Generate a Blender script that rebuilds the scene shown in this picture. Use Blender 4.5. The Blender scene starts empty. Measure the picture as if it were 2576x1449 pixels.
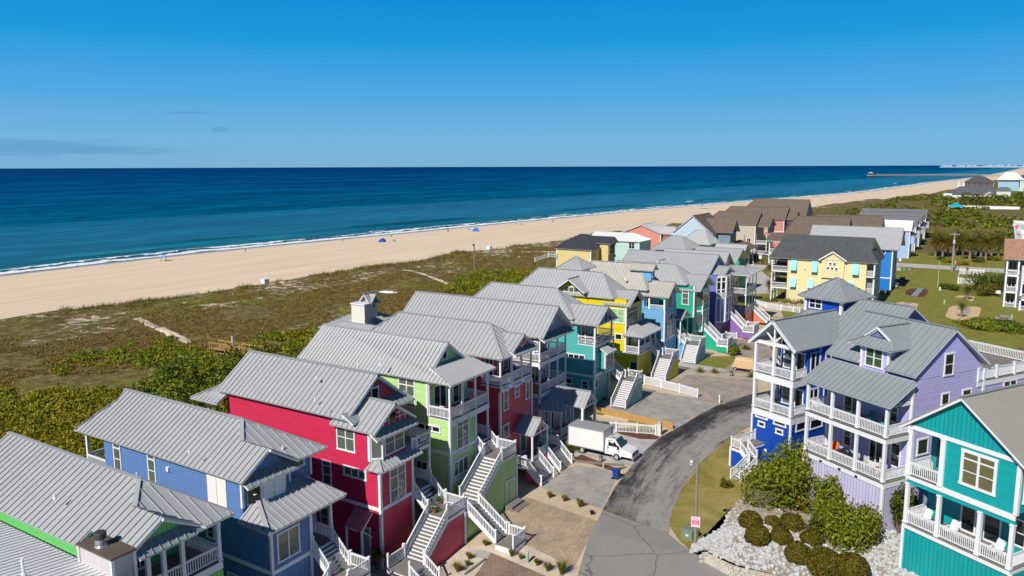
import bpy, bmesh, math, random
import numpy as np
from mathutils import Vector, Matrix
random.seed(7); RNG=np.random.default_rng(7)
SC=bpy.context.scene; COL=SC.collection
# ------------------------------------------------------------------ survey camera (turns a photo point on a known plane into metres)
F=2230.;PY0=813.;PX0=1500.;ROLL=0.0032;HC=32.0;AZ=math.radians(58.3);PIT=math.atan(325/2230.)
fw=(math.sin(AZ)*math.cos(PIT),math.cos(AZ)*math.cos(PIT),-math.sin(PIT))
_r=(math.cos(AZ),-math.sin(AZ),0.);_u=(math.sin(AZ)*math.sin(PIT),math.cos(AZ)*math.sin(PIT),math.cos(PIT))
_c,_s=math.cos(ROLL),math.sin(ROLL)
rt=tuple(_c*a-_s*b for a,b in zip(_r,_u)); upv=tuple(_s*a+_c*b for a,b in zip(_r,_u))
VW={'A':(2550,1200,450/1336),'B':(600,1288,400/1449),'C':(1050,1200,500/1485),'D':(2180,950,520/1507),'E':(0,1250,700/2316),'F':(1500,950,450/1630),'G':(0,1088,1000/2415),'H':(700,1000,1000/2106),'I':(950,780,800/2229),'J':(1500,650,800/2318),'K':(2150,600,850/2239),'L':(2500,450,500/2070),'M':(1600,600,700/2576),'N':(2500,750,500/2415),'O':(1400,1000,800/1685),'P':(2000,1000,1000/2106),'Q':(900,600,800/2576),'R':(0,700,1000/2415),'S':(2200,660,400/2229),'T':(2750,480,250/1647),'U':(2750,680,250/1294),'W':(2100,600,300/2174),'X':(1800,640,350/2536),'Y':(1950,900,300/1449),'B2':(2100,1300,600/1266),'Z':(0,0,1.)}
def ray(v,x,y):
    a,b,s=VW[v];x=(a+x*s-PX0)/F;y=-(b+y*s-PY0)/F
    return tuple(fw[i]+x*rt[i]+y*upv[i] for i in range(3))
def hz(x,y):            # street-side ground height
    return -0.9*min(1,max(0,(58-x)/10.))+min(1,max(0,(x-86.5)/2))*min(1,max(0,(165-x)/15))*min(.72,max(0,.06*(y-30)))
def gz(v,x,y,z=0):
    d=ray(v,x,y);t=(z-HC)/d[2];return Vector((d[0]*t,d[1]*t,z))
def gt(v,x,y,dz=0):
    p=gz(v,x,y,0)
    for _ in range(6): p=gz(v,x,y,hz(p.x,p.y)+dz)
    return p
def py(v,x,y,Y): d=ray(v,x,y);t=Y/d[1];return Vector((d[0]*t,Y,HC+d[2]*t))
def pxx(v,x,y,X): d=ray(v,x,y);t=X/d[0];return Vector((X,d[1]*t,HC+d[2]*t))
# ------------------------------------------------------------------ materials
MATS={}
def nodes(name):
    m=bpy.data.materials.new(name); m.use_nodes=True
    return m,m.node_tree.nodes,m.node_tree.links,m.node_tree.nodes['Principled BSDF']
def mk(n,t,**k):
    q=n.new(t)
    for a,b in k.items(): setattr(q,a,b)
    return q
def setin(nd,**k):
    for a,b in k.items(): nd.inputs[a].default_value=b
def c4(c,f=1.): return (c[0]*f,c[1]*f,c[2]*f,1)
def plain(name,col,rough=.5,metal=0.,var=.12,scale=1.5,bump=0.,bscale=20,spec=.5):
    if name in MATS: return MATS[name]
    m,n,l,p=nodes(name); setin(p,Roughness=rough,Metallic=metal); p.inputs['Specular IOR Level'].default_value=spec
    tc=mk(n,'ShaderNodeTexCoord'); no=mk(n,'ShaderNodeTexNoise'); setin(no,Scale=scale,Detail=5.,Roughness=.65)
    l.new(tc.outputs['Object'],no.inputs['Vector'])
    mx=mk(n,'ShaderNodeMix',data_type='RGBA'); mx.inputs[6].default_value=c4(col,1-var); mx.inputs[7].default_value=c4(col,1+var)
    l.new(no.outputs['Fac'],mx.inputs[0]); l.new(mx.outputs[2],p.inputs['Base Color'])
    if bump:
        nb=mk(n,'ShaderNodeTexNoise'); setin(nb,Scale=bscale,Detail=4.); l.new(tc.outputs['Object'],nb.inputs['Vector'])
        b=mk(n,'ShaderNodeBump'); setin(b,Strength=bump,Distance=.05); l.new(nb.outputs['Fac'],b.inputs['Height']); l.new(b.outputs[0],p.inputs['Normal'])
    MATS[name]=m; return m
def math_(n,l,op,a,b=None,c=None):
    q=mk(n,'ShaderNodeMath',operation=op)
    for i,v in enumerate((a,b,c)):
        if v is None: continue
        if isinstance(v,(int,float)): q.inputs[i].default_value=v
        else: l.new(v,q.inputs[i])
    return q.outputs[0]
def siding(name,col,mode='lap',pitch=.19,rough=.45):
    """painted boards: 'lap' = horizontal clapboard, 'batten' = vertical boards"""
    key='siding_'+name+'_'+mode
    if key in MATS: return MATS[key]
    m,n,l,p=nodes(key); setin(p,Roughness=rough)
    tc=mk(n,'ShaderNodeTexCoord'); sx=mk(n,'ShaderNodeSeparateXYZ'); l.new(tc.outputs['Object'],sx.inputs[0])
    co=sx.outputs[2] if mode=='lap' else math_(n,l,'ADD',sx.outputs[0],sx.outputs[1])
    if mode!='lap': pitch=.32
    fr=math_(n,l,'FRACT',math_(n,l,'MULTIPLY',co,1/pitch))
    idn=math_(n,l,'FLOOR',math_(n,l,'MULTIPLY',co,1/pitch))
    wn=mk(n,'ShaderNodeTexWhiteNoise',noise_dimensions='1D'); l.new(idn,wn.inputs['W'])
    no=mk(n,'ShaderNodeTexNoise'); setin(no,Scale=.9,Detail=6.,Roughness=.7); l.new(tc.outputs['Object'],no.inputs['Vector'])
    no2=mk(n,'ShaderNodeTexNoise'); setin(no2,Scale=1.,Detail=4.,Roughness=.7); mpv=mk(n,'ShaderNodeMapping'); mpv.inputs['Scale'].default_value=(3.,3.,.22); l.new(tc.outputs['Object'],mpv.inputs[0]); l.new(mpv.outputs[0],no2.inputs['Vector'])
    f=math_(n,l,'ADD',math_(n,l,'MULTIPLY',no.outputs['Fac'],.55),math_(n,l,'ADD',math_(n,l,'MULTIPLY',wn.outputs[0],.25),math_(n,l,'MULTIPLY',no2.outputs['Fac'],.2)))
    mx=mk(n,'ShaderNodeMix',data_type='RGBA'); mx.inputs[6].default_value=c4(col,.76); mx.inputs[7].default_value=c4(col,1.14)
    l.new(f,mx.inputs[0])
    gap=math_(n,l,'LESS_THAN',fr,.12 if mode=='lap' else .13)     # board joint, with the shade of its groove put into the colour
    m2=mk(n,'ShaderNodeMix',data_type='RGBA'); m2.inputs[7].default_value=c4(col,.55)
    l.new(gap,m2.inputs[0]); l.new(mx.outputs[2],m2.inputs[6]); l.new(m2.outputs[2],p.inputs['Base Color'])
    b=mk(n,'ShaderNodeBump'); setin(b,Strength=.7,Distance=.03)
    if mode=='lap': l.new(math_(n,l,'SUBTRACT',1.,fr),b.inputs['Height'])
    else: l.new(math_(n,l,'LESS_THAN',fr,.2),b.inputs['Height'])
    l.new(b.outputs[0],p.inputs['Normal']); MATS[key]=m; return m
def roofmat(name,col,metal=.35,rough=.38,var=.08):
    if name in MATS: return MATS[name]
    m,n,l,p=nodes(name); setin(p,Roughness=rough,Metallic=metal); p.inputs['Specular IOR Level'].default_value=.3
    tc=mk(n,'ShaderNodeTexCoord'); no=mk(n,'ShaderNodeTexNoise'); setin(no,Scale=.55,Detail=7.,Roughness=.65); l.new(tc.outputs['Object'],no.inputs['Vector'])
    no2=mk(n,'ShaderNodeTexNoise'); setin(no2,Scale=14.,Detail=2.); l.new(tc.outputs['Object'],no2.inputs['Vector'])
    f=math_(n,l,'ADD',math_(n,l,'MULTIPLY',no.outputs['Fac'],.75),math_(n,l,'MULTIPLY',no2.outputs['Fac'],.25))
    mx=mk(n,'ShaderNodeMix',data_type='RGBA'); mx.inputs[6].default_value=c4(col,1-var*2); mx.inputs[7].default_value=c4(col,1+var*2)
    l.new(f,mx.inputs[0]); l.new(mx.outputs[2],p.inputs['Base Color'])
    rr=mk(n,'ShaderNodeMapRange'); setin(rr,**{'To Min':rough-.08,'To Max':rough+.14}); l.new(no.outputs['Fac'],rr.inputs[0]); l.new(rr.outputs[0],p.inputs['Roughness'])
    b=mk(n,'ShaderNodeBump'); setin(b,Strength=.12,Distance=.02); l.new(no2.outputs['Fac'],b.inputs['Height']); l.new(b.outputs[0],p.inputs['Normal'])
    MATS[name]=m; return m
def shingle(name,col):
    if name in MATS: return MATS[name]
    m,n,l,p=nodes(name); setin(p,Roughness=.9)
    tc=mk(n,'ShaderNodeTexCoord'); vo=mk(n,'ShaderNodeTexVoronoi'); setin(vo,Scale=3.5); l.new(tc.outputs['Object'],vo.inputs['Vector'])
    no=mk(n,'ShaderNodeTexNoise'); setin(no,Scale=2.,Detail=8.,Roughness=.8); l.new(tc.outputs['Object'],no.inputs['Vector'])
    hs=mk(n,'ShaderNodeSeparateColor'); l.new(vo.outputs['Color'],hs.inputs[0])
    f=math_(n,l,'ADD',math_(n,l,'MULTIPLY',hs.outputs[0],.5),math_(n,l,'MULTIPLY',no.outputs['Fac'],.5))
    mx=mk(n,'ShaderNodeMix',data_type='RGBA'); mx.inputs[6].default_value=c4(col,.55); mx.inputs[7].default_value=c4(col,1.5)
    l.new(f,mx.inputs[0]); l.new(mx.outputs[2],p.inputs['Base Color'])
    b=mk(n,'ShaderNodeBump'); setin(b,Strength=.4,Distance=.03); l.new(f,b.inputs['Height']); l.new(b.outputs[0],p.inputs['Normal'])
    MATS[name]=m; return m
WHITE=plain('white_trim',(.76,.77,.78),.4,var=.05,scale=2.5)
CREAM=plain('cream_trim',(.66,.62,.55),.5,var=.06)
GREY=roofmat('grey_metal_roof',(.355,.362,.365),metal=.0,rough=.45)
PALE=roofmat('pale_metal_roof',(.415,.42,.415),metal=.0)
SLATE=roofmat('slate_metal_roof',(.245,.272,.278),metal=.0)
STAIN=roofmat('stained_metal_roof',(.42,.40,.345),metal=.0,var=.15)
WROOF=roofmat('white_metal_roof',(.70,.70,.70),metal=.0)
DROOF=roofmat('dark_metal_roof',(.075,.08,.095))
BROWNSH=shingle('brown_shingle',(.135,.10,.075)); CHAR=shingle('charcoal_shingle',(.065,.07,.07)); TANSH=shingle('tan_shingle',(.30,.17,.10)); GREYSH=shingle('grey_shingle',(.13,.135,.145))
GLASS=plain('window_glass',(.012,.016,.02),.04,var=.3,scale=.4,spec=1.)
BLIND=plain('glass_with_blinds',(.10,.125,.105),.12,var=.25,scale=.5,spec=.8)
LBLIND=plain('glass_with_pale_blinds',(.105,.135,.115),.08,var=.5,scale=.8,spec=1.)
DECK=plain('weathered_deck_boards',(.185,.165,.145),.8,var=.2,scale=3)
DKDECK=plain('dark_deck_edge',(.07,.05,.045),.7)
SHUT=plain('white_storm_shutter',(.78,.77,.75),.35,var=.04)
DARK=plain('dark_interior',(.02,.02,.022),.8)
BLACK=plain('black_plastic',(.015,.015,.016),.45)
# ------------------------------------------------------------------ mesh builder
class B:
    def __init__(s): s.v=[];s.f=[]
    def face(s,pts):
        i=len(s.v); s.v+= [tuple(p) for p in pts]; s.f.append(tuple(range(i,i+len(pts)))); return s
    def box(s,x0,x1,y0,y1,z0,z1):
        if x0>x1:x0,x1=x1,x0
        if y0>y1:y0,y1=y1,y0
        if z0>z1:z0,z1=z1,z0
        i=len(s.v)
        s.v+=[(x0,y0,z0),(x1,y0,z0),(x1,y1,z0),(x0,y1,z0),(x0,y0,z1),(x1,y0,z1),(x1,y1,z1),(x0,y1,z1)]
        s.f+=[(i,i+3,i+2,i+1),(i+4,i+5,i+6,i+7),(i,i+1,i+5,i+4),(i+1,i+2,i+6,i+5),(i+2,i+3,i+7,i+6),(i+3,i,i+4,i+7)]; return s
    def prism(s,poly,vec):
        i=len(s.v);k=len(poly);vec=Vector(vec)
        a=[Vector(p) for p in poly]; nrm=Vector((0,0,0))
        for j in range(k): nrm+=a[j].cross(a[(j+1)%k])
        if nrm.dot(vec)>0: a=a[::-1]
        s.v+=[tuple(p) for p in a]+[tuple(p+vec) for p in a]
        s.f.append(tuple(range(i,i+k))); s.f.append(tuple(range(i+2*k-1,i+k-1,-1)))
        for j in range(k): s.f.append((i+j,i+k+j,i+k+(j+1)%k,i+(j+1)%k))
        return s
    def bar(s,p,q,w,h,up=(0,0,1)):
        p=Vector(p);q=Vector(q);d=q-p
        if d.length<1e-6: return s
        d.normalize();upw=Vector(up)
        if abs(d.dot(upw))>.98: upw=Vector((1,0,0))
        sd=d.cross(upw).normalized()*(w/2);uu=sd.cross(d).normalized()*(h/2)
        i=len(s.v)
        for o in (p,q): s.v+=[tuple(o-sd-uu),tuple(o+sd-uu),tuple(o+sd+uu),tuple(o-sd+uu)]
        s.f+=[(i,i+1,i+2,i+3),(i+7,i+6,i+5,i+4),(i,i+4,i+5,i+1),(i+1,i+5,i+6,i+2),(i+2,i+6,i+7,i+3),(i+3,i+7,i+4,i)]; return s
    def tube(s,pts,rad,n=8,cap=True):
        pts=[Vector(p) for p in pts]; r=rad if isinstance(rad,(list,tuple)) else [rad]*len(pts); i=len(s.v)
        for k,p in enumerate(pts):
            d=(pts[min(k+1,len(pts)-1)]-pts[max(k-1,0)]).normalized()
            a=d.cross(Vector((0,0,1)) if abs(d.z)<.9 else Vector((1,0,0))).normalized();b=d.cross(a)
            for j in range(n):
                t=2*math.pi*j/n; s.v.append(tuple(p+a*(r[k]*math.cos(t))+b*(r[k]*math.sin(t))))
        for k in range(len(pts)-1):
            for j in range(n):
                s.f.append((i+k*n+j,i+k*n+(j+1)%n,i+(k+1)*n+(j+1)%n,i+(k+1)*n+j))
        if cap:
            s.f.append(tuple(i+j for j in range(n))[::-1]); s.f.append(tuple(i+(len(pts)-1)*n+j for j in range(n)))
        return s
    def lathe(s,c,prof,n=12):   # prof [(r,z)]
        i=len(s.v)
        for r,z in prof:
            for j in range(n):
                t=2*math.pi*j/n; s.v.append((c[0]+r*math.cos(t),c[1]+r*math.sin(t),c[2]+z))
        for k in range(len(prof)-1):
            for j in range(n): s.f.append((i+k*n+j,i+k*n+(j+1)%n,i+(k+1)*n+(j+1)%n,i+(k+1)*n+j))
        s.f.append(tuple(i+j for j in range(n))[::-1]); s.f.append(tuple(i+(len(prof)-1)*n+j for j in range(n))); return s
    def ball(s,c,r,n=8,m=6):
        rz=r if isinstance(r,(int,float)) else r[2]; rx=r if isinstance(r,(int,float)) else r[0]; ry=r if isinstance(r,(int,float)) else r[1]
        i=len(s.v)
        for k in range(m+1):
            th=math.pi*k/m
            for j in range(n):
                t=2*math.pi*j/n; s.v.append((c[0]+rx*max(.02,math.sin(th))*math.cos(t),c[1]+ry*max(.02,math.sin(th))*math.sin(t),c[2]-rz*math.cos(th)))
        for k in range(m):
            for j in range(n): s.f.append((i+k*n+j,i+k*n+(j+1)%n,i+(k+1)*n+(j+1)%n,i+(k+1)*n+j))
        return s
def mesh(name,b,mat,parent=None,off=(0,0,0),smooth=False):
    me=bpy.data.meshes.new(name); o=Vector(off)
    me.from_pydata([(v[0]-o.x,v[1]-o.y,v[2]-o.z) for v in b.v],[],b.f); me.materials.append(mat)
    if smooth: me.polygons.foreach_set('use_smooth',[True]*len(me.polygons))
    me.update(); ob=bpy.data.objects.new(name,me); COL.objects.link(ob)
    if parent: ob.parent=parent
    return ob
def tag(o,label,cat,group=None,kind=None):
    if label: o['label']=label
    if cat: o['category']=cat
    if group: o['group']=group
    if kind: o['kind']=kind
    return o
def struct(o,kind='structure'): o['kind']=kind; return o
def dup(root,loc,rz=None,label=None,group=None,scale=None):
    r=root.copy(); COL.objects.link(r); r.location=loc
    if rz is not None: r.rotation_euler=(0,0,rz)
    if scale: r.scale=(scale,)*3
    if label: r['label']=label
    if group: r['group']=group
    for ch in root.children:
        c=ch.copy(); COL.objects.link(c); c.parent=r
        for g in ch.children:
            d=g.copy(); COL.objects.link(d); d.parent=c
    return r
class Thing:
    """an Empty at the thing's base; parts are built in 'build' coordinates = world minus offset, or the local frame"""
    def __init__(s,name,label,cat,loc=(0,0,0),az=None,group=None,world=True):
        e=bpy.data.objects.new(name,None); COL.objects.link(e); s.e=e; e.location=loc; e.empty_display_size=.3
        s.seen=set(); s.rz=0 if az is None else math.pi/2-math.radians(az); e.rotation_euler=(0,0,s.rz)
        s.off=Vector(loc) if (world and az is None) else Vector((0,0,0)); s.loc=Vector(loc)
        tag(e,label,cat,group)
    def part(s,name,b,mat,parent=None,label=None,smooth=False):
        o=mesh(name,b,mat,parent or s.e,s.off,smooth)
        if label: o['label']=label
        return o
    def hit(s,ax,val,v,x,y):     # pixel on a plane of this thing's build frame
        d=Vector(ray(v,x,y)); o=Vector((0,0,HC))
        if s.off.length==0:
            R=Matrix.Rotation(-s.rz,3,'Z'); o=R@(o-s.loc); d=R@d
        i='xyz'.index(ax); t=(val-o[i])/d[i]; return o+d*t
# ------------------------------------------------------------------ house kit
def _key(p): return (round(p[0],2),round(p[1],2),round(p[2],2))
def roof(T,polys,mat=GREY,sp=.55,th=.05,trim=WHITE,under=.14,name='roof',cap=True,parent=None,trimpart=True):
    """polys: planar outlines, first edge = eave; standing seams run up the slope"""
    b=B(); w=B(); edges={}
    for poly in polys:
        P=[Vector(p) for p in poly]; n=Vector((0,0,0))
        for j in range(len(P)): n+=P[j].cross(P[(j+1)%len(P)])
        n.normalize(); 
        if n.z<0: n=-n
        b.prism(P,-n*th)
        w.prism([p-n*(th+.004) for p in P],-n*under)
        if sp:
            e=(P[1]-P[0]).normalized(); s=n.cross(e); 
            if s.z<0: s=-s
            q=[((p-P[0]).dot(e),(p-P[0]).dot(s)) for p in P]
            a0=min(t[0] for t in q);a1=max(t[0] for t in q)
            k=max(1,int((a1-a0)/sp)); st=(a1-a0)/k
            for i in range(k):
                t=a0+st*(i+.5); hit=[]
                for j in range(len(q)):
                    (xa,ya),(xb,yb)=q[j],q[(j+1)%len(q)]
                    if (xa-t)*(xb-t)<0: hit.append(ya+(yb-ya)*(t-xa)/(xb-xa))
                if len(hit)>=2:
                    lo,hi=min(hit),max(hit)
                    if hi-lo>.15: b.bar(P[0]+e*t+s*(lo+.01)+n*.035,P[0]+e*t+s*(hi-.02)+n*.035,.034,.085,up=n)
        for j in range(1,len(P)):
            a,c=_key(P[j]),_key(P[(j+1)%len(P)]); edges.setdefault(tuple(sorted((a,c))),[]).append(n)
    if cap:
        for (a,c),ns in edges.items():
            if len(ns)>=2 and (ns[0]-ns[1]).length>.05:
                up=(ns[0]+ns[1]).normalized(); b.bar(Vector(a)+up*.05,Vector(c)+up*.05,.3,.05,up=up)
    o=T.part(name,b,mat,parent)
    if trimpart: T.part('roof_trim',w,trim,o if parent is None else parent)
    return o
def gable(x0,x1,y0,y1,ze,zr,ax='y',c=None):
    if ax=='y':
        c=(x0+x1)/2 if c is None else c
        return [[(x0,y1,ze),(x0,y0,ze),(c,y0,zr),(c,y1,zr)],[(x1,y0,ze),(x1,y1,ze),(c,y1,zr),(c,y0,zr)]]
    c=(y0+y1)/2 if c is None else c
    return [[(x0,y0,ze),(x1,y0,ze),(x1,c,zr),(x0,c,zr)],[(x1,y1,ze),(x0,y1,ze),(x0,c,zr),(x1,c,zr)]]
def hip(x0,x1,y0,y1,ze,zr,ax='y',h0=None,h1=None,c=None):
    """h0/h1 = hip run at low/high end (0 = plain gable end)"""
    if ax=='y':
        c=(x0+x1)/2 if c is None else c; ra,rb=(c,y0+h0,zr),(c,y1-h1,zr)
        r=[[(x0,y1,ze),(x0,y0,ze),ra,rb],[(x1,y0,ze),(x1,y1,ze),rb,ra]]
        if h0: r.append([(x0,y0,ze),(x1,y0,ze),ra])
        if h1: r.append([(x1,y1,ze),(x0,y1,ze),rb])
        return r
    c=(y0+y1)/2 if c is None else c; ra,rb=(x0+h0,c,zr),(x1-h1,c,zr)
    r=[[(x0,y0,ze),(x1,y0,ze),rb,ra],[(x1,y1,ze),(x0,y1,ze),ra,rb]]
    if h0: r.append([(x0,y1,ze),(x0,y0,ze),ra])
    if h1: r.append([(x1,y0,ze),(x1,y1,ze),rb])
    return r
def pyramid(x0,x1,y0,y1,ze,zr):
    a=((x0+x1)/2,(y0+y1)/2,zr)
    return [[(x0,y1,ze),(x0,y0,ze),a],[(x0,y0,ze),(x1,y0,ze),a],[(x1,y0,ze),(x1,y1,ze),a],[(x1,y1,ze),(x0,y1,ze),a]]
def shed(e0,e1,t1,t0): return [[e0,e1,t1,t0]]
def ab(b,ax,v0,v1,a0,a1,z0,z1):
    if ax=='x': b.box(v0,v1,a0,a1,z0,z1)
    else: b.box(a0,a1,v0,v1,z0,z1)
def window(T,ax,val,sg,a0,a1,z0,z1,cols=1,sash=True,transom=0,glass=None,name='window',frame=WHITE,fw_=.12,label=None,parent=None,grid=0):
    if a0>a1:a0,a1=a1,a0
    if z0>z1:z0,z1=z1,z0
    glass=glass or GLASS
    b=B();g=B(); o=val+sg*.07; f=fw_
    ab(b,ax,val-sg*.03,o,a0,a0+f,z0,z1); ab(b,ax,val-sg*.03,o,a1-f,a1,z0,z1)
    ab(b,ax,val-sg*.03,o+sg*.012,a0-.03,a1+.03,z1-f,z1+.02); ab(b,ax,val-sg*.03,o+sg*.03,a0-.04,a1+.04,z0-.03,z0+f*.8)
    W=(a1-a0-2*f); m=f*.8 if cols>1 else 0; cw=(W-m*(cols-1))/cols
    for i in range(cols):
        c0=a0+f+i*(cw+m); c1=c0+cw
        if i<cols-1: ab(b,ax,val-sg*.03,o-sg*.004,c1,c1+m,z0+f*.8,z1-f)
        ab(g,ax,val-sg*.02,val+sg*.02,c0,c1,z0+f*.8,z1-f)
        zt=z1-f
        if transom:
            zt=z0+(z1-z0)*(1-transom); ab(b,ax,val+sg*.0,o-sg*.008,c0,c1,zt-.05,zt+.05)
        if sash:
            zm=(z0+f*.8+zt)/2; ab(b,ax,val+sg*.0,o-sg*.02,c0,c1,zm-.03,zm+.03)
        for k in range(grid):
            q=c0+cw*(k+1)/(grid+1); ab(b,ax,val,o-sg*.03,q-.015,q+.015,z0+f,z1-f)
    w=T.part(name,b,frame,parent,label); T.part('pane',g,glass,w); return w
def winpx(T,ax,val,sg,v,x1,y1,x2,y2,**k):
    p=T.hit(ax,val,v,x1,y1)-T.off; q=T.hit(ax,val,v,x2,y2)-T.off
    p+=T.off;q+=T.off
    i=1 if ax=='x' else 0
    return window(T,ax,val,sg,p[i],q[i],p[2],q[2],**k)
def door(T,ax,val,sg,a0,a1,z0,z1,cols=2,name='glass_door',glass=None):
    return window(T,ax,val,sg,a0,a1,z0,z1,cols=cols,sash=False,name=name,fw_=.13,glass=glass)
def railing(T,segs,h=1.0,sp=.15,bw=.05,post=.13,ball=False,name='railing',mat=WHITE,parent=None,deco=None,ends=True,top=.09):
    """segs: list of (p,q) 3-D floor lines; one mesh per call"""
    seen=T.seen; last=None
    for p,q in segs:
        b=B(); p=Vector(p);q=Vector(q);d=q-p;L=Vector((d.x,d.y,0)).length
        Z=Vector((0,0,1))
        b.bar(p+Z*h,q+Z*h,top,.06); b.bar(p+Z*(h-.09),q+Z*(h-.09),.045,.06); b.bar(p+Z*.13,q+Z*.13,.06,.07)
        k=max(1,int(L/sp))
        if deco=='x':
            n_=max(1,int(L/.9))
            for i in range(n_):
                a=p+d*(i/n_);c=p+d*((i+1)/n_)
                b.bar(a+Z*.13,c+Z*(h-.1),.04,.05); b.bar(a+Z*(h-.1),c+Z*.13,.04,.05); m=(a+c)/2; b.bar(m+Z*.13,m+Z*(h-.1),.04,.04); b.bar(a+Z*h*.52,c+Z*h*.52,.04,.05)
        else:
            for i in range(k):
                m=p+d*((i+.5)/k); b.bar(m+Z*.14,m+Z*(h-.07),bw,bw,up=(d.x,d.y,0) if L>0 else (1,0,0))
        if post:
            for e in (p,q):
                kk=(round(e.x,1),round(e.y,1),round(e.z,1))
                if kk in seen: continue
                seen.add(kk); w=post/2
                b.box(e.x-w,e.x+w,e.y-w,e.y+w,e.z-.05,e.z+h+.14); b.box(e.x-w-.03,e.x+w+.03,e.y-w-.03,e.y+w+.03,e.z+h+.14,e.z+h+.19)
                if ball: b.ball((e.x,e.y,e.z+h+.27),.09)
        last=T.part(name,b,mat,parent)
    return last
def stair(T,p,q,w,n,rails=(1,1),ball=False,tread=DECK,name='stair',landing_post=True,skirt=None,deco=None,h=.95):
    """p,q: top and bottom corner (left edge); w: horizontal width vector"""
    p=Vector(p);q=Vector(q);w=Vector(w); d=Vector((q.x-p.x,q.y-p.y,0)); L=d.length; d.normalize(); dz=(p.z-q.z)/n; run=L/n
    b=B(); r=B()
    for i in range(n):
        z=p.z-dz*(i+1); a=p+d*(run*i); a.z=z; c=a+d*(run+.03)
        if i<n: b.prism([a,c,c+w,a+w],(0,0,-.045)); e=a+d*.012; r.prism([e+Vector((0,0,.002)),e+w+Vector((0,0,.002)),e+w+Vector((0,0,dz-.047)),e+Vector((0,0,dz-.047))],d*-.02)
    o=T.part(name,b,tread); T.part('riser',r,WHITE,o)
    wn=w.normalized()*.04
    for base in (p-wn,p+w+wn):
        s=B(); e=Vector((base.x,base.y,0))+d*L; e.z=q.z
        s.bar(base+Vector((0,0,-.12)),e+Vector((0,0,-.02)),.05,.34); T.part('stringer',s,WHITE,o)
    segs=[]
    if rails[0]: segs.append((p,q))
    if rails[1]: segs.append((p+w,q+w))
    if segs: railing(T,segs,h=h,ball=ball,deco=deco,sp=.16)
    return o
def columns(T,pts,z0,z1,w=.17,name='column',mat=WHITE):
    for x,y in pts:
        b=B(); b.box(x-w/2,x+w/2,y-w/2,y+w/2,z0,z1); b.box(x-w/2-.035,x+w/2+.035,y-w/2-.035,y+w/2+.035,z0,z0+.16); b.box(x-w/2-.035,x+w/2+.035,y-w/2-.035,y+w/2+.035,z1-.12,z1-.003)
        T.part(name,b,mat)
def boxes(T,name,mat,*bs,parent=None,label=None):
    o=None
    for q in bs:
        b=B(); b.box(*q); o=T.part(name,b,mat,parent,label)
    return o
def corners(T,pts,z0,z1,w=.2,name='corner_trim'):
    for x,y in pts:
        b=B(); b.box(x-w/2,x+w/2,y-w/2,y+w/2,z0,z1); o=T.part(name,b,WHITE)
    return o
def tri_wall(T,pts,vec,mat,name='gable_wall'):
    b=B(); b.prism(pts,vec); return T.part(name,b,mat)
def band(T,x0,x1,y0,y1,z,h=.3,o=.04,name='band_trim',mat=WHITE):
    b=B(); t=.1
    b.box(x0-o,x1+o,y0-o,y0+t,z,z+h); b.box(x0-o,x1+o,y1-t,y1+o,z,z+h); b.box(x0-o,x0+t,y0+t,y1-t,z,z+h); b.box(x1-t,x1+o,y0+t,y1-t,z,z+h)
    return T.part(name,b,mat)
def porch_deck(T,x0,x1,y0,y1,z,skirt=.32,name='porch_floor'):
    o=boxes(T,name,DECK,(x0,x1,y0,y1,z-.06,z)); b=B(); b.box(x0+.03,x1-.03,y0+.03,y1-.03,z-.06-skirt,z-.064); T.part('skirt_board',b,WHITE,o); return o
def vent(T,p,h=.35,r=.05):
    b=B(); b.lathe(p,[(r*1.8,-.1),(r*1.6,.02),(r,.05),(r,h),(r*.9,h)],8); T.part('vent_pipe',b,WHITE)
def lamp(T,p,n):
    b=B(); b.box(p[0]-.06,p[0]+.06,p[1]-.06,p[1]+.06,p[2]-.14,p[2]+.14); b.ball(p,(.1,.1,.14),6,4); T.part('wall_lamp',b,BLACK)
# seats and tables used on porches
def adirondack(name,label,loc,rz,col,group=None):
    T=Thing(name,label,'chair',loc,group=group,world=False); T.e.rotation_euler=(0,0,rz)
    m=plain('chair_paint_%d'%int(col[0]*99+col[1]*999+col[2]*9999),col,.5)
    b=B(); 
    for i in range(6): b.box(-.3,.3,-.28+i*.1,-.20+i*.1,.34-i*.018,.37-i*.018)
    T.part('seat',b,m); b=B()
    for i in range(5):
        x=-.26+i*.13; hgt=1.0+.1*math.sin(math.pi*(i+.5)/5); b.bar((x,.24,.3),(x,.24+.32,hgt),.11,.03,up=(0,-1,0))
    T.part('backrest',b,m)
    for s in (-1,1):
        b=B(); b.box(s*.38-.07,s*.38+.07,-.4,.36,.55,.58); T.part('armrest',b,m)
        b=B(); b.box(s*.33-.03,s*.33+.03,-.36,-.27,0,.55); T.part('leg',b,m); b=B(); b.bar((s*.33,-.2,.33),(s*.33,.5,.03),.05,.1); T.part('leg',b,m)
    return T
def table(name,label,loc,col=(.75,.74,.7),r=.5,h=.72):
    T=Thing(name,label,'table',loc,world=False); m=plain('table_%s'%name,col,.5)
    b=B(); b.lathe((0,0,h-.04),[(r,0),(r,.04)],16); T.part('tabletop',b,m)
    for i in range(4):
        a=math.pi/4+i*math.pi/2; b=B(); b.tube([(math.cos(a)*r*.5,math.sin(a)*r*.5,h-.04),(math.cos(a)*r*.75,math.sin(a)*r*.75,0)],.03,6); T.part('leg',b,m)
    return T
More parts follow.
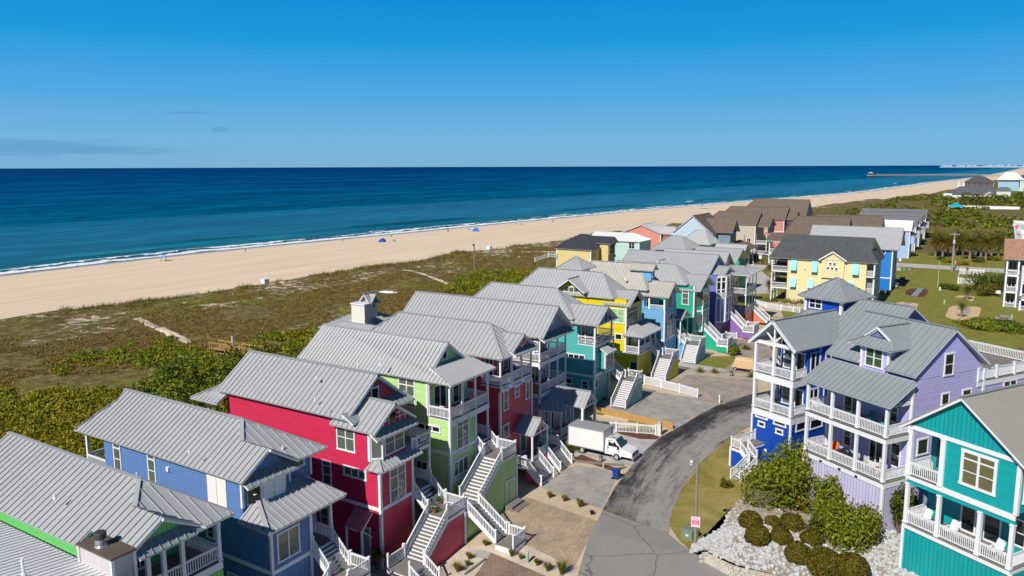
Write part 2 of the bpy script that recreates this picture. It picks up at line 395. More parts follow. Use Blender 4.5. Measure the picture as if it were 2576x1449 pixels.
def chair(name,label,loc,rz,col=(.75,.74,.7),group=None):
    T=Thing(name,label,'chair',loc,group=group,world=False); T.e.rotation_euler=(0,0,rz); m=plain('chair_%d'%int(col[0]*999+col[2]*99),col,.5)
    b=B(); b.box(-.24,.24,-.24,.24,.42,.46); T.part('seat',b,m); b=B()
    for i in range(4): b.box(-.24,.24,.22,.25,.56+i*.13,.64+i*.13)
    b.box(-.25,-.2,.21,.25,.46,1.05); b.box(.2,.25,.21,.25,.46,1.05); T.part('backrest',b,m)
    for sx in (-1,1):
        for sy in (-1,1): b=B(); b.box(sx*.22-.025,sx*.22+.025,sy*.22-.025,sy*.22+.025,0,.42); T.part('leg',b,m)
    return T
def group_note(): pass
# ------------------------------------------------------------------ the row of houses facing the street (world X = along the row, Y = towards the sea)
ROW='raised pastel beach houses in a row along the street'
def lapbat(n,c): return siding(n,c,'lap'),siding(n,c,'batten')
def wl(T,x,y,z=0):
    c,s=math.cos(T.rz),math.sin(T.rz); return (T.loc.x+c*x-s*y,T.loc.y+s*x+c*y,T.loc.z+z)
# ---- white-roofed house at the near corner
def house_white():
    T=Thing('house','white metal roofed house with a shingled grey chimney, lowest in the corner','house',(12,42,-.9),group=ROW)
    m=siding('nearwhite',(.6,.6,.6)); boxes(T,'wall',m,(12,21.8,37,60,-.9,9.0))
    roof(T,[[(22.28,62,9.2),(22.28,35,9.2),(16,35,9.95),(16,62,9.95)],[(10,35,9.2),(10,62,9.2),(16,62,9.95),(16,35,9.95)]],WROOF,sp=.42)
    g=plain('grey_wall_shingles',(.52,.48,.47),.8,var=.25,scale=6,bump=.3)
    c=boxes(T,'chimney',g,(22.1,23.4,40,43.3,6,10.3)); cap=plain('rusty_cap',(.12,.085,.06),.6,var=.4,scale=2)
    boxes(T,'chimney_cap',cap,(21.98,23.52,39.88,43.42,10.3,10.42),parent=c)
    for x in (22.1,23.4):
        for y in (40,43.3): b=B(); b.box(x-.09,x+.09,y-.09,y+.09,6,10.296); T.part('corner_trim',b,WHITE,c)
    b=B(); b.lathe((22.6,41.9,10.42),[(.36,0),(.3,.1),(.3,.5)],14); T.part('flue',b,plain('galvanised_flue',(.45,.45,.45),.35,.6),c)
    b=B(); b.lathe((22.6,41.9,10.88),[(.32,0),(.34,.05),(.34,.35),(.3,.4)],14); T.part('flue_cap',b,plain('sooty_cap',(.05,.045,.04),.6),c)
    vent(T,tuple(T.hit('z',9.75,'E',228,1425)),.9,.08)
house_white()
# ---- green house
def house_green():
    L,Bt=lapbat('green',(.17,.60,.18)); X0,X1=24,29.3
    T=Thing('house','green house with long grey metal roof and a dark porch, beside the chimney','house',(X0,42,-.9),group=ROW)
    boxes(T,'wall',L,(23.0,X1,44.5,61,3,9.95),(X0,X1,43.4,44.5,6.35,10.05)); boxes(T,'ground_storey_wall',Bt,(X0+.02,X1-.02,40.1,44.5,-.9,6.35),(23.02,X1-.02,44.5,60.9,-.9,3))
    roof(T,[[(22.5,61,9.75),(22.5,44.4,9.75),(23.45,44.4,10.325),(23.45,40,10.325),(25.35,40,11.47),(25.35,42.83,11.47),(26.8,44.6,12.35),(26.8,61,12.35)],[(27.66,39.9,10.14),(27.66,40.0,10.14),(25.35,42.83,11.47),(25.35,39.9,11.47)],
      [(27.9,39.6,9.95),(30.05,39.6,9.95),(26.8,44.6,12.35),(25.35,42.83,11.47)],[(30.05,39.6,9.95),(30.05,61,9.95),(26.8,61,12.35),(26.8,44.6,12.35)]],sp=.6)
    tri_wall(T,[(23.9,40.5,10.3),(27.1,40.5,10.3),(25.35,40.5,11.35)],(0,.12,0),Bt)
    roof(T,[[(23.6,39.7,9.7),(27.4,39.7,9.7),(27.4,40.5,10.3),(23.6,40.5,10.3)]],SLATE,sp=.5,name='pent_roof')
    boxes(T,'porch_beam',WHITE,(X0,29.1,40,40.18,9.55,9.85),(28.95,29.13,40.18,43.3,9.55,9.85))
    porch_deck(T,X0,29.2,39.9,43.4,7.05,.5); columns(T,[(24.2,40.05),(25.2,40.05),(26.45,40.05),(29.02,40.05)],7.05,9.6,.24)
    railing(T,[((26.5,40.05,7.05),(28.95,40.05,7.05)),((24.3,40.05,7.05),(26.35,40.05,7.05)),((29.02,40.1,7.05),(29.02,43.3,7.05))],post=0,sp=.17)
    door(T,'y',43.4,-1,25.0,26.4,7.1,9.4,2); window(T,'y',43.4,-1,26.9,28.6,7.5,9.4,2); window(T,'y',40.1,-1,24.6,26.4,4,5.8,2)
    vent(T,tuple(T.hit('z',11.45,'E',530,690)),.3,.06); vent(T,tuple(T.hit('z',12.2,'E',1328,490)),.3,.06)
    chair('porch_chair','dark patio chair on the green house porch behind its front railing',(27.6,41.6,7.05),.4,(.1,.11,.12))
house_green()
# ---- blue house
def house_blue():
    L,Bt=lapbat('blue',(.115,.22,.49)); X0=33.1; g=hz(34,40)
    T=Thing('house','periwinkle blue house with white storm shutters, second roof from the left corner','house',(X0,40,g),group=ROW)
    boxes(T,'wall',L,(X0,36.7,40,42.75,4.0,7.45),(X0,37.4,42.75,46.5,7.45,10.5),(X0,39.9,46.5,59.6,7.45,10.5),(X0,39.9,42.75,59.6,4.0,7.45),(37.4,39.9,43.2,46.5,7.45,10.5))
    boxes(T,'ground_storey_wall',Bt,(X0+.02,36.68,40.02,42.8,g,4.0),(X0+.02,39.88,42.8,59.5,g,4.0))
    roof(T,[[(32.6,63,10.45),(32.6,42.1,10.45),(35.15,42.1,12.1),(35.15,45.05,12.1),(36.6,46.8,13.05),(36.6,62,13.05),(35.7,61.6,12.46)],
      [(37.7,41.9,10.45),(37.7,42.0,10.45),(35.15,45.05,12.1),(35.15,41.9,12.1)],[(37.7,42.0,10.45),(40.6,42.0,10.45),(36.6,46.8,13.05),(35.15,45.05,12.1)],
      [(40.6,42,10.45),(40.6,63,10.45),(37.5,61.6,12.46),(36.6,62,13.05),(36.6,46.8,13.05)],[(40.6,63,10.45),(32.6,63,10.45),(35.7,61.6,12.46),(37.5,61.6,12.46)]],sp=.55)
    tri_wall(T,[(33.2,42.75,10.4),(37.2,42.75,10.4),(35.15,42.75,11.9)],(0,.15,0),L)
    roof(T,[[(32.9,41.75,10.0),(37.6,41.75,10.0),(37.6,42.75,10.55),(32.9,42.75,10.55)]],SLATE,sp=.6,name='pent_roof')
    # bay under the front gable
    b=B(); b.prism([(33.5,42.75,8.05),(34.2,42.05,8.05),(36.4,42.05,8.05),(37.1,42.75,8.05)],(0,0,1.9)); bay=T.part('bay',b,WHITE)
    boxes(T,'storm_shutter',SHUT,(34.35,35.28,41.99,42.06,8.2,9.85),(35.32,36.25,41.99,42.06,8.2,9.85),parent=bay)
    b=B(); b.prism([(33.56,42.7,8.45),(34.14,42.12,8.45),(34.09,42.05,8.45),(33.5,42.63,8.45)],(0,0,1.35)); T.part('pane',b,GLASS,bay)
    boxes(T,'sash_bar',WHITE,(33.75,33.95,42.2,42.55,9.1,9.16),parent=bay)
    # wrap-around porch roof
    roof(T,[[(32.5,39.45,7.45),(39.9,39.45,7.45),(38.6,42.9,8.75),(34.2,42.6,8.75)],[(32.5,42.7,7.5),(32.5,39.45,7.45),(34.2,42.6,8.75)],[(39.9,39.45,7.45),(40.3,44,7.45),(38.6,42.9,8.75)]],PALE if 0 else GREY,sp=.5,name='porch_roof')
    corners(T,[(X0,40),(36.7,40.02)],4.3,7.42); corners(T,[(X0,42.75),(37.4,42.78),(39.9,43.2)],8.3,10.45,.18); corners(T,[(X0,40.0),(36.68,40.02)],g,4.0)
    band(T,X0,36.7,40,43.2,4.0); boxes(T,'band_trim',WHITE,(X0-.04,X0+.1,43.2,59.6,4,4.3))
    winpx(T,'y',40,-1,'B',757,1005,1010,1180,cols=2,sash=False,glass=LBLIND)
    for q in ((800,500,868,715),(1042,578,1112,800)):
        winpx(T,'x',X0,-1,'G',*q,transom=.18,glass=BLIND)
    p=T.hit('x',X0,'G',1465,720);q=T.hit('x',X0,'G',1612,975); y0,y1=p.y,q.y; m=(y0+y1)/2
    boxes(T,'storm_shutter',SHUT,(X0-.06,X0,y1,m-.02,q.z,p.z),(X0-.06,X0,m+.02,y0,q.z,p.z),label='pair of white storm shutters closed over a side window')
    winpx(T,'x',X0,-1,'B',20,890,110,1060,sash=True)
    winpx(T,'x',X0,-1,'B',245,1395,350,1480,sash=False)
    window(T,'y',43.2,-1,38.0,39.3,9.3,9.95,1,False); door(T,'y',43.2,-1,37.4,38.6,4.25,6.6,1); window(T,'y',43.2,-1,38.9,39.7,4.9,6.6)
    # front porch and stair
    porch_deck(T,36.7,38.85,39.9,43.1,4.2); columns(T,[(38.75,40.0),(36.85,40.1)],4.2,7.4); boxes(T,'porch_beam',WHITE,(36.75,38.85,39.93,40.07,7.1,7.4))
    railing(T,[((38.75,40.1,4.2),(38.75,43,4.2))],post=0)
    stair(T,(36.8,39.9,4.2),(36.8,38.3,2.6),(1.95,0,0),7); porch_deck(T,36.7,38.95,36.3,38.3,2.6); railing(T,[((38.85,38.2,2.6),(38.85,36.4,2.6)),((38.85,36.4,2.6),(36.8,36.4,2.6))])
    boxes(T,'stair_wall',Bt,(36.72,38.85,36.4,38.2,g,2.2))
    stair(T,(36.7,36.4,2.6),(33.2,36.4,-.4),(0,1.85,0),13)
    # sea-side porch
    columns(T,[(33.3,62.4)],7.2,10.3,.22); porch_deck(T,33.1,40,59.6,62.6,7.25,.5); railing(T,[((33.2,62.4,7.25),(33.2,59.7,7.25)),((33.3,62.5,7.25),(39.8,62.5,7.25))],post=0)
    for q in ((1340,570,11.9),(2000,545,11.2)): vent(T,tuple(T.hit('z',q[2],'G',q[0],q[1])),.22,.05)
    p=T.hit('x',X0,'G',1192,690); b=B(); b.box(X0-.14,X0,p.y-.14,p.y+.14,p.z-.17,p.z+.17); T.part('wall_vent',b,WHITE)
    chair('porch_chair','white patio chair on the sea-side porch of the blue house',(34.5,61.2,7.25),2.5)
house_blue()
# ---- crimson house
def house_crimson():
    L,Bt=lapbat('crimson',(.58,.027,.085)); X0,X1=44.4,51.0; g=-.9
    T=Thing('house','crimson house with a gabled bay, round-post stair and lattice gable, nearest red one','house',(X0,40.1,g),group=ROW)
    boxes(T,'wall',L,(X0,48.5,40.1,43.5,4.05,7.6),(X0,X1,43.5,58.7,4.05,11.45),(X0,48.5,41.05,43.5,7.6,10.7)); boxes(T,'ground_storey_wall',Bt,(X0+.02,48.48,40.12,43.4,g,4.05),(X0+.02,X1-.02,43.4,58.6,g,4.05))
    roof(T,gable(43.75,51.65,42.9,59.4,11.55,14.45),sp=.55)
    tri_wall(T,[(X0,43.4,11.4),(X1,43.4,11.4),(47.7,43.4,14.2)],(0,.15,0),L); window(T,'y',43.4,-1,47.2,48.2,12.2,13.3,1,False)
    roof(T,[[(43.75,42.2,11.35),(51.7,42.2,11.35),(51.7,43.4,12.0),(43.75,43.4,12.0)]],SLATE,sp=.6,name='pent_roof')
    roof(T,gable(43.8,49.2,40.0,45,10.85,12.7),sp=.55,name='bay_roof')
    tri_wall(T,[(44.1,40.55,10.85),(48.9,40.55,10.85),(46.5,40.55,12.5)],(0,.12,0),L)
    b=B()
    for i in range(1,7):
        x=44.1+i*.68; hgt=1.55*(1-abs(x-46.5)/2.5); b.box(x-.03,x+.03,40.47,40.52,10.9,10.9+max(.1,hgt))
    for k in range(1,4): w=2.35*(1-k*.27); b.box(46.5-w,46.5+w,40.45,40.5,10.87+k*.4,10.93+k*.4)
    lat=T.part('gable_lattice',b,WHITE); boxes(T,'attic_pane',GLASS,(46.2,46.9,40.4,40.46,11.05,11.85),parent=lat)
    roof(T,[[(43.9,39.75,10.3),(49.1,39.75,10.3),(49.1,40.6,10.85),(43.9,40.6,10.85)]],SLATE,sp=.6,name='pent_roof')
    # bay window
    b=B(); b.prism([(44.5,41.05,7.9),(45.1,40.35,7.9),(47.9,40.35,7.9),(48.4,41.05,7.9)],(0,0,2.4)); bay=T.part('bay',b,L)
    window(T,'y',40.35,-1,45.3,47.8,8.5,10.4,2,glass=BLIND,parent=bay); b=B(); b.prism([(44.62,40.98,8.5),(45.05,40.48,8.5),(44.98,40.4,8.5),(44.52,40.92,8.5)],(0,0,1.75)); T.part('pane',b,BLIND,bay)
    b=B(); b.prism([(44.5,41.0,8.3),(45.1,40.3,8.3),(45.05,40.24,8.3),(44.42,40.96,8.3)],(0,0,.16)); b.prism([(44.5,41.0,10.25),(45.1,40.3,10.25),(45.05,40.24,10.25),(44.42,40.96,10.25)],(0,0,.16)); b.bar((45.09,40.33,7.9),(45.09,40.33,10.35),.16,.16); b.bar((44.48,41.0,7.9),(44.48,41.0,10.35),.16,.16); T.part('bay_trim',b,WHITE,bay)
    # skirt roof between storeys
    roof(T,[[(43.85,39.45,7.7),(49.3,39.45,7.7),(48.6,40.9,8.5),(45.0,40.9,8.5)],[(43.85,41.2,7.7),(43.85,39.45,7.7),(45.0,40.9,8.5)]],GREY,sp=.45,name='skirt_roof')
    corners(T,[(X0,40.1),(48.5,40.12)],4.35,7.65,.24); corners(T,[(X0,40.1),(48.48,40.12)],g,4.05,.24); corners(T,[(X0,41.1)],8.2,10.8,.24)
    band(T,X0,48.5,40.1,43.6,4.05); boxes(T,'band_trim',WHITE,(X0-.04,X0+.1,43.6,58.7,4.05,4.35))
    winpx(T,'y',40.1,-1,'H',925,795,1030,960,cols=2,transom=.25,glass=LBLIND)
    winpx(T,'x',X0,-1,'H',600,470,720,690,cols=2,transom=.2,glass=BLIND); winpx(T,'x',X0,-1,'H',645,760,790,862,cols=3,sash=False,glass=BLIND,fw_=.15)
    winpx(T,'x',X0,-1,'H',512,728,575,895,transom=.2,glass=BLIND); winpx(T,'x',X0,-1,'H',405,700,438,858,transom=.2,glass=BLIND); winpx(T,'x',X0,-1,'H',500,1010,560,1150,glass=BLIND)
    boxes(T,'window_hood',WHITE,(X0-.2,X0,42.6,44.9,11.0,11.2))
    pk=plain('pink_tin',(.42,.16,.2),.45,var=.15)
    roof(T,[[(43.0,42.9,2.75),(43.0,41.0,2.75),(44.38,41.0,3.9),(44.38,42.9,3.9)]],pk,sp=.4,name='door_awning'); b=B(); b.bar((43.1,42.8,2.7),(44.4,42.8,1.6),.07,.07); b.bar((43.1,41.1,2.7),(44.4,41.1,1.6),.07,.07); T.part('bracket',b,WHITE)
    door(T,'x',X0,-1,41.3,42.4,g+.3,2.4,1,name='side_door',glass=plain('grey_door',(.34,.32,.33),.5)); columns(T,[(43.15,42.8),(43.15,41.1)],g,2.7,.14); lamp(T,(X0-.08,40.8,2.4),0)
    # balcony and porch
    porch_deck(T,48.5,51.1,40.05,43.4,7.95); railing(T,[((48.55,40.1,7.95),(49.2,40.1,7.95))],ball=False); railing(T,[((49.2,40.1,7.95),(51.0,40.1,7.95))],deco='x',ball=True); railing(T,[((51.0,40.1,7.95),(51.0,43.4,7.95))],post=0)
    columns(T,[(50.95,40.15)],4.2,7.6); porch_deck(T,48.5,51.1,40.0,43.4,4.2); railing(T,[((51.0,40.2,4.2),(51.0,43.3,4.2))],post=0); door(T,'y',43.4,-1,48.9,50.6,4.25,6.6,2); door(T,'y',43.5,-1,48.9,50.6,8,10.2,2)
    stair(T,(48.6,40.0,4.2),(48.6,38.5,2.65),(2.3,0,0),6,ball=True); porch_deck(T,48.5,51.1,36.4,38.5,2.65)
    railing(T,[((51.0,38.4,2.65),(51.0,36.5,2.65)),((51.0,36.5,2.65),(48.6,36.5,2.65))],ball=True)
    stair(T,(48.5,36.45,2.65),(45.3,36.45,.1),(0,2.0,0),13,ball=True)
    boxes(T,'stair_wall',Bt,(48.5,51.0,36.42,38.4,g,2.3)); tri_wall(T,[(48.5,36.42,g),(48.5,36.42,2.25),(45.4,36.42,-.1),(45.4,36.42,g)],(0,.08,0),Bt,'stair_wall'); corners(T,[(51.0,36.42)],g,2.3,.2)
    porch_deck(T,43.2,45.3,36.3,38.6,.1); railing(T,[((45.2,38.5,.1),(43.3,38.5,.1))],ball=True); stair(T,(43.3,36.3,.1),(43.3,34.9,-.9),(2,0,0),5,rails=(1,1),ball=True)
    # sea-side porch with its own hip roof
    roof(T,[[(43.0,62.2,10.6),(43.0,58.4,10.6),(44.9,58.4,11.6),(46,60,11.8)],[(51,62.2,10.6),(43,62.2,10.6),(46,60,11.8),(51,60,11.8)]],GREY,sp=.5,name='porch_roof'); columns(T,[(44.5,61.6),(50.5,61.6)],7.2,10.4); porch_deck(T,44.4,51,58.7,61.8,7.2); railing(T,[((44.5,61.6,7.2),(44.5,58.8,7.2)),((44.6,61.7,7.2),(50.9,61.7,7.2))],post=0)
    for v,x,y,z in (('G',2240,45,13.9),('G',2228,200,13.3),('H',480,228,13.8),('H',468,360,12.6)): vent(T,tuple(T.hit('z',z,v,x,y)),.2,.05)
    for i,(x,y,z) in enumerate(((50.6,38.8,2.66),(50.65,39.5,3.2),(48.9,38.1,2.66))): pot(x,y,z,i)
def pot(x,y,z,i):
    T=Thing('flower_pot',('terracotta pot of dark leaves on the crimson house landing','terracotta pot of red and orange flowers on the crimson house stair','small pot of white flowers at the inner edge of the crimson landing')[i],'flower pot',(x,y,z),world=False)
    b=B(); b.lathe((0,0,0),[(.14,0),(.2,.3),(.22,.3)],10); T.part('pot',b,plain('terracotta',(.35,.14,.07),.8)); 
    lf=leaf_blob((0,0,.5),(.3,.3,.28),160,.09); T.part('leaves',lf,leafmat('pot_leaf',(.05,.10,.025))); 
    if i: T.part('flowers',leaf_blob((0,0,.56),(.3,.3,.26),40,.08),plain('petals%d'%i,((.6,.06,.02) if i==1 else (.7,.7,.66)),.6))
# ---- foliage kit (used by pots, shrubs, trees)
def leafmat(name,col,var=.55):
    if name in MATS: return MATS[name]
    m,n,l,p=nodes(name); setin(p,Roughness=.55); p.inputs['Specular IOR Level'].default_value=.25
    g=mk(n,'ShaderNodeNewGeometry'); tc=mk(n,'ShaderNodeTexCoord'); no=mk(n,'ShaderNodeTexNoise'); setin(no,Scale=1.1,Detail=3.); l.new(tc.outputs['Object'],no.inputs['Vector'])
    f=math_(n,l,'ADD',math_(n,l,'MULTIPLY',g.outputs['Random Per Island'],.6),math_(n,l,'MULTIPLY',no.outputs['Fac'],.4))
    r=mk(n,'ShaderNodeValToRGB'); l.new(f,r.inputs[0]); e=r.color_ramp.elements
    e[0].position=.1; e[0].color=(col[0]*.5,col[1]*.6,col[2]*.6,1); e[1].position=.9; e[1].color=(col[0]*2.1,col[1]*1.75,col[2]*1.1,1)
    l.new(r.outputs[0],p.inputs['Base Color'])
    p.inputs['Subsurface Weight'].default_value=0
    tr=mk(n,'ShaderNodeBsdfTranslucent'); l.new(r.outputs[0],tr.inputs[0]); ms=mk(n,'ShaderNodeMixShader'); ms.inputs[0].default_value=.3
    out=n['Material Output']; l.new(p.outputs[0],ms.inputs[1]); l.new(tr.outputs[0],ms.inputs[2]); l.new(ms.outputs[0],out.inputs[0])
    MATS[name]=m; return m
def leaf_blob(c,r,n,size,b=None,shell=.55,flat=1.):
    b=b or B(); 
    d=RNG.normal(size=(n,3)); d/=np.linalg.norm(d,axis=1)[:,None]; rad=(shell+(1-shell)*RNG.random(n)**.5)
    lump=1+.16*np.sin(d[:,0]*5+c[0]*3)+.14*np.sin(d[:,1]*6+c[1]*2)+.12*np.sin(d[:,2]*7+c[0])
    P=np.array(c)+d*rad[:,None]*lump[:,None]*np.array(r)
    t=RNG.normal(size=(n,3)); t-=d*np.sum(t*d,axis=1)[:,None]*.6; t/=np.linalg.norm(t,axis=1)[:,None]
    q=np.cross(d+RNG.normal(size=(n,3))*.6,t); q/=np.linalg.norm(q,axis=1)[:,None]+1e-9
    s=size*(.6+.8*RNG.random(n))[:,None]
    A=P-t*s*.5-q*s*.28; Bq=P+t*s*.1-q*s*.42; Cq=P+t*s*.6; D=P+t*s*.1+q*s*.42
    for a,e,f,g in zip(A,Bq,Cq,D):
        i=len(b.v); b.v+=[tuple(a),tuple(e),tuple(f),tuple(g)]; b.f.append((i,i+1,i+2,i+3))
    return b
house_crimson()
def raised(fn,k=(32-.72)/32):      # these lots lie on the higher ground behind the timber wall
    old=set(bpy.data.objects); fn(); c=Vector((0,0,HC))
    for o in set(bpy.data.objects)-old:
        if o.parent is None: o.location=c+(o.location-c)*k; o.scale=(k,k,k)
def house_lime():
    L,Bt=lapbat('lime',(.46,.72,.27)); X0,X1=53.35,59.7; Y=39.6; g=-.4
    T=Thing('house','lime green house with corner porch and tall stair tower with double doors','house',(X0,Y,g),group=ROW)
    boxes(T,'wall',L,(X0,57.4,Y,42.1,5.95,9.15),(X0,X1,42.1,58.6,5.95,12.4)); boxes(T,'ground_storey_wall',Bt,(X0+.02,57.38,Y+.02,42.2,g,5.95),(X0+.02,X1-.02,42.2,58.5,g,5.95))
    roof(T,[[(52.85,58.5,12.75),(52.85,39.05,12.75),(54.0,41.9,13.5),(56.5,41.9,15.6),(56.5,58.2,15.6)],[(60.2,41.9,12.75),(60.2,58.5,12.75),(56.5,58.2,15.6),(56.5,41.9,15.6)]],STAIN if 0 else PALE,sp=.45)
    tri_wall(T,[(53.9,42.4,13.4),(59.2,42.4,13.4),(56.5,42.4,15.4)],(0,.15,0),L); window(T,'y',42.4,-1,55.9,56.8,13.9,14.9,1,False)
    roof(T,[[(52.85,39.05,12.72),(60.3,39.05,12.72),(59.6,42.3,13.75),(54.0,42.3,13.75)]],SLATE if 0 else GREY,sp=.34,name='porch_roof')
    porch_deck(T,X0,59.75,39.5,42.3,9.3,.55); columns(T,[(53.45,39.65),(55.4,39.65),(57.5,39.65),(59.6,39.65),(53.45,42.0)],9.3,12.6)
    railing(T,[((53.45,42.0,9.3),(53.45,39.7,9.3)),((53.5,39.65,9.3),(55.3,39.65,9.3)),((55.5,39.65,9.3),(57.4,39.65,9.3)),((57.6,39.65,9.3),(59.5,39.65,9.3)),((59.65,39.7,9.3),(59.65,42.2,9.3))],post=0)
    boxes(T,'porch_beam',WHITE,(X0,59.7,39.56,39.74,12.42,12.62))
    door(T,'y',42.1,-1,54.2,56.2,9.4,11.9,2); door(T,'y',42.1,-1,57.2,59.2,9.4,11.9,2)
    chair('porch_chair','white slatted chair on the lime house top porch',wl(T,0,0) and (54.0,40.8,9.3),1.6)
    corners(T,[(X0,Y),(57.4,Y+.02)],g,9.2,.24); corners(T,[(X0,42.1)],9.3,12.4,.22); band(T,X0,57.4,Y,43,5.95); boxes(T,'band_trim',WHITE,(X0-.05,X0+.1,43,58.6,5.95,6.2)); boxes(T,'ledge',WHITE,(X0-.03,57.4,Y-.04,Y+.03,3.2,3.35))
    winpx(T,'y',Y,-1,'C',850,85,960,330,cols=2,transom=.25,glass=LBLIND); winpx(T,'y',Y,-1,'C',822,460,955,520,cols=3,sash=False,glass=LBLIND,fw_=.12)
    winpx(T,'x',X0,-1,'I',605,900,745,1155,cols=2,transom=.25,glass=BLIND); winpx(T,'x',X0,-1,'I',700,1255,950,1365,cols=4,sash=False,fw_=.13); winpx(T,'x',X0,-1,'C',500,430,605,540,cols=2,sash=False)
    # porch, stairs
    porch_deck(T,57.4,59.8,Y,42.1,5.85); columns(T,[(59.65,39.7)],5.85,9.0); railing(T,[((59.7,Y+.1,5.85),(59.7,42,5.85)),((57.5,Y,5.85),(57.5,Y+.05,5.85))],post=0); door(T,'y',42.1,-1,58,59.2,5.9,8,1)
    stair(T,(57.45,Y,5.85),(57.45,38.6,4.9),(2.2,0,0),4); porch_deck(T,57.1,59.7,36.4,38.6,4.9)
    railing(T,[((59.65,38.5,4.9),(59.65,36.5,4.9)),((59.65,36.45,4.9),(57.15,36.45,4.9))])
    stair(T,(57.1,36.5,4.9),(53.3,36.5,2.2),(0,2.05,0),13)
    boxes(T,'stair_wall',Bt,(57.0,59.65,36.42,38.5,g,4.55)); tri_wall(T,[(57.0,36.42,g),(57.0,36.42,4.5),(53.2,36.42,1.85),(53.2,36.42,g)],(0,.08,0),Bt,'stair_wall'); corners(T,[(59.65,36.42)],g,4.55,.2)
    d=T.hit('y',36.42,'C',1280,590);e=T.hit('y',36.42,'C',1355,790)
    dd=boxes(T,'shed_door',Bt,(d.x+.1,(d.x+e.x)/2-.02,36.34,36.42,e.z,2.5),((d.x+e.x)/2+.02,e.x-.1,36.34,36.42,e.z,2.5)); boxes(T,'door_frame',WHITE,(d.x-.02,d.x+.1,36.32,36.42,e.z,2.62),(e.x-.1,e.x+.02,36.32,36.42,e.z,2.62),(d.x+.1,e.x-.1,36.32,36.42,2.5,2.62),((d.x+e.x)/2-.02,(d.x+e.x)/2+.02,36.325,36.4,e.z,2.5),parent=dd)
    boxes(T,'doorstep',DECK,(d.x-.3,e.x+.3,35.5,36.3,g,.35),(d.x-.3,e.x+.3,34.9,35.5,g,.12))
    porch_deck(T,51.4,53.3,36.4,38.6,2.2); railing(T,[((51.5,38.5,2.2),(51.5,36.5,2.2))]); stair(T,(51.45,36.4,2.2),(51.45,33.5,.1),(1.8,0,0),10)
    boxes(T,'stair_wall',Bt,(51.45,53.2,36.5,38.5,g,1.85)); porch_deck(T,51.3,53.4,31.6,33.5,.02,.5); railing(T,[((51.4,31.7,.02),(53.3,31.7,.02)),((53.3,31.7,.02),(53.3,33.3,.02))]); 
    for v,x,y,z in (('I',275,805,14.3),('I',458,800,13.9)): vent(T,tuple(T.hit('z',z,v,x,y)),.55 if x>300 else .2,.06)
    t=Thing('flower_pot','clay pot with a mossy top on the lime house landing rail corner','flower pot',(58.9,36.9,4.9),world=False); b=B(); b.lathe((0,0,0),[(.2,0),(.3,.35),(.32,.4)],10); t.part('pot',b,plain('terracotta',(.35,.14,.07),.8)); t.part('leaves',leaf_blob((0,0,.42),(.28,.28,.12),120,.08),leafmat('pot_leaf',(.05,.10,.025)))
house_lime()
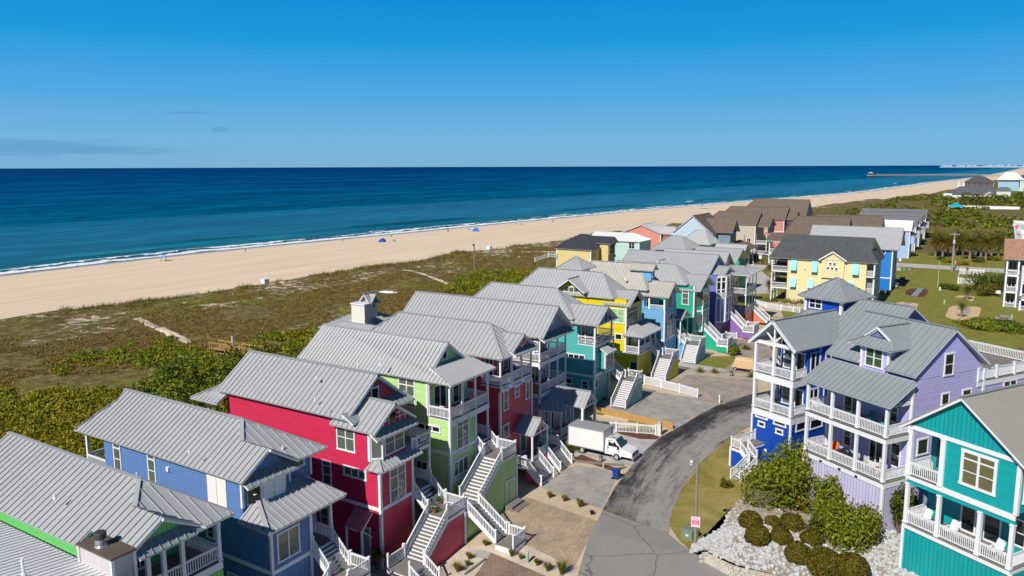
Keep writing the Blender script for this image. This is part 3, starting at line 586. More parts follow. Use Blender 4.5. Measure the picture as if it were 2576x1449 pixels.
def house_pinkred():
    L,Bt=lapbat('pinkred',(.62,.045,.09)); X0,X1=62.4,68.65; Y=40.0
    T=Thing('house','pink red house with small gabled door hood and twin stairs, second red one','house',(X0,Y,0),group=ROW)
    boxes(T,'wall',L,(X0,X1,Y+2.4,57,9.9,13.0)); boxes(T,'ground_storey_wall',Bt,(X0,X1,Y,56.9,-.2,9.9))
    roof(T,hip(61.95,69.1,39.45,58.5,13.05,15.7,h0=3.8,h1=3),sp=.52)
    roof(T,gable(63.9,68.3,39.3,43,13.5,14.85),sp=.55,name='porch_gable_roof'); 
    tri_wall(T,[(64.2,39.75,13.45),(68.0,39.75,13.45),(66.1,39.75,14.6)],(0,.1,0),plain('pink_gable',(.62,.16,.2),.5))
    b=B(); b.bar((66.1,39.66,13.45),(66.1,39.66,14.6),.09,.1)
    for s in (-1,1): b.bar((66.1,39.66,13.5),(66.1+s*.95,39.66,14.15),.08,.1); b.bar((66.1+s*1.95,39.64,13.42),(66.1,39.64,14.68),.12,.1)
    T.part('gable_truss',b,WHITE)
    roof(T,[[(64.0,39.0,13.0),(68.4,39.0,13.0),(68.4,39.8,13.45),(64.0,39.8,13.45)]],SLATE,sp=.5,name='pent_roof')
    porch_deck(T,X0,X1,Y-.1,Y+2.4,10.1,.6); columns(T,[(X0+.1,Y),(X0+2.2,Y),(X0+4.2,Y),(X1-.1,Y)],10.1,13.0); boxes(T,'porch_beam',WHITE,(X0,X1,Y-.08,Y+.08,12.75,13.0),(X0,X0+.14,Y+.1,Y+2.4,12.75,13))
    railing(T,[((X0+.1,Y+2.3,10.1),(X0+.1,Y+.1,10.1)),((X0+.2,Y,10.1),(X0+2.1,Y,10.1)),((X0+2.3,Y,10.1),(X0+4.1,Y,10.1)),((X0+4.3,Y,10.1),(X1-.2,Y,10.1)),((X1-.1,Y+.1,10.1),(X1-.1,Y+2.3,10.1))],post=0)
    door(T,'y',Y+2.4,-1,63.2,64.8,10.2,12.6,2); window(T,'y',Y+2.4,-1,65.6,67.8,10.4,12.5,2); door(T,'x',X0,-1,43,44.3,10.2,12.5,2)
    corners(T,[(X0,Y),(X1,Y)],-.2,9.5,.22)
    for q,c in (((1460,1020,1500,1165),1),((1552,985,1590,1060),1),((1640,945,1672,1075),1)): winpx(T,'y',Y,-1,'I',*q,cols=c,glass=LBLIND); 
    for x0,x1,y in ((1462,1510,1010),(1553,1598,978),(1640,1680,935)):
        p=T.hit('y',Y,'I',x0,y);q=T.hit('y',Y,'I',x1,y); boxes(T,'window_hood',WHITE,(p.x-.05,q.x+.05,Y-.25,Y,p.z,p.z+.14))
    winpx(T,'y',Y,-1,'O',155,520,190,585,sash=False,glass=LBLIND)
    # entrance hood, porch and twin stairs
    p=T.hit('y',37.9,'I',1740,1195); xr=66.6; zp=5.9
    roof(T,gable(64.9,68.4,37.6,Y,4.55,5.95),SLATE if 0 else GREY,sp=.45,name='entrance_hood')
    tri_wall(T,[(65.2,37.85,4.5),(68.1,37.85,4.5),(66.65,37.85,5.7)],(0,.08,0),plain('pink_gable',(.62,.16,.2),.5)); b=B(); b.bar((65.0,37.76,4.5),(68.3,37.76,4.5),.1,.14); b.bar((66.65,37.76,4.5),(66.65,37.76,5.7),.08,.08); b.bar((65.5,37.76,4.5),(66.3,37.76,5.3),.07,.08); b.bar((67.8,37.76,4.5),(67,37.76,5.3),.07,.08); T.part('gable_truss',b,WHITE)
    zf=1.75; porch_deck(T,63.5,70.6,37.7,Y,zf,.3); columns(T,[(65.1,37.8),(68.2,37.8)],zf,4.5)
    door(T,'y',Y,-1,66.2,67.5,zf+.03,4.2,1,name='front_door',glass=LBLIND)
    railing(T,[((63.6,39.9,zf),(63.6,37.8,zf)),((66.25,37.75,zf),(67.95,37.75,zf))])
    stair(T,(63.66,37.7,zf),(63.66,35.9,.05),(2.6,0,0),9); stair(T,(67.95,37.7,zf),(67.95,36.0,.05),(2.55,0,0),9)
    railing(T,[((70.5,39.9,zf),(70.5,37.8,zf))]); tri_wall(T,[(63.55,37.7,-.1),(63.55,37.7,zf-.3),(63.55,36.1,-.1)],(.06,0,0),L,'stair_wall'); boxes(T,'stair_wall',L,(66.3,67.9,37.6,37.7,0,zf-.05))
    adirondack('porch_chair','sea green slatted chair on the pink red house entrance porch',(69.3,38.6,zf),-.3,(.06,.42,.33)); adirondack('porch_chair','deep blue slatted chair on the pink red house top porch',(67.3,41.0,10.1),.1,(.03,.09,.28))
house_pinkred()
def house_lilac():
    L,Bt=lapbat('lilac',(.50,.43,.55)); X0,X1=73.9,80.4; Y=42.0; zf=.75
    T=Thing('house','lilac grey house with two stacked white porches and an octagonal porch pavilion','house',(X0,Y,0),group=ROW)
    boxes(T,'wall',L,(X0,X1,Y+2.6,61,2.0,12.5),(X0,X1,Y,Y+2.6,2.0,5.4)); boxes(T,'ground_storey_wall',Bt,(X0+.02,X1-.02,Y+.02,60,-.2,2.0))
    roof(T,gable(73.35,80.95,41.2,62.5,12.75,15.85),sp=.52); tri_wall(T,[(X0,Y+.1,12.6),(X1,Y+.1,12.6),(77.15,Y+.1,15.55)],(0,.12,0),L); b=B(); b.box(76.8,77.5,Y+.02,Y+.1,13.7,14.6); T.part('attic_vent',b,WHITE)
    roof(T,[[(73.5,41.0,12.35),(80.8,41.0,12.35),(80.8,42.1,12.9),(73.5,42.1,12.9)]],SLATE,sp=.5,name='pent_roof')
    for z,sk in ((9.75,.5),(6.05,.5)):
        porch_deck(T,X0-.05,X1+.05,Y-.1,Y+2.6,z,sk); h=12.5 if z>9 else 9.2
        columns(T,[(X0+.1,Y),(X0+2.25,Y),(X0+4.4,Y),(X1-.1,Y)],z,h)
        railing(T,[((X0+.2,Y,z),(X0+2.15,Y,z)),((X0+2.35,Y,z),(X0+4.3,Y,z)),((X0+4.5,Y,z),(X1-.2,Y,z)),((X1-.1,Y+.1,z),(X1-.1,Y+2.5,z))],post=0,sp=.17)
        railing(T,[((X0+.1,Y+2.5,z),(X0+.1,Y+.1,z))],post=0,sp=.17,mat=WHITE if z>9 else plain('raw_pine_rail',(.42,.22,.09),.7))
        window(T,'y',Y+2.6,-1,74.7,75.9,z+.4,z+2.6,1); door(T,'y',Y+2.6,-1,76.4,78.2,z+.05,z+2.5,2); window(T,'y',Y+2.6,-1,78.8,79.9,z+.4,z+2.6,1)
    winpx(T,'x',X0,-1,'I',1705,610,1745,700); door(T,'x',X0,-1,45,46.4,9.9,12.2,2); door(T,'x',X0,-1,45,46.2,6.2,8.4,1)
    # pavilion
    gx0,gx1,gy0,gy1=74.2,79.6,39.6,43; ex0,ex1=73.3,80.3
    roof(T,[[(74.6,39.2,4.1),(78.4,39.2,4.1),(77.5,40.95,6.1),(77.5,41,6.1)],[(73.0,41.4,4.5),(74.6,39.2,4.1),(77.5,40.95,6.1)],[(73.0,42.3,4.5),(73.0,41.4,4.5),(77.5,40.95,6.1),(77.5,42.2,6.1)],[(78.4,39.2,4.1),(80.6,41.4,4.4),(77.5,40.95,6.1)],[(80.6,41.4,4.4),(80.6,42.3,4.4),(77.5,42.2,6.1),(77.5,40.95,6.1)]],GREY,sp=.5,name='pavilion_roof')
    roof(T,gable(75.75,79.25,37.1,40.9,4.6,6.12),GREY,sp=.5,name='entrance_roof'); b=B(); b.bar((75.9,37.3,4.5),(79.1,37.3,4.5),.12,.16); b.bar((77.5,37.25,4.5),(77.5,37.25,5.9),.08,.09)
    for s in (-1,1): b.bar((77.5+s*1.6,37.24,4.45),(77.5,37.24,5.95),.12,.1); b.bar((77.5+s*.9,37.25,4.5),(77.5+s*.45,37.25,5.5),.07,.08)
    T.part('gable_truss',b,WHITE)
    porch_deck(T,73.7,80.0,39.7,42,zf,.5); columns(T,[(74.1,40.6),(75.2,39.85),(78.2,39.85),(79.7,41.0)],zf,4.2); columns(T,[(75.9,37.4),(79.1,37.4)],0,4.5,.26)
    railing(T,[((74.1,41.9,zf),(74.1,40.6,zf)),((74.1,40.6,zf),(75.2,39.85,zf)),((75.2,39.85,zf),(77.3,39.85,zf))],post=0); window(T,'x',X0-.02,-1,43,43.9,1.2,3.4); window(T,'y',Y,-1,75.2,75.9,1.3,3.6); door(T,'y',Y,-1,76.3,77.4,.8,3.4,1)
    boxes(T,'porch_step',DECK,(75.2,77.6,38.9,39.7,0,.4),(75.2,77.6,38.3,38.9,0,.2))
    corners(T,[(X0,Y),(X1,Y)],-.2,5.4,.24); chair('porch_chair','white chair on the lilac house top porch',(74.9,43.4,9.75),1.8)
house_lilac()
def house_turquoise():
    L,Bt=lapbat('turquoise',(.085,.43,.41)); X0,X1=89.8,94.5; Y=42.6
    T=Thing('house','turquoise house with a boxed bay window, patterned porch rail and white stair','house',(X0,Y,0),group=ROW)
    boxes(T,'wall',L,(X0,X1,Y,45.2,4.1,8.3),(X0,96,45.2,61,4.1,11.4)); boxes(T,'ground_storey_wall',Bt,(X0+.02,X1-.02,Y+.02,45.2,-.3,4.1),(X0+.02,95.98,45.2,60.9,-.3,4.1))
    roof(T,hip(89.3,96.7,45.6,64,11.7,15.1,h0=4.6,h1=3),sp=.55); roof(T,gable(89.3,95.9,41.9,48.5,11.25,13.3),sp=.6,name='porch_gable_roof')
    b=B(); b.bar((89.5,42.0,11.2),(95.7,42.0,11.2),.12,.16); b.bar((92.6,42.0,11.2),(92.6,42.0,13.1),.1,.1)
    for s in (-1,1): b.bar((92.6+s*3.1,41.98,11.2),(92.6,41.98,13.2),.14,.12); b.bar((92.6+s*1.6,42,11.2),(92.6+s*.7,42,12.6),.08,.09)
    T.part('gable_truss',b,WHITE); boxes(T,'porch_ceiling',WHITE,(89.6,95.8,42.3,46,11.05,11.15))
    porch_deck(T,X0,96.1,Y-.1,45.2,8.5,.45); columns(T,[(X0+.1,Y),(95.2,Y)],8.5,11.1,.22); dk='x'
    railing(T,[((X0+.1,45.1,8.5),(X0+.1,Y+1.4,8.5)),((X0+.1,Y+1.4,8.5),(X0+.1,Y+.1,8.5)),((X0+.2,Y,8.5),(92.5,Y,8.5)),((92.5,Y,8.5),(95.1,Y,8.5))],deco='x',post=.1); railing(T,[((96,Y,8.5),(96,45,8.5))],post=0)
    door(T,'y',45.2,-1,91,93,8.6,10.9,2); window(T,'y',45.2,-1,93.8,95,9,10.9)
    corners(T,[(X0,Y),(X1,Y+.02)],-.2,8.3,.24); band(T,X0,X1,Y,46,4.0); boxes(T,'band_trim',WHITE,(X0-.05,X0+.1,46,61,4,4.25))
    winpx(T,'x',X0,-1,'F',540,295,775,380,cols=4,sash=False,fw_=.13); winpx(T,'x',X0,-1,'F',570,560,640,635,sash=False); winpx(T,'x',X0,-1,'F',740,590,815,690,glass=GLASS)
    winpx(T,'y',Y,-1,'F',880,575,912,665,sash=False,glass=LBLIND)
    # boxed bay
    bay=boxes(T,'bay',L,(91.5,94.0,Y-.8,Y,4.6,7.2)); window(T,'y',Y-.8,-1,91.7,93.9,4.9,7.0,2,glass=LBLIND,parent=bay); b=B(); 
    for x in (91.5,94.0): b.box(x-.1,x+.1,Y-.9,Y-.7,4.5,7.2)
    b.box(91.4,94.1,Y-.88,Y,4.4,4.6); T.part('bay_trim',b,WHITE,bay); roof(T,[[(91.2,Y-1.3,7.1),(94.3,Y-1.3,7.1),(94.3,Y,7.9),(91.2,Y,7.9)]],GREY,sp=.35,name='bay_roof')
    # stairs
    columns(T,[(95.9,Y)],4.1,8.2); porch_deck(T,X1,96.1,Y-.1,45.2,4.1); railing(T,[((96,Y,4.1),(96,45,4.1))],post=0)
    stair(T,(94.6,Y-.1,4.1),(94.6,40.85,2.75),(1.7,0,0),6); porch_deck(T,94.9,97.1,38.6,40.85,2.75); railing(T,[((97.0,40.75,2.75),(97.0,38.7,2.75)),((97.0,38.7,2.75),(95.0,38.7,2.75))],deco='x')
    stair(T,(94.95,38.65,2.75),(91.3,38.65,0),(0,2.1,0),13,tread=plain('pale_stair_boards',(.27,.25,.235),.7)); boxes(T,'stair_wall',Bt,(94.95,97.0,38.62,40.7,-.2,2.4)); tri_wall(T,[(94.95,38.62,-.2),(94.95,38.62,2.35),(92.0,38.62,-.2)],(0,.08,0),Bt,'stair_wall')
    b=B(); b.lathe((0,0,0),[(.22,0),(.25,.08),(.25,.16),(.18,.2)],12); t=Thing('hose_reel','coiled garden hose on a reel by the turquoise house wall','hose reel',tuple(gz('F',975,815,0)),world=False); t.part('hose',b,plain('hose_tan',(.3,.22,.16),.6)); b=B(); b.box(-.05,.05,-.25,.25,0,.5); t.part('stand',b,DARK)
raised(house_turquoise)
def house_yellow():
    L,Bt=lapbat('yellow',(.78,.60,.006)); X0=104.2
    T=Thing('house','bright yellow house with cupola roof, dormer and corner porch','house',(X0,42.2,0),group=ROW)
    boxes(T,'wall',L,(X0,110,44.3,62,4.05,12.2)); boxes(T,'ground_storey_wall',Bt,(X0+.02,109.98,42.4,61.9,-.2,4.05))
    roof(T,hip(103.7,110.7,46.3,64,12.25,15.65,h0=3.3,h1=3),sp=.55); roof(T,gable(103.8,110.4,43.5,48,11.4,13.25),sp=.5,name='tower_roof')
    tri_wall(T,[(X0,44.3,11.3),(110,44.3,11.3),(107.1,44.3,13.0)],(0,.12,0),L); window(T,'y',44.3,-1,106.7,107.5,11.9,12.6,1,False)
    roof(T,gable(102.9,106.5,50.6,56.2,12.9,14.9,ax='x'),sp=.4,name='dormer_roof'); tri_wall(T,[(103.95,51.1,12.3),(103.95,55.7,12.3),(103.95,55.7,12.9),(103.95,53.4,14.6),(103.95,51.1,12.9)],(.2,0,0),L,'dormer_wall'); winpx(T,'x',103.95,-1,'J',440,545,570,605,cols=3,sash=False,glass=BLIND)
    roof(T,pyramid(107.1,112.3,53.1,57.9,15.75,17.6),sp=.45,name='cupola_roof'); boxes(T,'cupola_wall',WHITE,(107.9,111.5,53.9,57.1,14,15.7)); window(T,'y',53.9,-1,108.7,110.7,15.0,15.6,2,False)
    corners(T,[(X0,44.3),(110,44.32)],4.1,11.4,.24)
    winpx(T,'x',X0,-1,'J',785,725,955,865,cols=3,sash=True,glass=plain('green_blinds',(.30,.48,.25),.3)); winpx(T,'x',X0,-1,'J',875,945,935,1005,sash=False); winpx(T,'x',X0,-1,'J',1000,1180,1065,1265,sash=False)
    winpx(T,'y',44.3,-1,'J',980,740,1062,850,cols=4,transom=.25,glass=GLASS,fw_=.1)
    band(T,X0,110,42.4,62,3.95,.3)
    roof(T,[[(103.7,41.3,6.9),(111.6,41.3,6.9),(110.5,44.3,8.1),(105.2,44.3,8.1)],[(103.7,44.6,6.9),(103.7,41.3,6.9),(105.2,44.3,8.1)],[(111.6,41.3,6.9),(111.6,44.6,6.9),(110.5,44.3,8.1)]],GREY,sp=.4,name='porch_roof')
    porch_deck(T,X0,111,42.1,44.3,4.25,.25); columns(T,[(X0+.1,42.2),(106.6,42.2),(108.8,42.2),(110.9,42.2)],4.25,6.9); railing(T,[((X0+.1,44.2,4.25),(X0+.1,42.3,4.25)),((X0+.2,42.2,4.25),(106.5,42.2,4.25)),((106.7,42.2,4.25),(108.7,42.2,4.25))],post=0); door(T,'y',44.3,-1,105,106.4,4.3,6.5,1); window(T,'y',44.3,-1,107.2,108.6,4.8,6.4,2); door(T,'y',44.3,-1,109,110,4.3,6.5,1)
    stair(T,(109.0,42.1,4.25),(109.0,40.9,2.75),(2.0,0,0),6); porch_deck(T,109.2,111.9,38.6,40.9,2.75); railing(T,[((111.8,40.8,2.75),(111.8,38.7,2.75)),((111.8,38.7,2.75),(109.3,38.7,2.75))])
    stair(T,(109.3,38.65,2.75),(106.2,38.65,0),(0,2.2,0),13,tread=plain('pale_stair_boards',(.27,.25,.235),.7)); boxes(T,'stair_wall',Bt,(109.3,111.8,38.62,40.8,-.2,2.4)); tri_wall(T,[(109.3,38.62,-.2),(109.3,38.62,2.35),(106.8,38.62,-.2)],(0,.08,0),Bt,'stair_wall')
    vent(T,tuple(T.hit('z',13.6,'J',675,545)),.35,.06)
raised(house_yellow)
def house_sky():
    L,Bt=lapbat('skyblue',(.16,.40,.66)); X0,X1=115.7,120.9; Y=42.5
    T=Thing('house','sky blue house with stained metal roof and a little roof lookout','house',(X0,Y,0),group=ROW)
    boxes(T,'wall',L,(X0,X1,Y,46,3.9,8.9),(X0,X1,Y,Y+.15,8.9,11.1),(X0,122.5,46,62,3.9,11.9)); boxes(T,'ground_storey_wall',Bt,(X0+.02,X1-.02,Y+.02,61,-.3,3.9))
    roof(T,hip(115.2,122.8,45.4,60,12.0,15.8,h0=3,h1=3),STAIN,sp=.55); roof(T,gable(115.2,121.3,41.7,47.5,11.15,13.25),STAIN,sp=.5,name='tower_roof'); tri_wall(T,[(X0,Y+.02,11.0),(X1,Y+.02,11.0),(118.25,Y+.02,13.0)],(0,.12,0),L)
    roof(T,gable(114.9,117.6,56.0,59.5,13.0,14.6,ax='x'),STAIN,sp=.4,name='dormer_roof')
    boxes(T,'lookout_wall',L,(117.6,119.2,45.7,48.5,13.2,15.2)); roof(T,gable(117.1,119.7,45.2,49.5,15.0,16.0),STAIN,sp=.45,name='lookout_roof'); window(T,'y',45.7,-1,118,118.8,13.8,14.9,2)
    # open loggia
    boxes(T,'porch_floor',DECK,(X0,X1,Y,46,8.9,8.98)); corners(T,[(X0+.1,Y+.1),(X1-.1,Y+.1),(X0+.1,45.2)],8.9,11.1,.26); boxes(T,'porch_beam',WHITE,(X0,X0+.2,Y+.2,46,10.85,11.1)); boxes(T,'parapet',L,(X0,X0+.14,Y+.2,46,8.98,9.3)); door(T,'y',46,-1,116.4,118,9,10.8,2)
    winpx(T,'y',Y,-1,'J',1325,630,1355,725,sash=False); railing(T,[((X0+.1,45.1,8.98),(X0+.1,Y+.2,8.98))],h=.7,post=0)
    winpx(T,'y',Y,-1,'J',1315,790,1362,960,cols=2,transom=.3,glass=LBLIND); band(T,X0,X1,Y,47,3.85,.25); corners(T,[(X0,Y),(X1,Y+.02)],-.2,8.9,.22)
    roof(T,gable(120.5,125,41.2,47,6.7,8.0),GREY,sp=.45,name='entrance_roof'); columns(T,[(120.9,41.6),(124.4,41.6)],2.6,6.6); b=B(); b.bar((120.8,41.4,6.6),(124.8,41.4,6.6),.1,.14); b.bar((122.75,41.4,6.6),(122.75,41.4,7.9),.08,.08); b.bar((121.4,41.38,6.6),(122.4,41.38,7.5),.07,.07); b.bar((124.1,41.38,6.6),(123.1,41.38,7.5),.07,.07); T.part('gable_truss',b,WHITE)
    boxes(T,'entrance_wall',L,(120.9,124.6,46.5,47,3.9,7)); porch_deck(T,120.9,124.4,42.3,46.5,3.95); door(T,'y',46.5,-1,122,123.5,4,6.3,1)
    stair(T,(121.3,42.3,3.95),(121.3,40.8,2.5),(2.4,0,0),6); porch_deck(T,121.2,124.2,38.2,40.8,2.5); railing(T,[((124.1,40.7,2.5),(124.1,38.3,2.5)),((124.1,38.3,2.5),(121.3,38.3,2.5))])
    stair(T,(121.3,38.25,2.5),(118.9,38.25,0),(0,2.4,0),12,tread=plain('pale_stair_boards',(.27,.25,.235),.7)); boxes(T,'stair_wall',Bt,(121.3,124.1,38.22,40.7,-.2,2.15)); tri_wall(T,[(121.3,38.22,-.2),(121.3,38.22,2.1),(119.3,38.22,-.2)],(0,.08,0),Bt,'stair_wall'); tri_wall(T,[(121.28,42.2,-.2),(121.28,42.2,3.6),(121.28,40.8,2.1),(121.28,40.8,-.2)],(.06,0,0),L,'stair_wall')
    vent(T,tuple(T.hit('z',13.6,'M',855,800)),.3,.12)
raised(house_sky)
def house_emerald():
    L,Bt=lapbat('emerald',(.008,.40,.235)); X0,X1=127.6,134; Y=41.6
    T=Thing('house','emerald green house with two-storey bay and stair down to a square landing','house',(X0,Y,0),group=ROW)
    boxes(T,'wall',L,(X0,X1,Y,60,3.2,11.2)); boxes(T,'ground_storey_wall',Bt,(X0+.02,X1-.02,Y+.02,59,-.3,3.2)); roof(T,hip(127.1,134.8,42.9,60.5,11.5,14.5,h0=3.5,h1=3),sp=.55); roof(T,gable(127.3,136.2,40.4,46.5,10.6,12.85),sp=.55,name='bay_roof')
    b=B(); b.prism([(128.6,Y,3.0),(129.6,Y-.9,3.0),(133.0,Y-.9,3.0),(134,Y,3.0)],(0,0,7.5)); bay=T.part('bay',b,L)
    for z0,z1 in ((4.2,6.2),(7.9,10.1)):
        window(T,'y',Y-.9,-1,129.8,132.8,z0,z1,2,transom=.2,glass=LBLIND,parent=bay); 
        q=B(); q.prism([(128.62,Y-.1,z0),(129.5,Y-.9,z0),(129.44,Y-.97,z0),(128.5,Y-.12,z0)],(0,0,z1-z0)); T.part('pane',q,LBLIND,bay)
    b=B(); 
    for z in (3.0,6.6,10.3): b.prism([(128.5,Y,z),(129.55,Y-.98,z),(133.05,Y-.98,z),(134.1,Y,z)],(0,0,.3))
    for x,y in ((128.6,Y-.05),(129.6,Y-.93),(133.0,Y-.93)): b.box(x-.12,x+.12,y-.1,y+.1,3.3,10.3)
    T.part('bay_trim',b,WHITE,bay); b=B(); b.bar((127.6,40.7,10.5),(135.9,40.7,10.5),.1,.14); b.bar((131.75,40.7,10.5),(131.75,40.7,12.7),.09,.09)
    for s in (-1,1): b.bar((131.75+s*4.3,40.66,10.5),(131.75,40.66,12.75),.16,.12)
    T.part('gable_truss',b,WHITE); tri_wall(T,[(X0,41.3,10.5),(135,41.3,10.5),(131.5,41.3,12.4)],(0,.1,0),L)
    winpx(T,'x',X0,-1,'J',1445,570,1500,705,transom=.25,glass=LBLIND); corners(T,[(X0,Y)],3,11.3,.24)
    stair(T,(130.4,40.6,3.6),(130.4,38,1.2),(2.2,0,0),11); porch_deck(T,129.4,135.2,35.9,38,1.2,.4); boxes(T,'stair_wall',Bt,(129.5,135.1,36,37.9,-.2,.75)); railing(T,[((129.5,37.9,1.2),(129.5,36,1.2)),((129.5,36,1.2),(132.4,36,1.2)),((135.1,38,1.2),(135.1,36,1.2)),((132.8,37.9,1.2),(135.1,37.9,1.2))]); tri_wall(T,[(130.3,40.6,-.2),(130.3,40.6,3.2),(130.3,38,.8),(130.3,38,-.2)],(.06,0,0),L,'stair_wall'); boxes(T,'stair_post_block',WHITE,(129.4,129.56,35.94,36.1,-.1,.9))
raised(house_emerald)
def house_violet():
    L,_=lapbat('periwinkle',(.17,.17,.48)); _,Bt=lapbat('violet',(.27,.15,.42)); X0,X1=138.2,146; Y=41
    T=Thing('house','violet house with white-framed glazed bay below a small front gable','house',(X0,Y,0),group=ROW)
    boxes(T,'wall',L,(X0,X1,Y,60,3.2,11.9)); boxes(T,'ground_storey_wall',Bt,(X0+.02,X1-.02,Y+.02,60,-.3,3.2)); roof(T,gable(138.2,150,42.3,61,12.0,15.15),sp=.6); tri_wall(T,[(138.4,42.7,12.0),(149.5,42.7,12.0),(144.1,42.7,14.9)],(0,.12,0),siding('periwinkle',(.17,.17,.48)))
    roof(T,gable(139.6,146.8,39.9,45,11.8,13.15),sp=.6,name='bay_roof'); tri_wall(T,[(139.9,40.4,11.7),(146.5,40.4,11.7),(143.2,40.4,12.9)],(0,.1,0),L)
    b=B(); pl=[(138.6,Y,0),(140.2,Y-1.3,0),(144.0,Y-1.3,0),(145.4,Y,0)]; b.prism([(x,y,3.0) for x,y,_ in pl],(0,0,4.6)); bay=T.part('bay',b,L)
    b=B(); b.prism([(x,y,7.8) for x,y,_ in pl],(0,0,3.7)); T.part('bay_glazing',b,GLASS,bay)
    b=B()
    for z,h in ((7.5,.35),(9.1,.15),(10.6,.15),(11.4,.35),(3.0,.25)): b.prism([(138.5,Y,z),(140.15,Y-1.38,z),(144.05,Y-1.38,z),(145.5,Y,z)],(0,0,h))
    for x,y in ((138.6,Y),(139.4,Y-.65),(140.2,Y-1.3),(142.1,Y-1.32),(144,Y-1.3),(145.3,Y-.1)): b.box(x-.14,x+.14,y-.12,y+.12,3.2,11.5)
    T.part('bay_trim',b,WHITE,bay); window(T,'y',Y-1.3,-1,140.6,143.6,4.4,6.6,2,glass=LBLIND,parent=bay); railing(T,[((138.5,Y-.1,7.75),(140.1,Y-1.4,7.75)),((140.2,Y-1.45,7.75),(144,Y-1.45,7.75))],h=.9,post=0)
    roof(T,gable(138.0,141,50.5,53.5,13.2,14.1,ax='x'),sp=.4,name='dormer_roof'); tri_wall(T,[(138.3,51,13.0),(138.3,53,13.0),(138.3,52,13.9)],(.1,0,0),L)
    stair(T,(143.2,40.4,4.6),(143.2,37.0,1.3),(2.4,0,0),15); porch_deck(T,142.5,146.5,34.8,37,1.3); boxes(T,'stair_wall',Bt,(142.6,146.4,34.9,36.9,-.2,.95)); railing(T,[((142.6,36.9,1.3),(142.6,35,1.3)),((142.6,34.9,1.3),(146.4,34.9,1.3)),((146.4,35,1.3),(146.4,37,1.3))]); tri_wall(T,[(143.1,40.4,-.2),(143.1,40.4,4.2),(143.1,37,.9),(143.1,37,-.2)],(.06,0,0),Bt,'stair_wall')
raised(house_violet)
def house_coral():
    L,Bt=lapbat('coral',(.70,.20,.115)); X0,X1=153.0,161; Y=39.2
    T=Thing('house','coral orange house with two open porches under a hipped roof','house',(X0,Y,0),group=ROW)
    boxes(T,'wall',L,(X0,X1,43,56,2.4,10.6),(X0,X1,Y,43,-.3,2.4)); roof(T,gable(152.4,161.8,44,58,10.9,14.3),sp=.6); tri_wall(T,[(X0,44.4,10.8),(X1,44.4,10.8),(157,44.4,13.9)],(0,.12,0),siding('coralpink',(.5,.2,.22))); window(T,'y',44.4,-1,156,158,11.2,12.9,2)
    roof(T,hip(152.3,162.2,38.4,44,10.4,11.6,h0=2.6,h1=0),sp=.5,name='porch_roof')
    for z in (2.6,6.6):
        porch_deck(T,X0,X1,Y,43,z,.5); columns(T,[(X0+.1,Y+.1),(155.6,Y+.1),(158.2,Y+.1),(X1-.1,Y+.1),(X0+.1,42.8)],z,z+3.6); railing(T,[((X0+.1,42.8,z),(X0+.1,Y+.2,z)),((X0+.2,Y+.1,z),(X1-.2,Y+.1,z)),((X1-.1,Y+.2,z),(X1-.1,42.8,z))],post=0,sp=.2); door(T,'y',43,-1,154,156,z+.1,z+2.4,2); window(T,'y',43,-1,157.5,159.5,z+.6,z+2.4,2)
    stair(T,(158.6,Y,2.6),(158.6,36.2,.0),(2.3,0,0),13); tri_wall(T,[(158.5,Y,-.2),(158.5,Y,2.3),(158.5,36.3,-.2)],(.06,0,0),L,'stair_wall'); chair('porch_chair','white chair on the coral house upper porch',(156,41,6.6),.4); table('porch_table','round pale table on the coral house upper porch',(158,41,6.6),(.5,.38,.2)); chair('porch_chair','white chair on the coral house lower porch',(156.4,41,2.6),.2)
raised(house_coral)
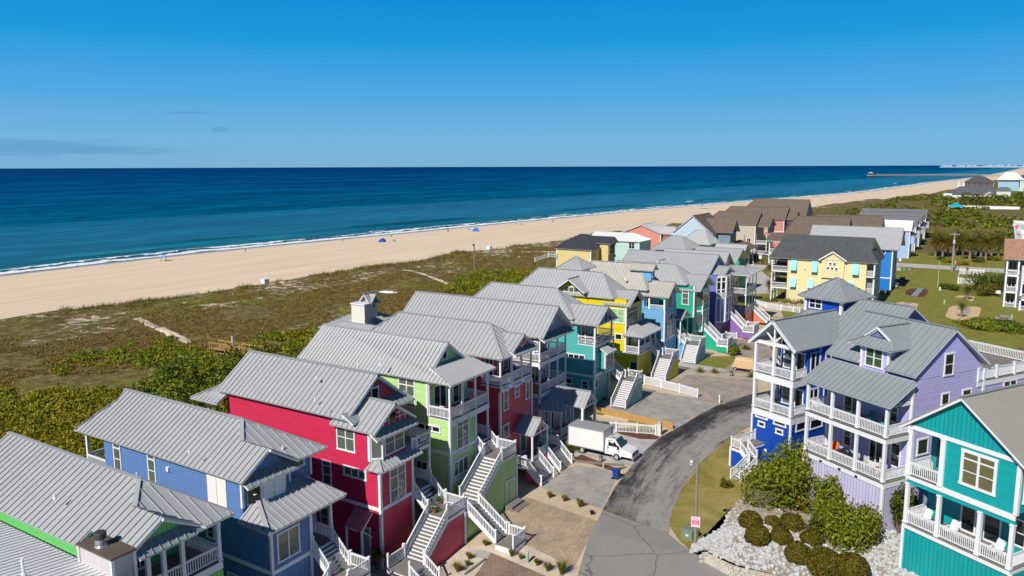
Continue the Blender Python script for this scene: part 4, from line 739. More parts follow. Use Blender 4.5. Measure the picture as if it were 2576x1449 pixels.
# ------------------------------------------------------------------ houses across the street (local x runs away along the front, local y towards the street)
ACR='houses on the inland side of the street'
def lavender():
    L,Bt=lapbat('lavender',(.47,.44,.74))
    T=Thing('house','lavender house with big dormer, shed-roofed double porch and rear roof deck','house',(68.21,5.46,0),az=32.8,group=ACR)
    boxes(T,'wall',L,(0,8.6,-12.2,-2.9,5.3,14.05),(0,8.6,-22,-12.2,.3,12.5)); boxes(T,'ground_storey_wall',siding('lavpale',(.58,.55,.78),'batten'),(0,8.6,-12,0,.2,5.15))
    Tm=[(-.0,-2.9,14.0),(0,-12.2,14.0),(0,-7.5,17.75)]; tri_wall(T,Tm,(.2,0,0),L); tri_wall(T,[(8.4,-2.9,14.05),(8.4,-12.2,14.05),(8.4,-7.5,17.75)],(.2,0,0),L)
    roof(T,[[(9.0,-2.45,14.5),(5.35,-2.45,14.5),(5.35,-3.1,14.95),(2.6,-3.1,14.95),(2.6,-2.45,14.5),(-.35,-2.45,14.5),(-.35,-7.5,18.1),(9.0,-7.5,18.1)],[(-.35,-12.55,14.5),(9.0,-12.55,14.5),(9.0,-7.5,18.1),(-.35,-7.5,18.1)]],SLATE,sp=.62)
    roof(T,[[(9.0,.45,12.3),(-.45,.45,12.3),(-.45,-2.75,14.0),(9.0,-2.75,14.0)]],SLATE,sp=.55,name='porch_roof'); tri_wall(T,[(0,-.1,12.4),(0,-2.9,12.4),(0,-2.9,13.75)],(.12,0,0),L)
    # dormer
    d=boxes(T,'dormer_wall',L,(2.6,5.35,-6,-2.95,13.9,16.2)); window(T,'y',-2.95,1,3.1,4.95,14.25,16.0,2,glass=plain('green_blind_glass',(.05,.09,.045),.15),parent=d); b=B()
    for x in (2.6,5.35): b.box(x-.1,x+.1,-3.05,-2.87,14.0,16.2)
    T.part('corner_trim',b,WHITE,d)
    roof(T,[[(6.35,-2.3,16.2),(1.85,-2.3,16.2),(2.75,-3.3,16.85),(5.3,-3.3,16.85)],[(1.85,-2.3,16.2),(1.85,-5.0,16.2),(4.0,-7.2,17.85),(4.0,-3.1,17.85),(2.75,-3.3,16.85)],[(6.35,-5.0,16.2),(6.35,-2.3,16.2),(5.3,-3.3,16.85),(4.0,-3.1,17.85),(4.0,-7.2,17.85)]],SLATE,sp=.45,name='dormer_roof')
    tri_wall(T,[(2.95,-3.45,16.85),(5.1,-3.45,16.85),(4.0,-3.45,17.6)],(0,-.08,0),WHITE); b=B(); b.bar((2.7,-3.2,16.8),(4.0,-3.08,17.8),.2,.1); b.bar((5.35,-3.2,16.8),(4.0,-3.08,17.8),.2,.1); T.part('gable_trim',b,WHITE)
    tri_wall(T,[(3.3,-3.4,16.9),(4.75,-3.4,16.9),(4.0,-3.4,17.4)],(0,.02,0),siding('lavdark',(.2,.18,.42)))
    corners(T,[(0,0),(8.6,0)],.2,5.1,.22); corners(T,[(0,-2.9),(0,-12.2)],5.3,14,.22)
    for z in (5.55,9.45):
        porch_deck(T,-.08,8.68,-2.9,.1,z,.5); h=9.0 if z<6 else 12.2; columns(T,[(.1,-.05),(2.95,-.05),(5.72,-.05),(8.5,-.05),(8.5,-2.7)],z,h,.24); b=B(); b.box(-.1,8.7,.08,.12,z-.1,z-.04); T.part('deck_edge',b,DKDECK)
        railing(T,[((.25,-.05,z),(2.8,-.05,z)),((3.1,-.05,z),(5.55,-.05,z)),((5.85,-.05,z),(8.35,-.05,z)),((.1,-.2,z),(.1,-2.8,z)),((8.5,-.2,z),(8.5,-2.6,z))],post=0,sp=.15)
    boxes(T,'porch_beam',WHITE,(0,8.6,-.14,.04,11.95,12.25),(0,.16,-2.85,-.15,11.95,12.3)); boxes(T,'flood_light',DARK,*[(x-.12,x+.12,.1,.2,5.12,5.24) for x in (2.6,4.4,6.5)])
    door(T,'y',-2.9,1,5.0,6.9,9.5,11.9,2); window(T,'y',-2.9,1,1.2,2.0,9.9,11.7); door(T,'y',-2.9,1,2.4,3.9,5.6,7.9,2); window(T,'y',-2.9,1,5.8,6.7,6.2,8.1); window(T,'y',-2.9,1,.7,1.7,6.0,8.2); 
    for q in ((1630,1150,1690,1310),): winpx(T,'x',0,-1,'K',*q,glass=GLASS)
    winpx(T,'x',0,-1,'P',1597,322,1642,388,sash=False); winpx(T,'x',0,-1,'P',1725,298,1780,330,sash=False); winpx(T,'x',0,-1,'P',1980,245,2058,275,cols=2,sash=False)
    winpx(T,'x',0,-1,'P',1448,605,1510,690,sash=False); 
    # roof deck at the rear
    porch_deck(T,-.1,8.6,-22,-11.3,12.95,.5); railing(T,[((0,-11.4,12.95),(0,-14,12.95)),((0,-14,12.95),(0,-16.6,12.95)),((0,-16.6,12.95),(0,-19.2,12.95)),((0,-19.2,12.95),(0,-21.9,12.95)),((0,-21.9,12.95),(8.5,-21.9,12.95)),((8.5,-21.9,12.95),(8.5,-12.5,12.95))],sp=.16,post=.24)
    vent(T,tuple(T.hit('y',-3.8,'K',1395,1238)),.12,.09)
    for x,y,z,r,c,nm in ((4.6,-1.6,9.45,2.6,(.01,.18,.24),'teal slatted chair, left one on the lavender house upper porch'),(3.4,-1.8,9.45,3.0,(.01,.18,.24),'teal slatted chair, middle one on the lavender house upper porch'),(1.5,-1.6,9.45,3.6,(.01,.18,.24),'teal slatted chair by the corner window on the lavender house upper porch'),(6.6,-1.4,5.55,3.3,(.75,.16,.01),'bright orange slatted chair on the lavender house lower porch')): adirondack('slatted_chair',nm,wl(T,x,y,z),r+T.rz,c,'slatted chairs on the lavender house')
    G=Thing('barbecue','black covered barbecue on the lavender house lower porch','barbecue',wl(T,5.0,-1.3,5.55),world=False); G.e.rotation_euler=(0,0,T.rz); b=B(); b.box(-.55,.55,-.3,.3,0,.75); G.part('cover',b,BLACK); b=B(); b.ball((0,0,.78),(.52,.3,.38),12,8); G.part('hood',b,BLACK,smooth=True)
    table('round_table','round white table on the lavender house lower porch',wl(T,2.0,-1.3,5.55)); chair('patio_chair','white patio chair left of the round table on the lavender porch',wl(T,3.0,-1.3,5.55),T.rz+1.5,group='white patio chairs round the table'); chair('patio_chair','white patio chair behind the round table on the lavender porch',wl(T,2.1,-2.2,5.55),T.rz+3.2,group='white patio chairs round the table'); chair('patio_chair','white patio chair right of the round table by the corner post on the lavender porch',wl(T,1.0,-1.2,5.55),T.rz-1.5,group='white patio chairs round the table')
    adirondack('slatted_chair','lime green slatted chair on the lavender house roof deck',wl(T,2.5,-14.5,12.95),T.rz+1.4,(.28,.5,.02))
lavender()
def royal():
    L,Bt=lapbat('royal',(.004,.07,.42)); V=-4.0
    T=Thing('house','royal blue house with open truss gable, stacked corner porches and cupola roof','house',(78.82,21.17,0),az=24.5,group=ACR)
    def y(v): return V+v
    u0,u1=-4.4,.5
    boxes(T,'wall',L,(u0,u1-1.6,y(-12),y(-2.4),5.6,13.4)); boxes(T,'ground_storey_wall',Bt,(u0,u1,y(-12),y(0),-.2,5.55)); boxes(T,'rear_wall',L,(-9,3,-22,-12.5,.0,13.9))
    for z in (5.85,9.85):
        porch_deck(T,u0-.1,u1+.1,y(-9),y(.1),z,.75); h=9.1 if z<7 else 13.1
        columns(T,[(u1-.1,y(-.05)),(-1.95,y(-.05)),(u0+.1,y(-.05)),(u1-.1,y(-4)),(u0+.1,y(-4.5))],z,h,.28); railing(T,[((u1-.3,y(-.05),z),(-1.8,y(-.05),z)),((-2.1,y(-.05),z),(u0+.3,y(-.05),z)),((u0+.1,y(-.2),z),(u0+.1,y(-4.3),z)),((u0+.1,y(-4.7),z),(u0+.1,y(-8.8),z)),((u1-.1,y(-.2),z),(u1-.1,y(-3.8),z))],post=0,sp=.15)
        door(T,'y',y(-2.4),1,-4.1,-3.0,z+.05,z+2.5,1); door(T,'x',u0,-1,y(-4.5),y(-2.8),z+.05,z+2.6,2); door(T,'x',u0,-1,y(-7.4),y(-5.4),z+.05,z+2.6,2); window(T,'y',y(-2.4),1,-2.7,-1.4,z+.5,z+2.5,1,glass=LBLIND); 
    boxes(T,'porch_beam',WHITE,(u0,u1,y(-.15),y(.05),13.05,13.4),(u0,u0+.2,y(-9),y(-.2),13.05,13.4),(u1-.2,u1,y(-9),y(-.2),13.05,13.4))
    c=-1.95; roof(T,[[(u0-.55,y(-13),13.1),(u0-.55,y(.6),13.1),(c,y(.6),15.85),(c,y(-13),15.85)],[(u1+.6,y(.6),13.1),(u1+.6,y(-13),13.1),(c,y(-13),15.85),(c,y(.6),15.85)]],SLATE,sp=.55)
    b=B(); b.bar((c,y(.02),13.3),(c,y(.02),15.6),.16,.16); b.bar((c,y(.0),13.5),(c+1.25,y(0),14.6),.13,.15); b.bar((c,y(0),13.5),(c-1.25,y(0),14.6),.13,.15); b.bar((u0-.5,y(.55),13.0),(c,y(.55),15.75),.08,.3); b.bar((u1+.55,y(.55),13.0),(c,y(.55),15.75),.08,.3); T.part('gable_truss',b,WHITE)
    roof(T,[[(3.5,-11.8,13.7),(-9.5,-11.8,13.7),(-9.5,-17.2,17.0),(-.5,-17.2,17.0)],[(3.5,-22.6,13.7),(3.5,-11.8,13.7),(-.5,-17.2,17.0)],[(-9.5,-22.6,13.7),(3.5,-22.6,13.7),(-.5,-17.2,17.0),(-9.5,-17.2,17.0)]],SLATE,sp=.5,name='rear_roof')
    boxes(T,'cupola_wall',L,(-2.6,1.9,-19.4,-14.6,14.5,16.95)); roof(T,pyramid(-3.3,2.6,-20.1,-13.9,16.95,19.15),SLATE,sp=.5,name='cupola_roof'); window(T,'y',-14.6,1,-.2,1.5,15.6,16.8,2); corners(T,[(-2.6,-14.6),(1.9,-14.6),(-2.6,-19.4)],14.5,16.95,.3)
    def tw(x1,y1,x2,y2,x3,y3,x4,y4): 
        winpx(T,'y',V,1,'D',x1,y1,x2,y2,sash=False,fw_=.14); winpx(T,'y',V,1,'D',x3,y3,x4,y4,sash=False,fw_=.14)
    tw(100,745,200,815,120,815,178,880); tw(252,805,358,880,270,880,332,945); winpx(T,'y',V,1,'D',90,1028,190,1085,cols=2,sash=False,fw_=.14,glass=LBLIND)
    winpx(T,'x',u0,-1,'D',440,840,535,885,sash=False); winpx(T,'x',u0,-1,'D',560,815,660,865,sash=False); corners(T,[(u1,V),(u0,V)],0,5.1,.2)
    # street-side stair
    porch_deck(T,-1.3,0,V,0,2.2,.35); boxes(T,'stair_wall',Bt,(-1.3,-.03,V,-.03,-.2,1.85)); tri_wall(T,[(-1.3,-.03,-.2),(-1.3,-.03,1.8),(-2.6,-.03,.8),(-2.6,-.03,-.2)],(0,-.08,0),Bt,'stair_wall'); corners(T,[(0,0)],-.2,2.2,.18); railing(T,[((-.05,-3.9,2.2),(-.05,-.05,2.2)),((-.05,-.05,2.2),(-1.25,-.05,2.2))])
    stair(T,(-1.3,0,2.2),(-2.5,0,1.2),(0,-1.2,0),5); porch_deck(T,-3.5,-2.4,-1.3,.1,1.2); stair(T,(-2.4,.1,1.2),(-2.4,2.7,.0),(-1.1,0,0),7)
    for x,yy,z,n in ((-1.2,y(-1.4),9.85,'dark patio chair behind the upper porch rail of the royal blue house'),(-3.2,y(-1.5),9.85,'dark patio chair near the glass doors on the royal blue house upper porch'),(-1.6,y(-1.5),5.85,'dark lounge chair on the royal blue house lower porch')): chair('patio_chair',n,wl(T,x,yy,z),T.rz+.6,(.035,.035,.04))
royal()
def teal():
    L,Bt=lapbat('teal',(.004,.34,.35)); o=(62.49,3.41)
    T=Thing('house','deep teal house with broad gable and white porches, cut by the right edge','house',(*o,0),az=31.7,group=ACR); W=-7.95
    boxes(T,'wall',L,(W,0,-14,-2.6,4.7,12.6),(W,-2.65,-2.6,0,8.9,12.6),(W,0,-.15,0,8.15,8.5)); boxes(T,'ground_storey_wall',Bt,(W,0,-14,0,-.2,4.68))
    tri_wall(T,[(W,0,12.7),(0,0,12.7),(-3.95,0,15.75)],(0,-.14,0),Bt,'gable_wall')
    roof(T,[[(.62,.5,12.55),(.62,-15,12.55),(-3.95,-15,16.0),(-3.95,.5,16.0)],[(W-.62,-15,12.55),(W-.62,.5,12.55),(-3.95,.5,16.0),(-3.95,-15,16.0)]],roofmat('olive_grey_metal_roof',(.31,.295,.26),metal=.1),sp=.36)
    boxes(T,'porch_beam',WHITE,(W,.0,-.1,.06,12.45,12.75),(-.1,.06,-2.6,-.12,12.45,12.75)); porch_deck(T,-2.65,.05,-2.6,.08,8.85,.3); boxes(T,'band_trim',WHITE,(W-.03,.04,.02,.08,8.5,8.83),(W-.05,-2.66,0,.07,8.83,8.9))
    porch_deck(T,W-.05,.1,-2.6,.15,5.0,.32); columns(T,[(-.12,-.02),(-2.65,-.02),(-5.65,-.02),(W+.12,-.02)],5.0,8.2,.26); columns(T,[(-.12,-.02),(-2.6,-.02)],8.85,12.5,.26)
    railing(T,[((-.25,-.02,8.85),(-2.45,-.02,8.85)),((-.1,-.2,8.85),(-.1,-2.5,8.85))],post=0); railing(T,[((-.25,-.02,5),(-2.5,-.02,5)),((-2.8,-.02,5),(-5.5,-.02,5)),((-5.8,-.02,5),(W+.25,-.02,5)),((-.1,-.2,5),(-.1,-2.5,5)),((W+.1,-.2,5),(W+.1,-2.5,5))],post=0,sp=.14)
    corners(T,[(-2.7,0),(W,0)],8.9,12.5,.26); corners(T,[(0,0),(W,0)],-.2,4.65,.2)
    winpx(T,'y',0,1,'A',800,335,1085,755,cols=2,transom=.25,glass=plain('tan_blind_glass',(.13,.115,.055),.2),fw_=.2)
    door(T,'y',-2.6,1,-3.9,-2.7,5.05,7.5,1); door(T,'y',-2.6,1,-5.7,-4.4,5.05,7.5,1); window(T,'y',-2.6,1,-7.4,-6.4,5.6,7.6,1); boxes(T,'privacy_shutter',plain('dark_louvre',(.05,.055,.06),.5,var=.3,scale=8),(-1.9,-.55,-2.55,-2.48,9.2,12.2)); window(T,'x',W,-1,-2,-.6,9.6,11.6)
    for x,n in ((-.9,'white slatted chair left on the teal house lower porch'),(-2.2 if 0 else -3.0,'white slatted chair beside the second porch post of the teal house'),(-6.3,'white slatted chair right of the third porch post of the teal house')): adirondack('slatted_chair',n,wl(T,x,-1.0,5.0),T.rz+3.0,(.74,.75,.76),'white chairs on the teal house')
    for x,yv,r,n in ((-.8,-1.2,2.4,'white armchair by the outer post on the teal house upper porch'),(-1.9,-1.5,3.6,'white armchair by the wall on the teal house upper porch')): chair('patio_chair',n,wl(T,x,yv,8.85),T.rz+r)
teal()
# ------------------------------------------------------------------ houses farther back
def simple(label,x0,x1,y0,y1,ze,zr,L,rmat,ax='y',h0=0,h1=0,sp=.6,oh=.5,wins=(),base=-.2,name='house',group='houses farther along the beach',porch=None,gl=True,az=None,loc=None,bands=()):
    T=Thing(name,label,name,loc or (x0,y0,0),az=az,group=group,world=az is None)
    boxes(T,'wall',L,(x0,x1,y0,y1,base,ze)); s=(zr-ze)/(((x1-x0) if ax=='y' else (y1-y0))/2); zo=ze-s*oh*.9
    roof(T,hip(x0-oh,x1+oh,y0-oh,y1+oh,zo,zr,ax,h0,h1),rmat,sp=sp)
    if ax=='y':
        c=(x0+x1)/2
        if not h0: tri_wall(T,[(x0,y0,ze),(x1,y0,ze),(c,y0,zr-.25)],(0,.15,0),L)
        if not h1: tri_wall(T,[(x0,y1,ze),(x1,y1,ze),(c,y1,zr-.25)],(0,-.15,0),L)
    else:
        c=(y0+y1)/2
        if not h0: tri_wall(T,[(x0,y0,ze),(x0,y1,ze),(x0,c,zr-.25)],(.15,0,0),L)
        if not h1: tri_wall(T,[(x1,y0,ze),(x1,y1,ze),(x1,c,zr-.25)],(-.15,0,0),L)
    corners(T,[(x0,y0),(x1,y0),(x0,y1)],base,ze-.05,.26)
    for w in wins:
        axx,val,sg,a0,a1,z0,z1=w[:7]; window(T,axx,val,sg,a0,a1,z0,z1,cols=w[7] if len(w)>7 else 1,sash=(z1-z0)>1)
    for z in bands: band(T,x0,x1,y0,y1,z,.25)
    return T
def porchbay(T,x0,x1,y0,y1,levels,h,side='-x'):
    for z in levels:
        porch_deck(T,x0,x1,y0,y1,z,.35); columns(T,[(x0+.12,y0+.12),(x0+.12,y1-.12),(x1-.12,y0+.12)],z,z+h,.25)
        railing(T,[((x0+.1,y0+.2,z),(x0+.1,y1-.2,z)),((x0+.2,y1-.1,z),(x1-.1,y1-.1,z)),((x0+.2,y0+.1,z),(x1-.1,y0+.1,z))],post=0,sp=.2)
LY=siding('paleyellow',(.80,.69,.38)); PYL=siding('butter',(.74,.58,.24))
def big_yellow():
    X=185.5; T=Thing('house','large pale yellow house with charcoal shingle roof and aqua shutters','house',(X,21,0),group='houses by the cross street')
    boxes(T,'wall',LY,(X,198,21.2,38.2,3.2,10.4)); boxes(T,'ground_storey_wall',siding('paleyellow',(.80,.69,.38),'batten'),(X+.02,198,21.2,38.15,-.1,3.2)); boxes(T,'side_wall',siding('greywall',(.26,.26,.29)),(X+1.6,198,19.6,21.2,-.1,10.4))
    roof(T,[[(184.9,42.5,10.5),(184.9,18.8,10.5),(188.3,20.7,13.0),(191.5,20.5,15.6),(191.5,40.2,15.6)],[(198.5,18.8,10.5),(198.5,42.5,10.5),(191.5,40.2,15.6),(191.5,20.5,15.6)],[(184.9,18.8,10.5),(198.5,18.8,10.5),(195,20.7,12.9),(188.3,20.7,13.0)],[(198.5,42.5,10.5),(184.9,42.5,10.5),(191.5,40.2,15.6)]],CHAR,sp=None,cap=False)
    tri_wall(T,[(188.3,20.75,12.9),(195,20.75,12.9),(191.5,20.75,15.3)],(0,.1,0),LY)
    boxes(T,'bumpout_wall',LY,(X-.55,X,25.8,30.6,6.5,10.6)); tri_wall(T,[(X-.55,25.8,10.6),(X-.55,30.6,10.6),(X-.55,28.3,12.3)],(.4,0,0),LY); roof(T,gable(X-.95,189,25.4,31.1,10.7,12.65,ax='x'),CHAR,sp=None,cap=False,name='bumpout_roof')
    b=B(); b.bar((X-.98,25.3,10.55),(X-.98,28.25,12.55),.1,.28); b.bar((X-.98,31.2,10.55),(X-.98,28.25,12.55),.1,.28); T.part('gable_trim',b,WHITE)
    ng=plain('navy_glass_block',(.01,.015,.10),.2)
    for i,(y,z) in enumerate(((28.75,9.8),(27.85,9.75),(29.2,8.75),(28.3,8.7),(27.4,8.65))): window(T,'x',X-.55,-1,y-.33,y+.33,z-.33,z+.33,sash=False,glass=ng,fw_=.1)
    aq=plain('aqua_shutter',(.16,.55,.66),.45,var=.08)
    for y,zt,zb in ((36.75,10.2,7.6),(32.15,10.2,7.5),(23.4,10.1,7.5),(36.75,5.9,3.7),(32.8,5.85,3.7),(24.5,5.9,3.7)):
        w=window(T,'x',X,-1,y-.62,y+.62,zb,zt,glass=BLIND); b=B(); b.prism([(X-.08,y-.68,zt+.02),(X-.08,y+.68,zt+.02),(X-.95,y+.68,zb+.15),(X-.95,y-.68,zb+.15)],(-.03,0,.02)); b.bar((X-.07,y-.6,zb+.5),(X-.9,y-.6,zb+.25),.04,.04); T.part('bahama_shutter',b,aq,w)
    for z in (3.55,7.5): porch_deck(T,X,193,38.2,41.9,z,.35); columns(T,[(X+.12,41.75),(X+3.5,41.75),(X+7,41.75)],z,z+3.3,.26); railing(T,[((X+.1,41.6,z),(X+.1,38.3,z)),((X+.2,41.75,z),(193,41.75,z))],post=0,sp=.2)
    columns(T,[(X+.12,41.75),(X+3.5,41.75),(X+7,41.75),(X+3.5,39)],-.1,3.2,.26); boxes(T,'parapet',plain('dark_screen',(.06,.065,.07),.7),(X+4,X+4.1,38.3,41.6,7.5,9.2),(X+4,X+4.1,38.3,41.6,3.6,5.2))
    for z in (3.6,7.5): porch_deck(T,X,X+1.6,19.5,21.2,z,.35); columns(T,[(X+.1,19.6)],z,z+3.1,.3); railing(T,[((X+.1,19.75,z),(X+.1,21.1,z))],post=0,sp=.2)
    columns(T,[(X+.1,19.6)],-.1,3.3,.3); 
    for yv in (188,191,194): 
        for z in (4.4,8.3): window(T,'y',19.6,-1,yv,yv+1,z,z+1.7)
    band(T,X,198,21.2,38.2,3.0,.2); lamp(T,(X-.1,34.3,8.0),0)
big_yellow()
def cobalt():
    L,Bt=lapbat('cobalt',(.01,.19,.62)); X=213
    T=Thing('house','bright cobalt blue house with plain grey gable roof, behind the big yellow house','house',(X,18.6,0),group='houses by the cross street')
    boxes(T,'wall',L,(X,226,18.6,38,3.6,11.2)); boxes(T,'ground_storey_wall',Bt,(X,226,18.6,38,-.1,3.55)); roof(T,gable(212.3,227,16.9,39.2,10.95,16.0),GREY,sp=.9); tri_wall(T,[(X,18.6,11.2),(226,18.6,11.2),(219.6,18.6,15.6)],(0,.12,0),siding('cobaltgrey',(.2,.25,.4))); corners(T,[(X,18.6)],-.1,11,.3); band(T,X,226,18.6,38,3.5,.25)
    winpx(T,'x',X,-1,'L',315,1165,390,1215,cols=1,sash=False)
    for x in (215,218.5,222): 
        for z in (1,4.6,8): window(T,'y',18.6,-1,x,x+1,z,z+1.5)
    vent(T,tuple(T.hit('z',13.4,'L',370,1020)),.2,.15)
cobalt()
PB=siding('paleblue',(.36,.50,.72)); GW=siding('dovegrey',(.40,.43,.46))
for i,(x,rm,Lm,lab) in enumerate(((295,WROOF,PB,'narrow pale blue house with white roof, first of the inland row'),(321,GREYSH,GW,'narrow grey house with slate roof, second behind the pale blue house'),(341,GREYSH,GW,'narrow grey house with slate roof, third behind the pale blue house'),(351.5,GREYSH,GW,'narrow grey house with slate roof, fourth behind the pale blue house'),(374,GREYSH,GW,'narrow grey house with slate roof, last behind the pale blue house'))):
    T=simple(lab,x,x+7.5,20.8,38+i*2,9.9,12.9,Lm,rm,sp=.7 if i==0 else None,wins=[('x',x,-1,22,23.9,7.8,9.4,2),('x',x,-1,27,29,7.8,9.4,2)]+[('y',20.8,-1,x+2+k*2.2,x+3.2+k*2.2,z,z+1.6) for k in range(2) for z in (1.5,4.5,7.5)],group='narrow grey roofed houses in an inland row')
    boxes(T,'bay',Lm,(x+1.5,x+5,19.4,20.8,5,8)); roof(T,pyramid(x+1.2,x+5.3,18.9,21.4,8.0,9.0),DROOF,sp=None,name='bay_roof')
def right_white():
    X=203.7; T=Thing('house','three-storey white house with tan shingle roof and stacked porches at the right edge','house',(X,-16,0),group='houses by the cross street'); Wm=siding('whitewall',(.66,.67,.69)); NV=siding('slateporch',(.14,.15,.21))
    boxes(T,'wall',NV,(X+2.6,216,-20,-5.6,-.1,10.9)); roof(T,gable(203,215,-21,-4.8,11.1,15.2),TANSH,sp=None,cap=False)
    for z in (.1,3.8,7.6): porch_deck(T,X,X+2.6,-7.9,-5.5,z,.45); columns(T,[(X+.15,-5.6),(X+.15,-7.8)],z,z+3.4,.34); railing(T,[((X+.1,-5.8,z),(X+.1,-7.6,z))],post=0,sp=.2)
    for z in (0,2.7,6.4): porch_deck(T,X-3.5,X+2.6,-14,-8.3,z+.1,.45); columns(T,[(X-3.3,-8.5),(X-3.3,-11)],z,z+3.4,.34); railing(T,[((X-3.4,-8.6,z+.1),(X-3.4,-13.9,z+.1)),((X-3.4,-8.4,z+.1),(X,-8.4,z+.1))],post=0,sp=.2)
    boxes(T,'wall_panel',Wm,(X-3.5,X+2.6,-14,-8.35,6.6,9.6)); boxes(T,'return_wall',Wm,(X,216,-5.6,-5.45,-.1,10.9))
    for z in (.6,4.3,8.1): door(T,'x',X+2.6,-1,-7.6,-6.0,z,z+2.4,2)
right_white()
# nearer background, seaward of the street
T=simple('buttery yellow house with dark hipped metal roof, farthest toward the dune','185' and 185,196,89.2,99.6,9.9,13.3,PYL,DROOF,ax='y',h0=4.2,h1=5,sp=.5,wins=[('y',89.2,-1,186,187,6.5,9)],group='houses farther along the beach')
roof(T,gable(190,195.5,85.6,93,11.0,12.7),DROOF,sp=.5,name='wing_roof'); boxes(T,'wing_wall',PYL,(190.5,195,86.6,89.2,-.2,11)); tri_wall(T,[(190.5,86.6,11),(195,86.6,11),(192.75,86.6,12.5)],(0,.12,0),WHITE); window(T,'y',86.6,-1,191,194.6,8,10.9,3); railing(T,[((184.5,102,7),(184.5,99.5,7)),((180.5,104,6),(184.5,102,7))],post=.2,sp=.25)
T=simple('mint green house with a white hipped metal roof','215' and 215,224,87.6,104,9.6,11.5,siding('mint',(.50,.70,.62)),WROOF,h0=4,h1=0,sp=.5,wins=[('x',215,-1,89,91,7.2,9.2,2),('x',215,-1,95,96.4,8,9),('x',215,-1,95,96.6,4.2,5.2),('y',87.6,-1,218,219,6,8)])
T=simple('coral pink house with several pale grey gables, beyond the mint house',250,262,94,108,9.0,11.8,siding('salmon',(.72,.27,.21)),PALE,ax='x',sp=.6,wins=[('y',94,-1,253,254,6,8),('y',94,-1,258,259,6,8)])
for (a,b_,c,d) in ((251,256,90.4,97),(257.5,264,88.5,97)): boxes(T,'wing_wall',siding('salmonred',(.66,.16,.12)) if a>256 else siding('salmondark',(.45,.17,.17)),(a,b_,c,d,-.2,8.8)); roof(T,gable(a-.5,b_+.5,c-.7,d+3,8.7,11.2),PALE,sp=.6,name='wing_roof'); window(T,'y',c,-1,a+1.5,a+3,5.5,7.6,2); tri_wall(T,[(a,c,8.7),(b_,c,8.7),((a+b_)/2,c,10.9)],(0,.12,0),siding('salmondark',(.45,.17,.17)))
T=simple('pale blue house with broad gable and brown shingle roof',245,262,74.6,87.6,10.3,15.8,siding('iceblue',(.50,.62,.72)),BROWNSH,ax='x',sp=None,wins=[('x',245,-1,80.5,82.5,6.2,8.2,2)]); boxes(T,'wing_wall',siding('steelblue',(.20,.27,.33)),(250,257,70,75,-.1,10.2)); roof(T,gable(249,258,69,80,10.2,14.6),BROWNSH,sp=None,name='wing_roof',cap=False); roof(T,[[(246,63.5,5.0),(262,63.5,5.0),(262,70,7.0),(246,70,7.0)]],BROWNSH,sp=None,name='porch_roof'); columns(T,[(246.4,64),(251,64),(256,64),(261,64)],-.1,5,.25); boxes(T,'lean_to',siding('iceblue',(.5,.62,.72)),(252,260,87.6,92,-.1,9)); roof(T,gable(251.5,260.5,87.6,94,9.2,11.6),BROWNSH,sp=None,name='rear_roof')
T=simple('violet house with hipped grey roof showing above the long roofs',165.5,174,56.6,63.4,13.7,16.0,siding('deepviolet',(.10,.07,.28)),GREY,h0=3,h1=3,sp=.55,wins=[('x',165.5,-1,57.6,59.6,12.6,13.5),('x',165.5,-1,60.4,62.2,12.6,13.5)],group=ROW,oh=.9); roof(T,gable(166,177,45,57,11,13.6),GREY,sp=.55,name='wing_roof')
T=simple('green house with pale hipped roof next to the violet one',195,203,60.4,67,12.3,15.1,siding('seagreen',(.03,.42,.17)),PALE,h0=3,h1=3,sp=.6,wins=[('y',60.4,-1,197.5,199.5,10,11.4,2)],group=ROW,oh=.9); roof(T,gable(190,199,50,58,9.4,12.2),PALE,sp=.55,name='wing_roof'); boxes(T,'wing_wall',siding('seagreen',(.03,.42,.17)),(191,198,51,60.4,-.1,9.4))
BE=siding('beige',(.56,.48,.38)); PK=siding('rosepink',(.62,.25,.21)); PP=siding('peachpink',(.58,.36,.29))
T=simple('beige house with brown shingle roof and stacked front porch',280,292,69.5,88,11.2,15.2,BE,BROWNSH,sp=None,h1=4,wins=[('x',280,-1,76,77.6,8.2,10.4,2),('x',280,-1,71,72.4,3.6,6.0,2)],bands=(1.9,)); porchbay(T,281,290,65.5,69.5,(.5,4.2),3.3); roof(T,gable(280.6,291,64.6,76,10.2,13.4),BROWNSH,sp=None,name='porch_roof',cap=False); tri_wall(T,[(281,65.2,7.8),(290.6,65.2,7.8),(290.6,65.2,10.2),(285.8,65.2,13),(281,65.2,10.2)],(0,.15,0),siding('slategable',(.16,.18,.24)))
T=simple('rose pink house with brown roof and dark front gable',310,322,66,92,11.2,15.6,PK,BROWNSH,sp=None,h1=4,wins=[('x',310,-1,70,71,6,8)],bands=(6.2,)); boxes(T,'gable_front',siding('plum',(.10,.05,.06)),(312,321,63,66,7,11)); roof(T,gable(311.5,322,62,70,11,14.4),BROWNSH,sp=None,name='porch_roof',cap=False)
T=simple('peach pink house with brown roof, next to the dune',340,354,64,92,11.2,17.5,PP,BROWNSH,sp=None,h1=6,h0=0,wins=[('x',340,-1,67,68.2,7.4,9.2),('x',340,-1,70,71.2,7.4,9.2)])
T=simple('brown roofed house with white porch behind the charcoal roof',232,250,33,50,11,17,siding('greytaupe',(.35,.30,.26)),BROWNSH,sp=None,ax='y',h1=3,wins=[]); porchbay(T,226,232,44,52,(3.8,7.2),3.2); roof(T,[[(225.4,43,10.6),(225.4,53,10.6),(232,53,12.4),(232,43,12.4)][::-1]],BROWNSH,sp=None,name='porch_roof')
T=simple('long brown roofed house below the dune ridge',268,286,28,52,10,15.5,siding('greytaupe',(.35,.30,.26)),BROWNSH,sp=None,ax='y',h1=4)
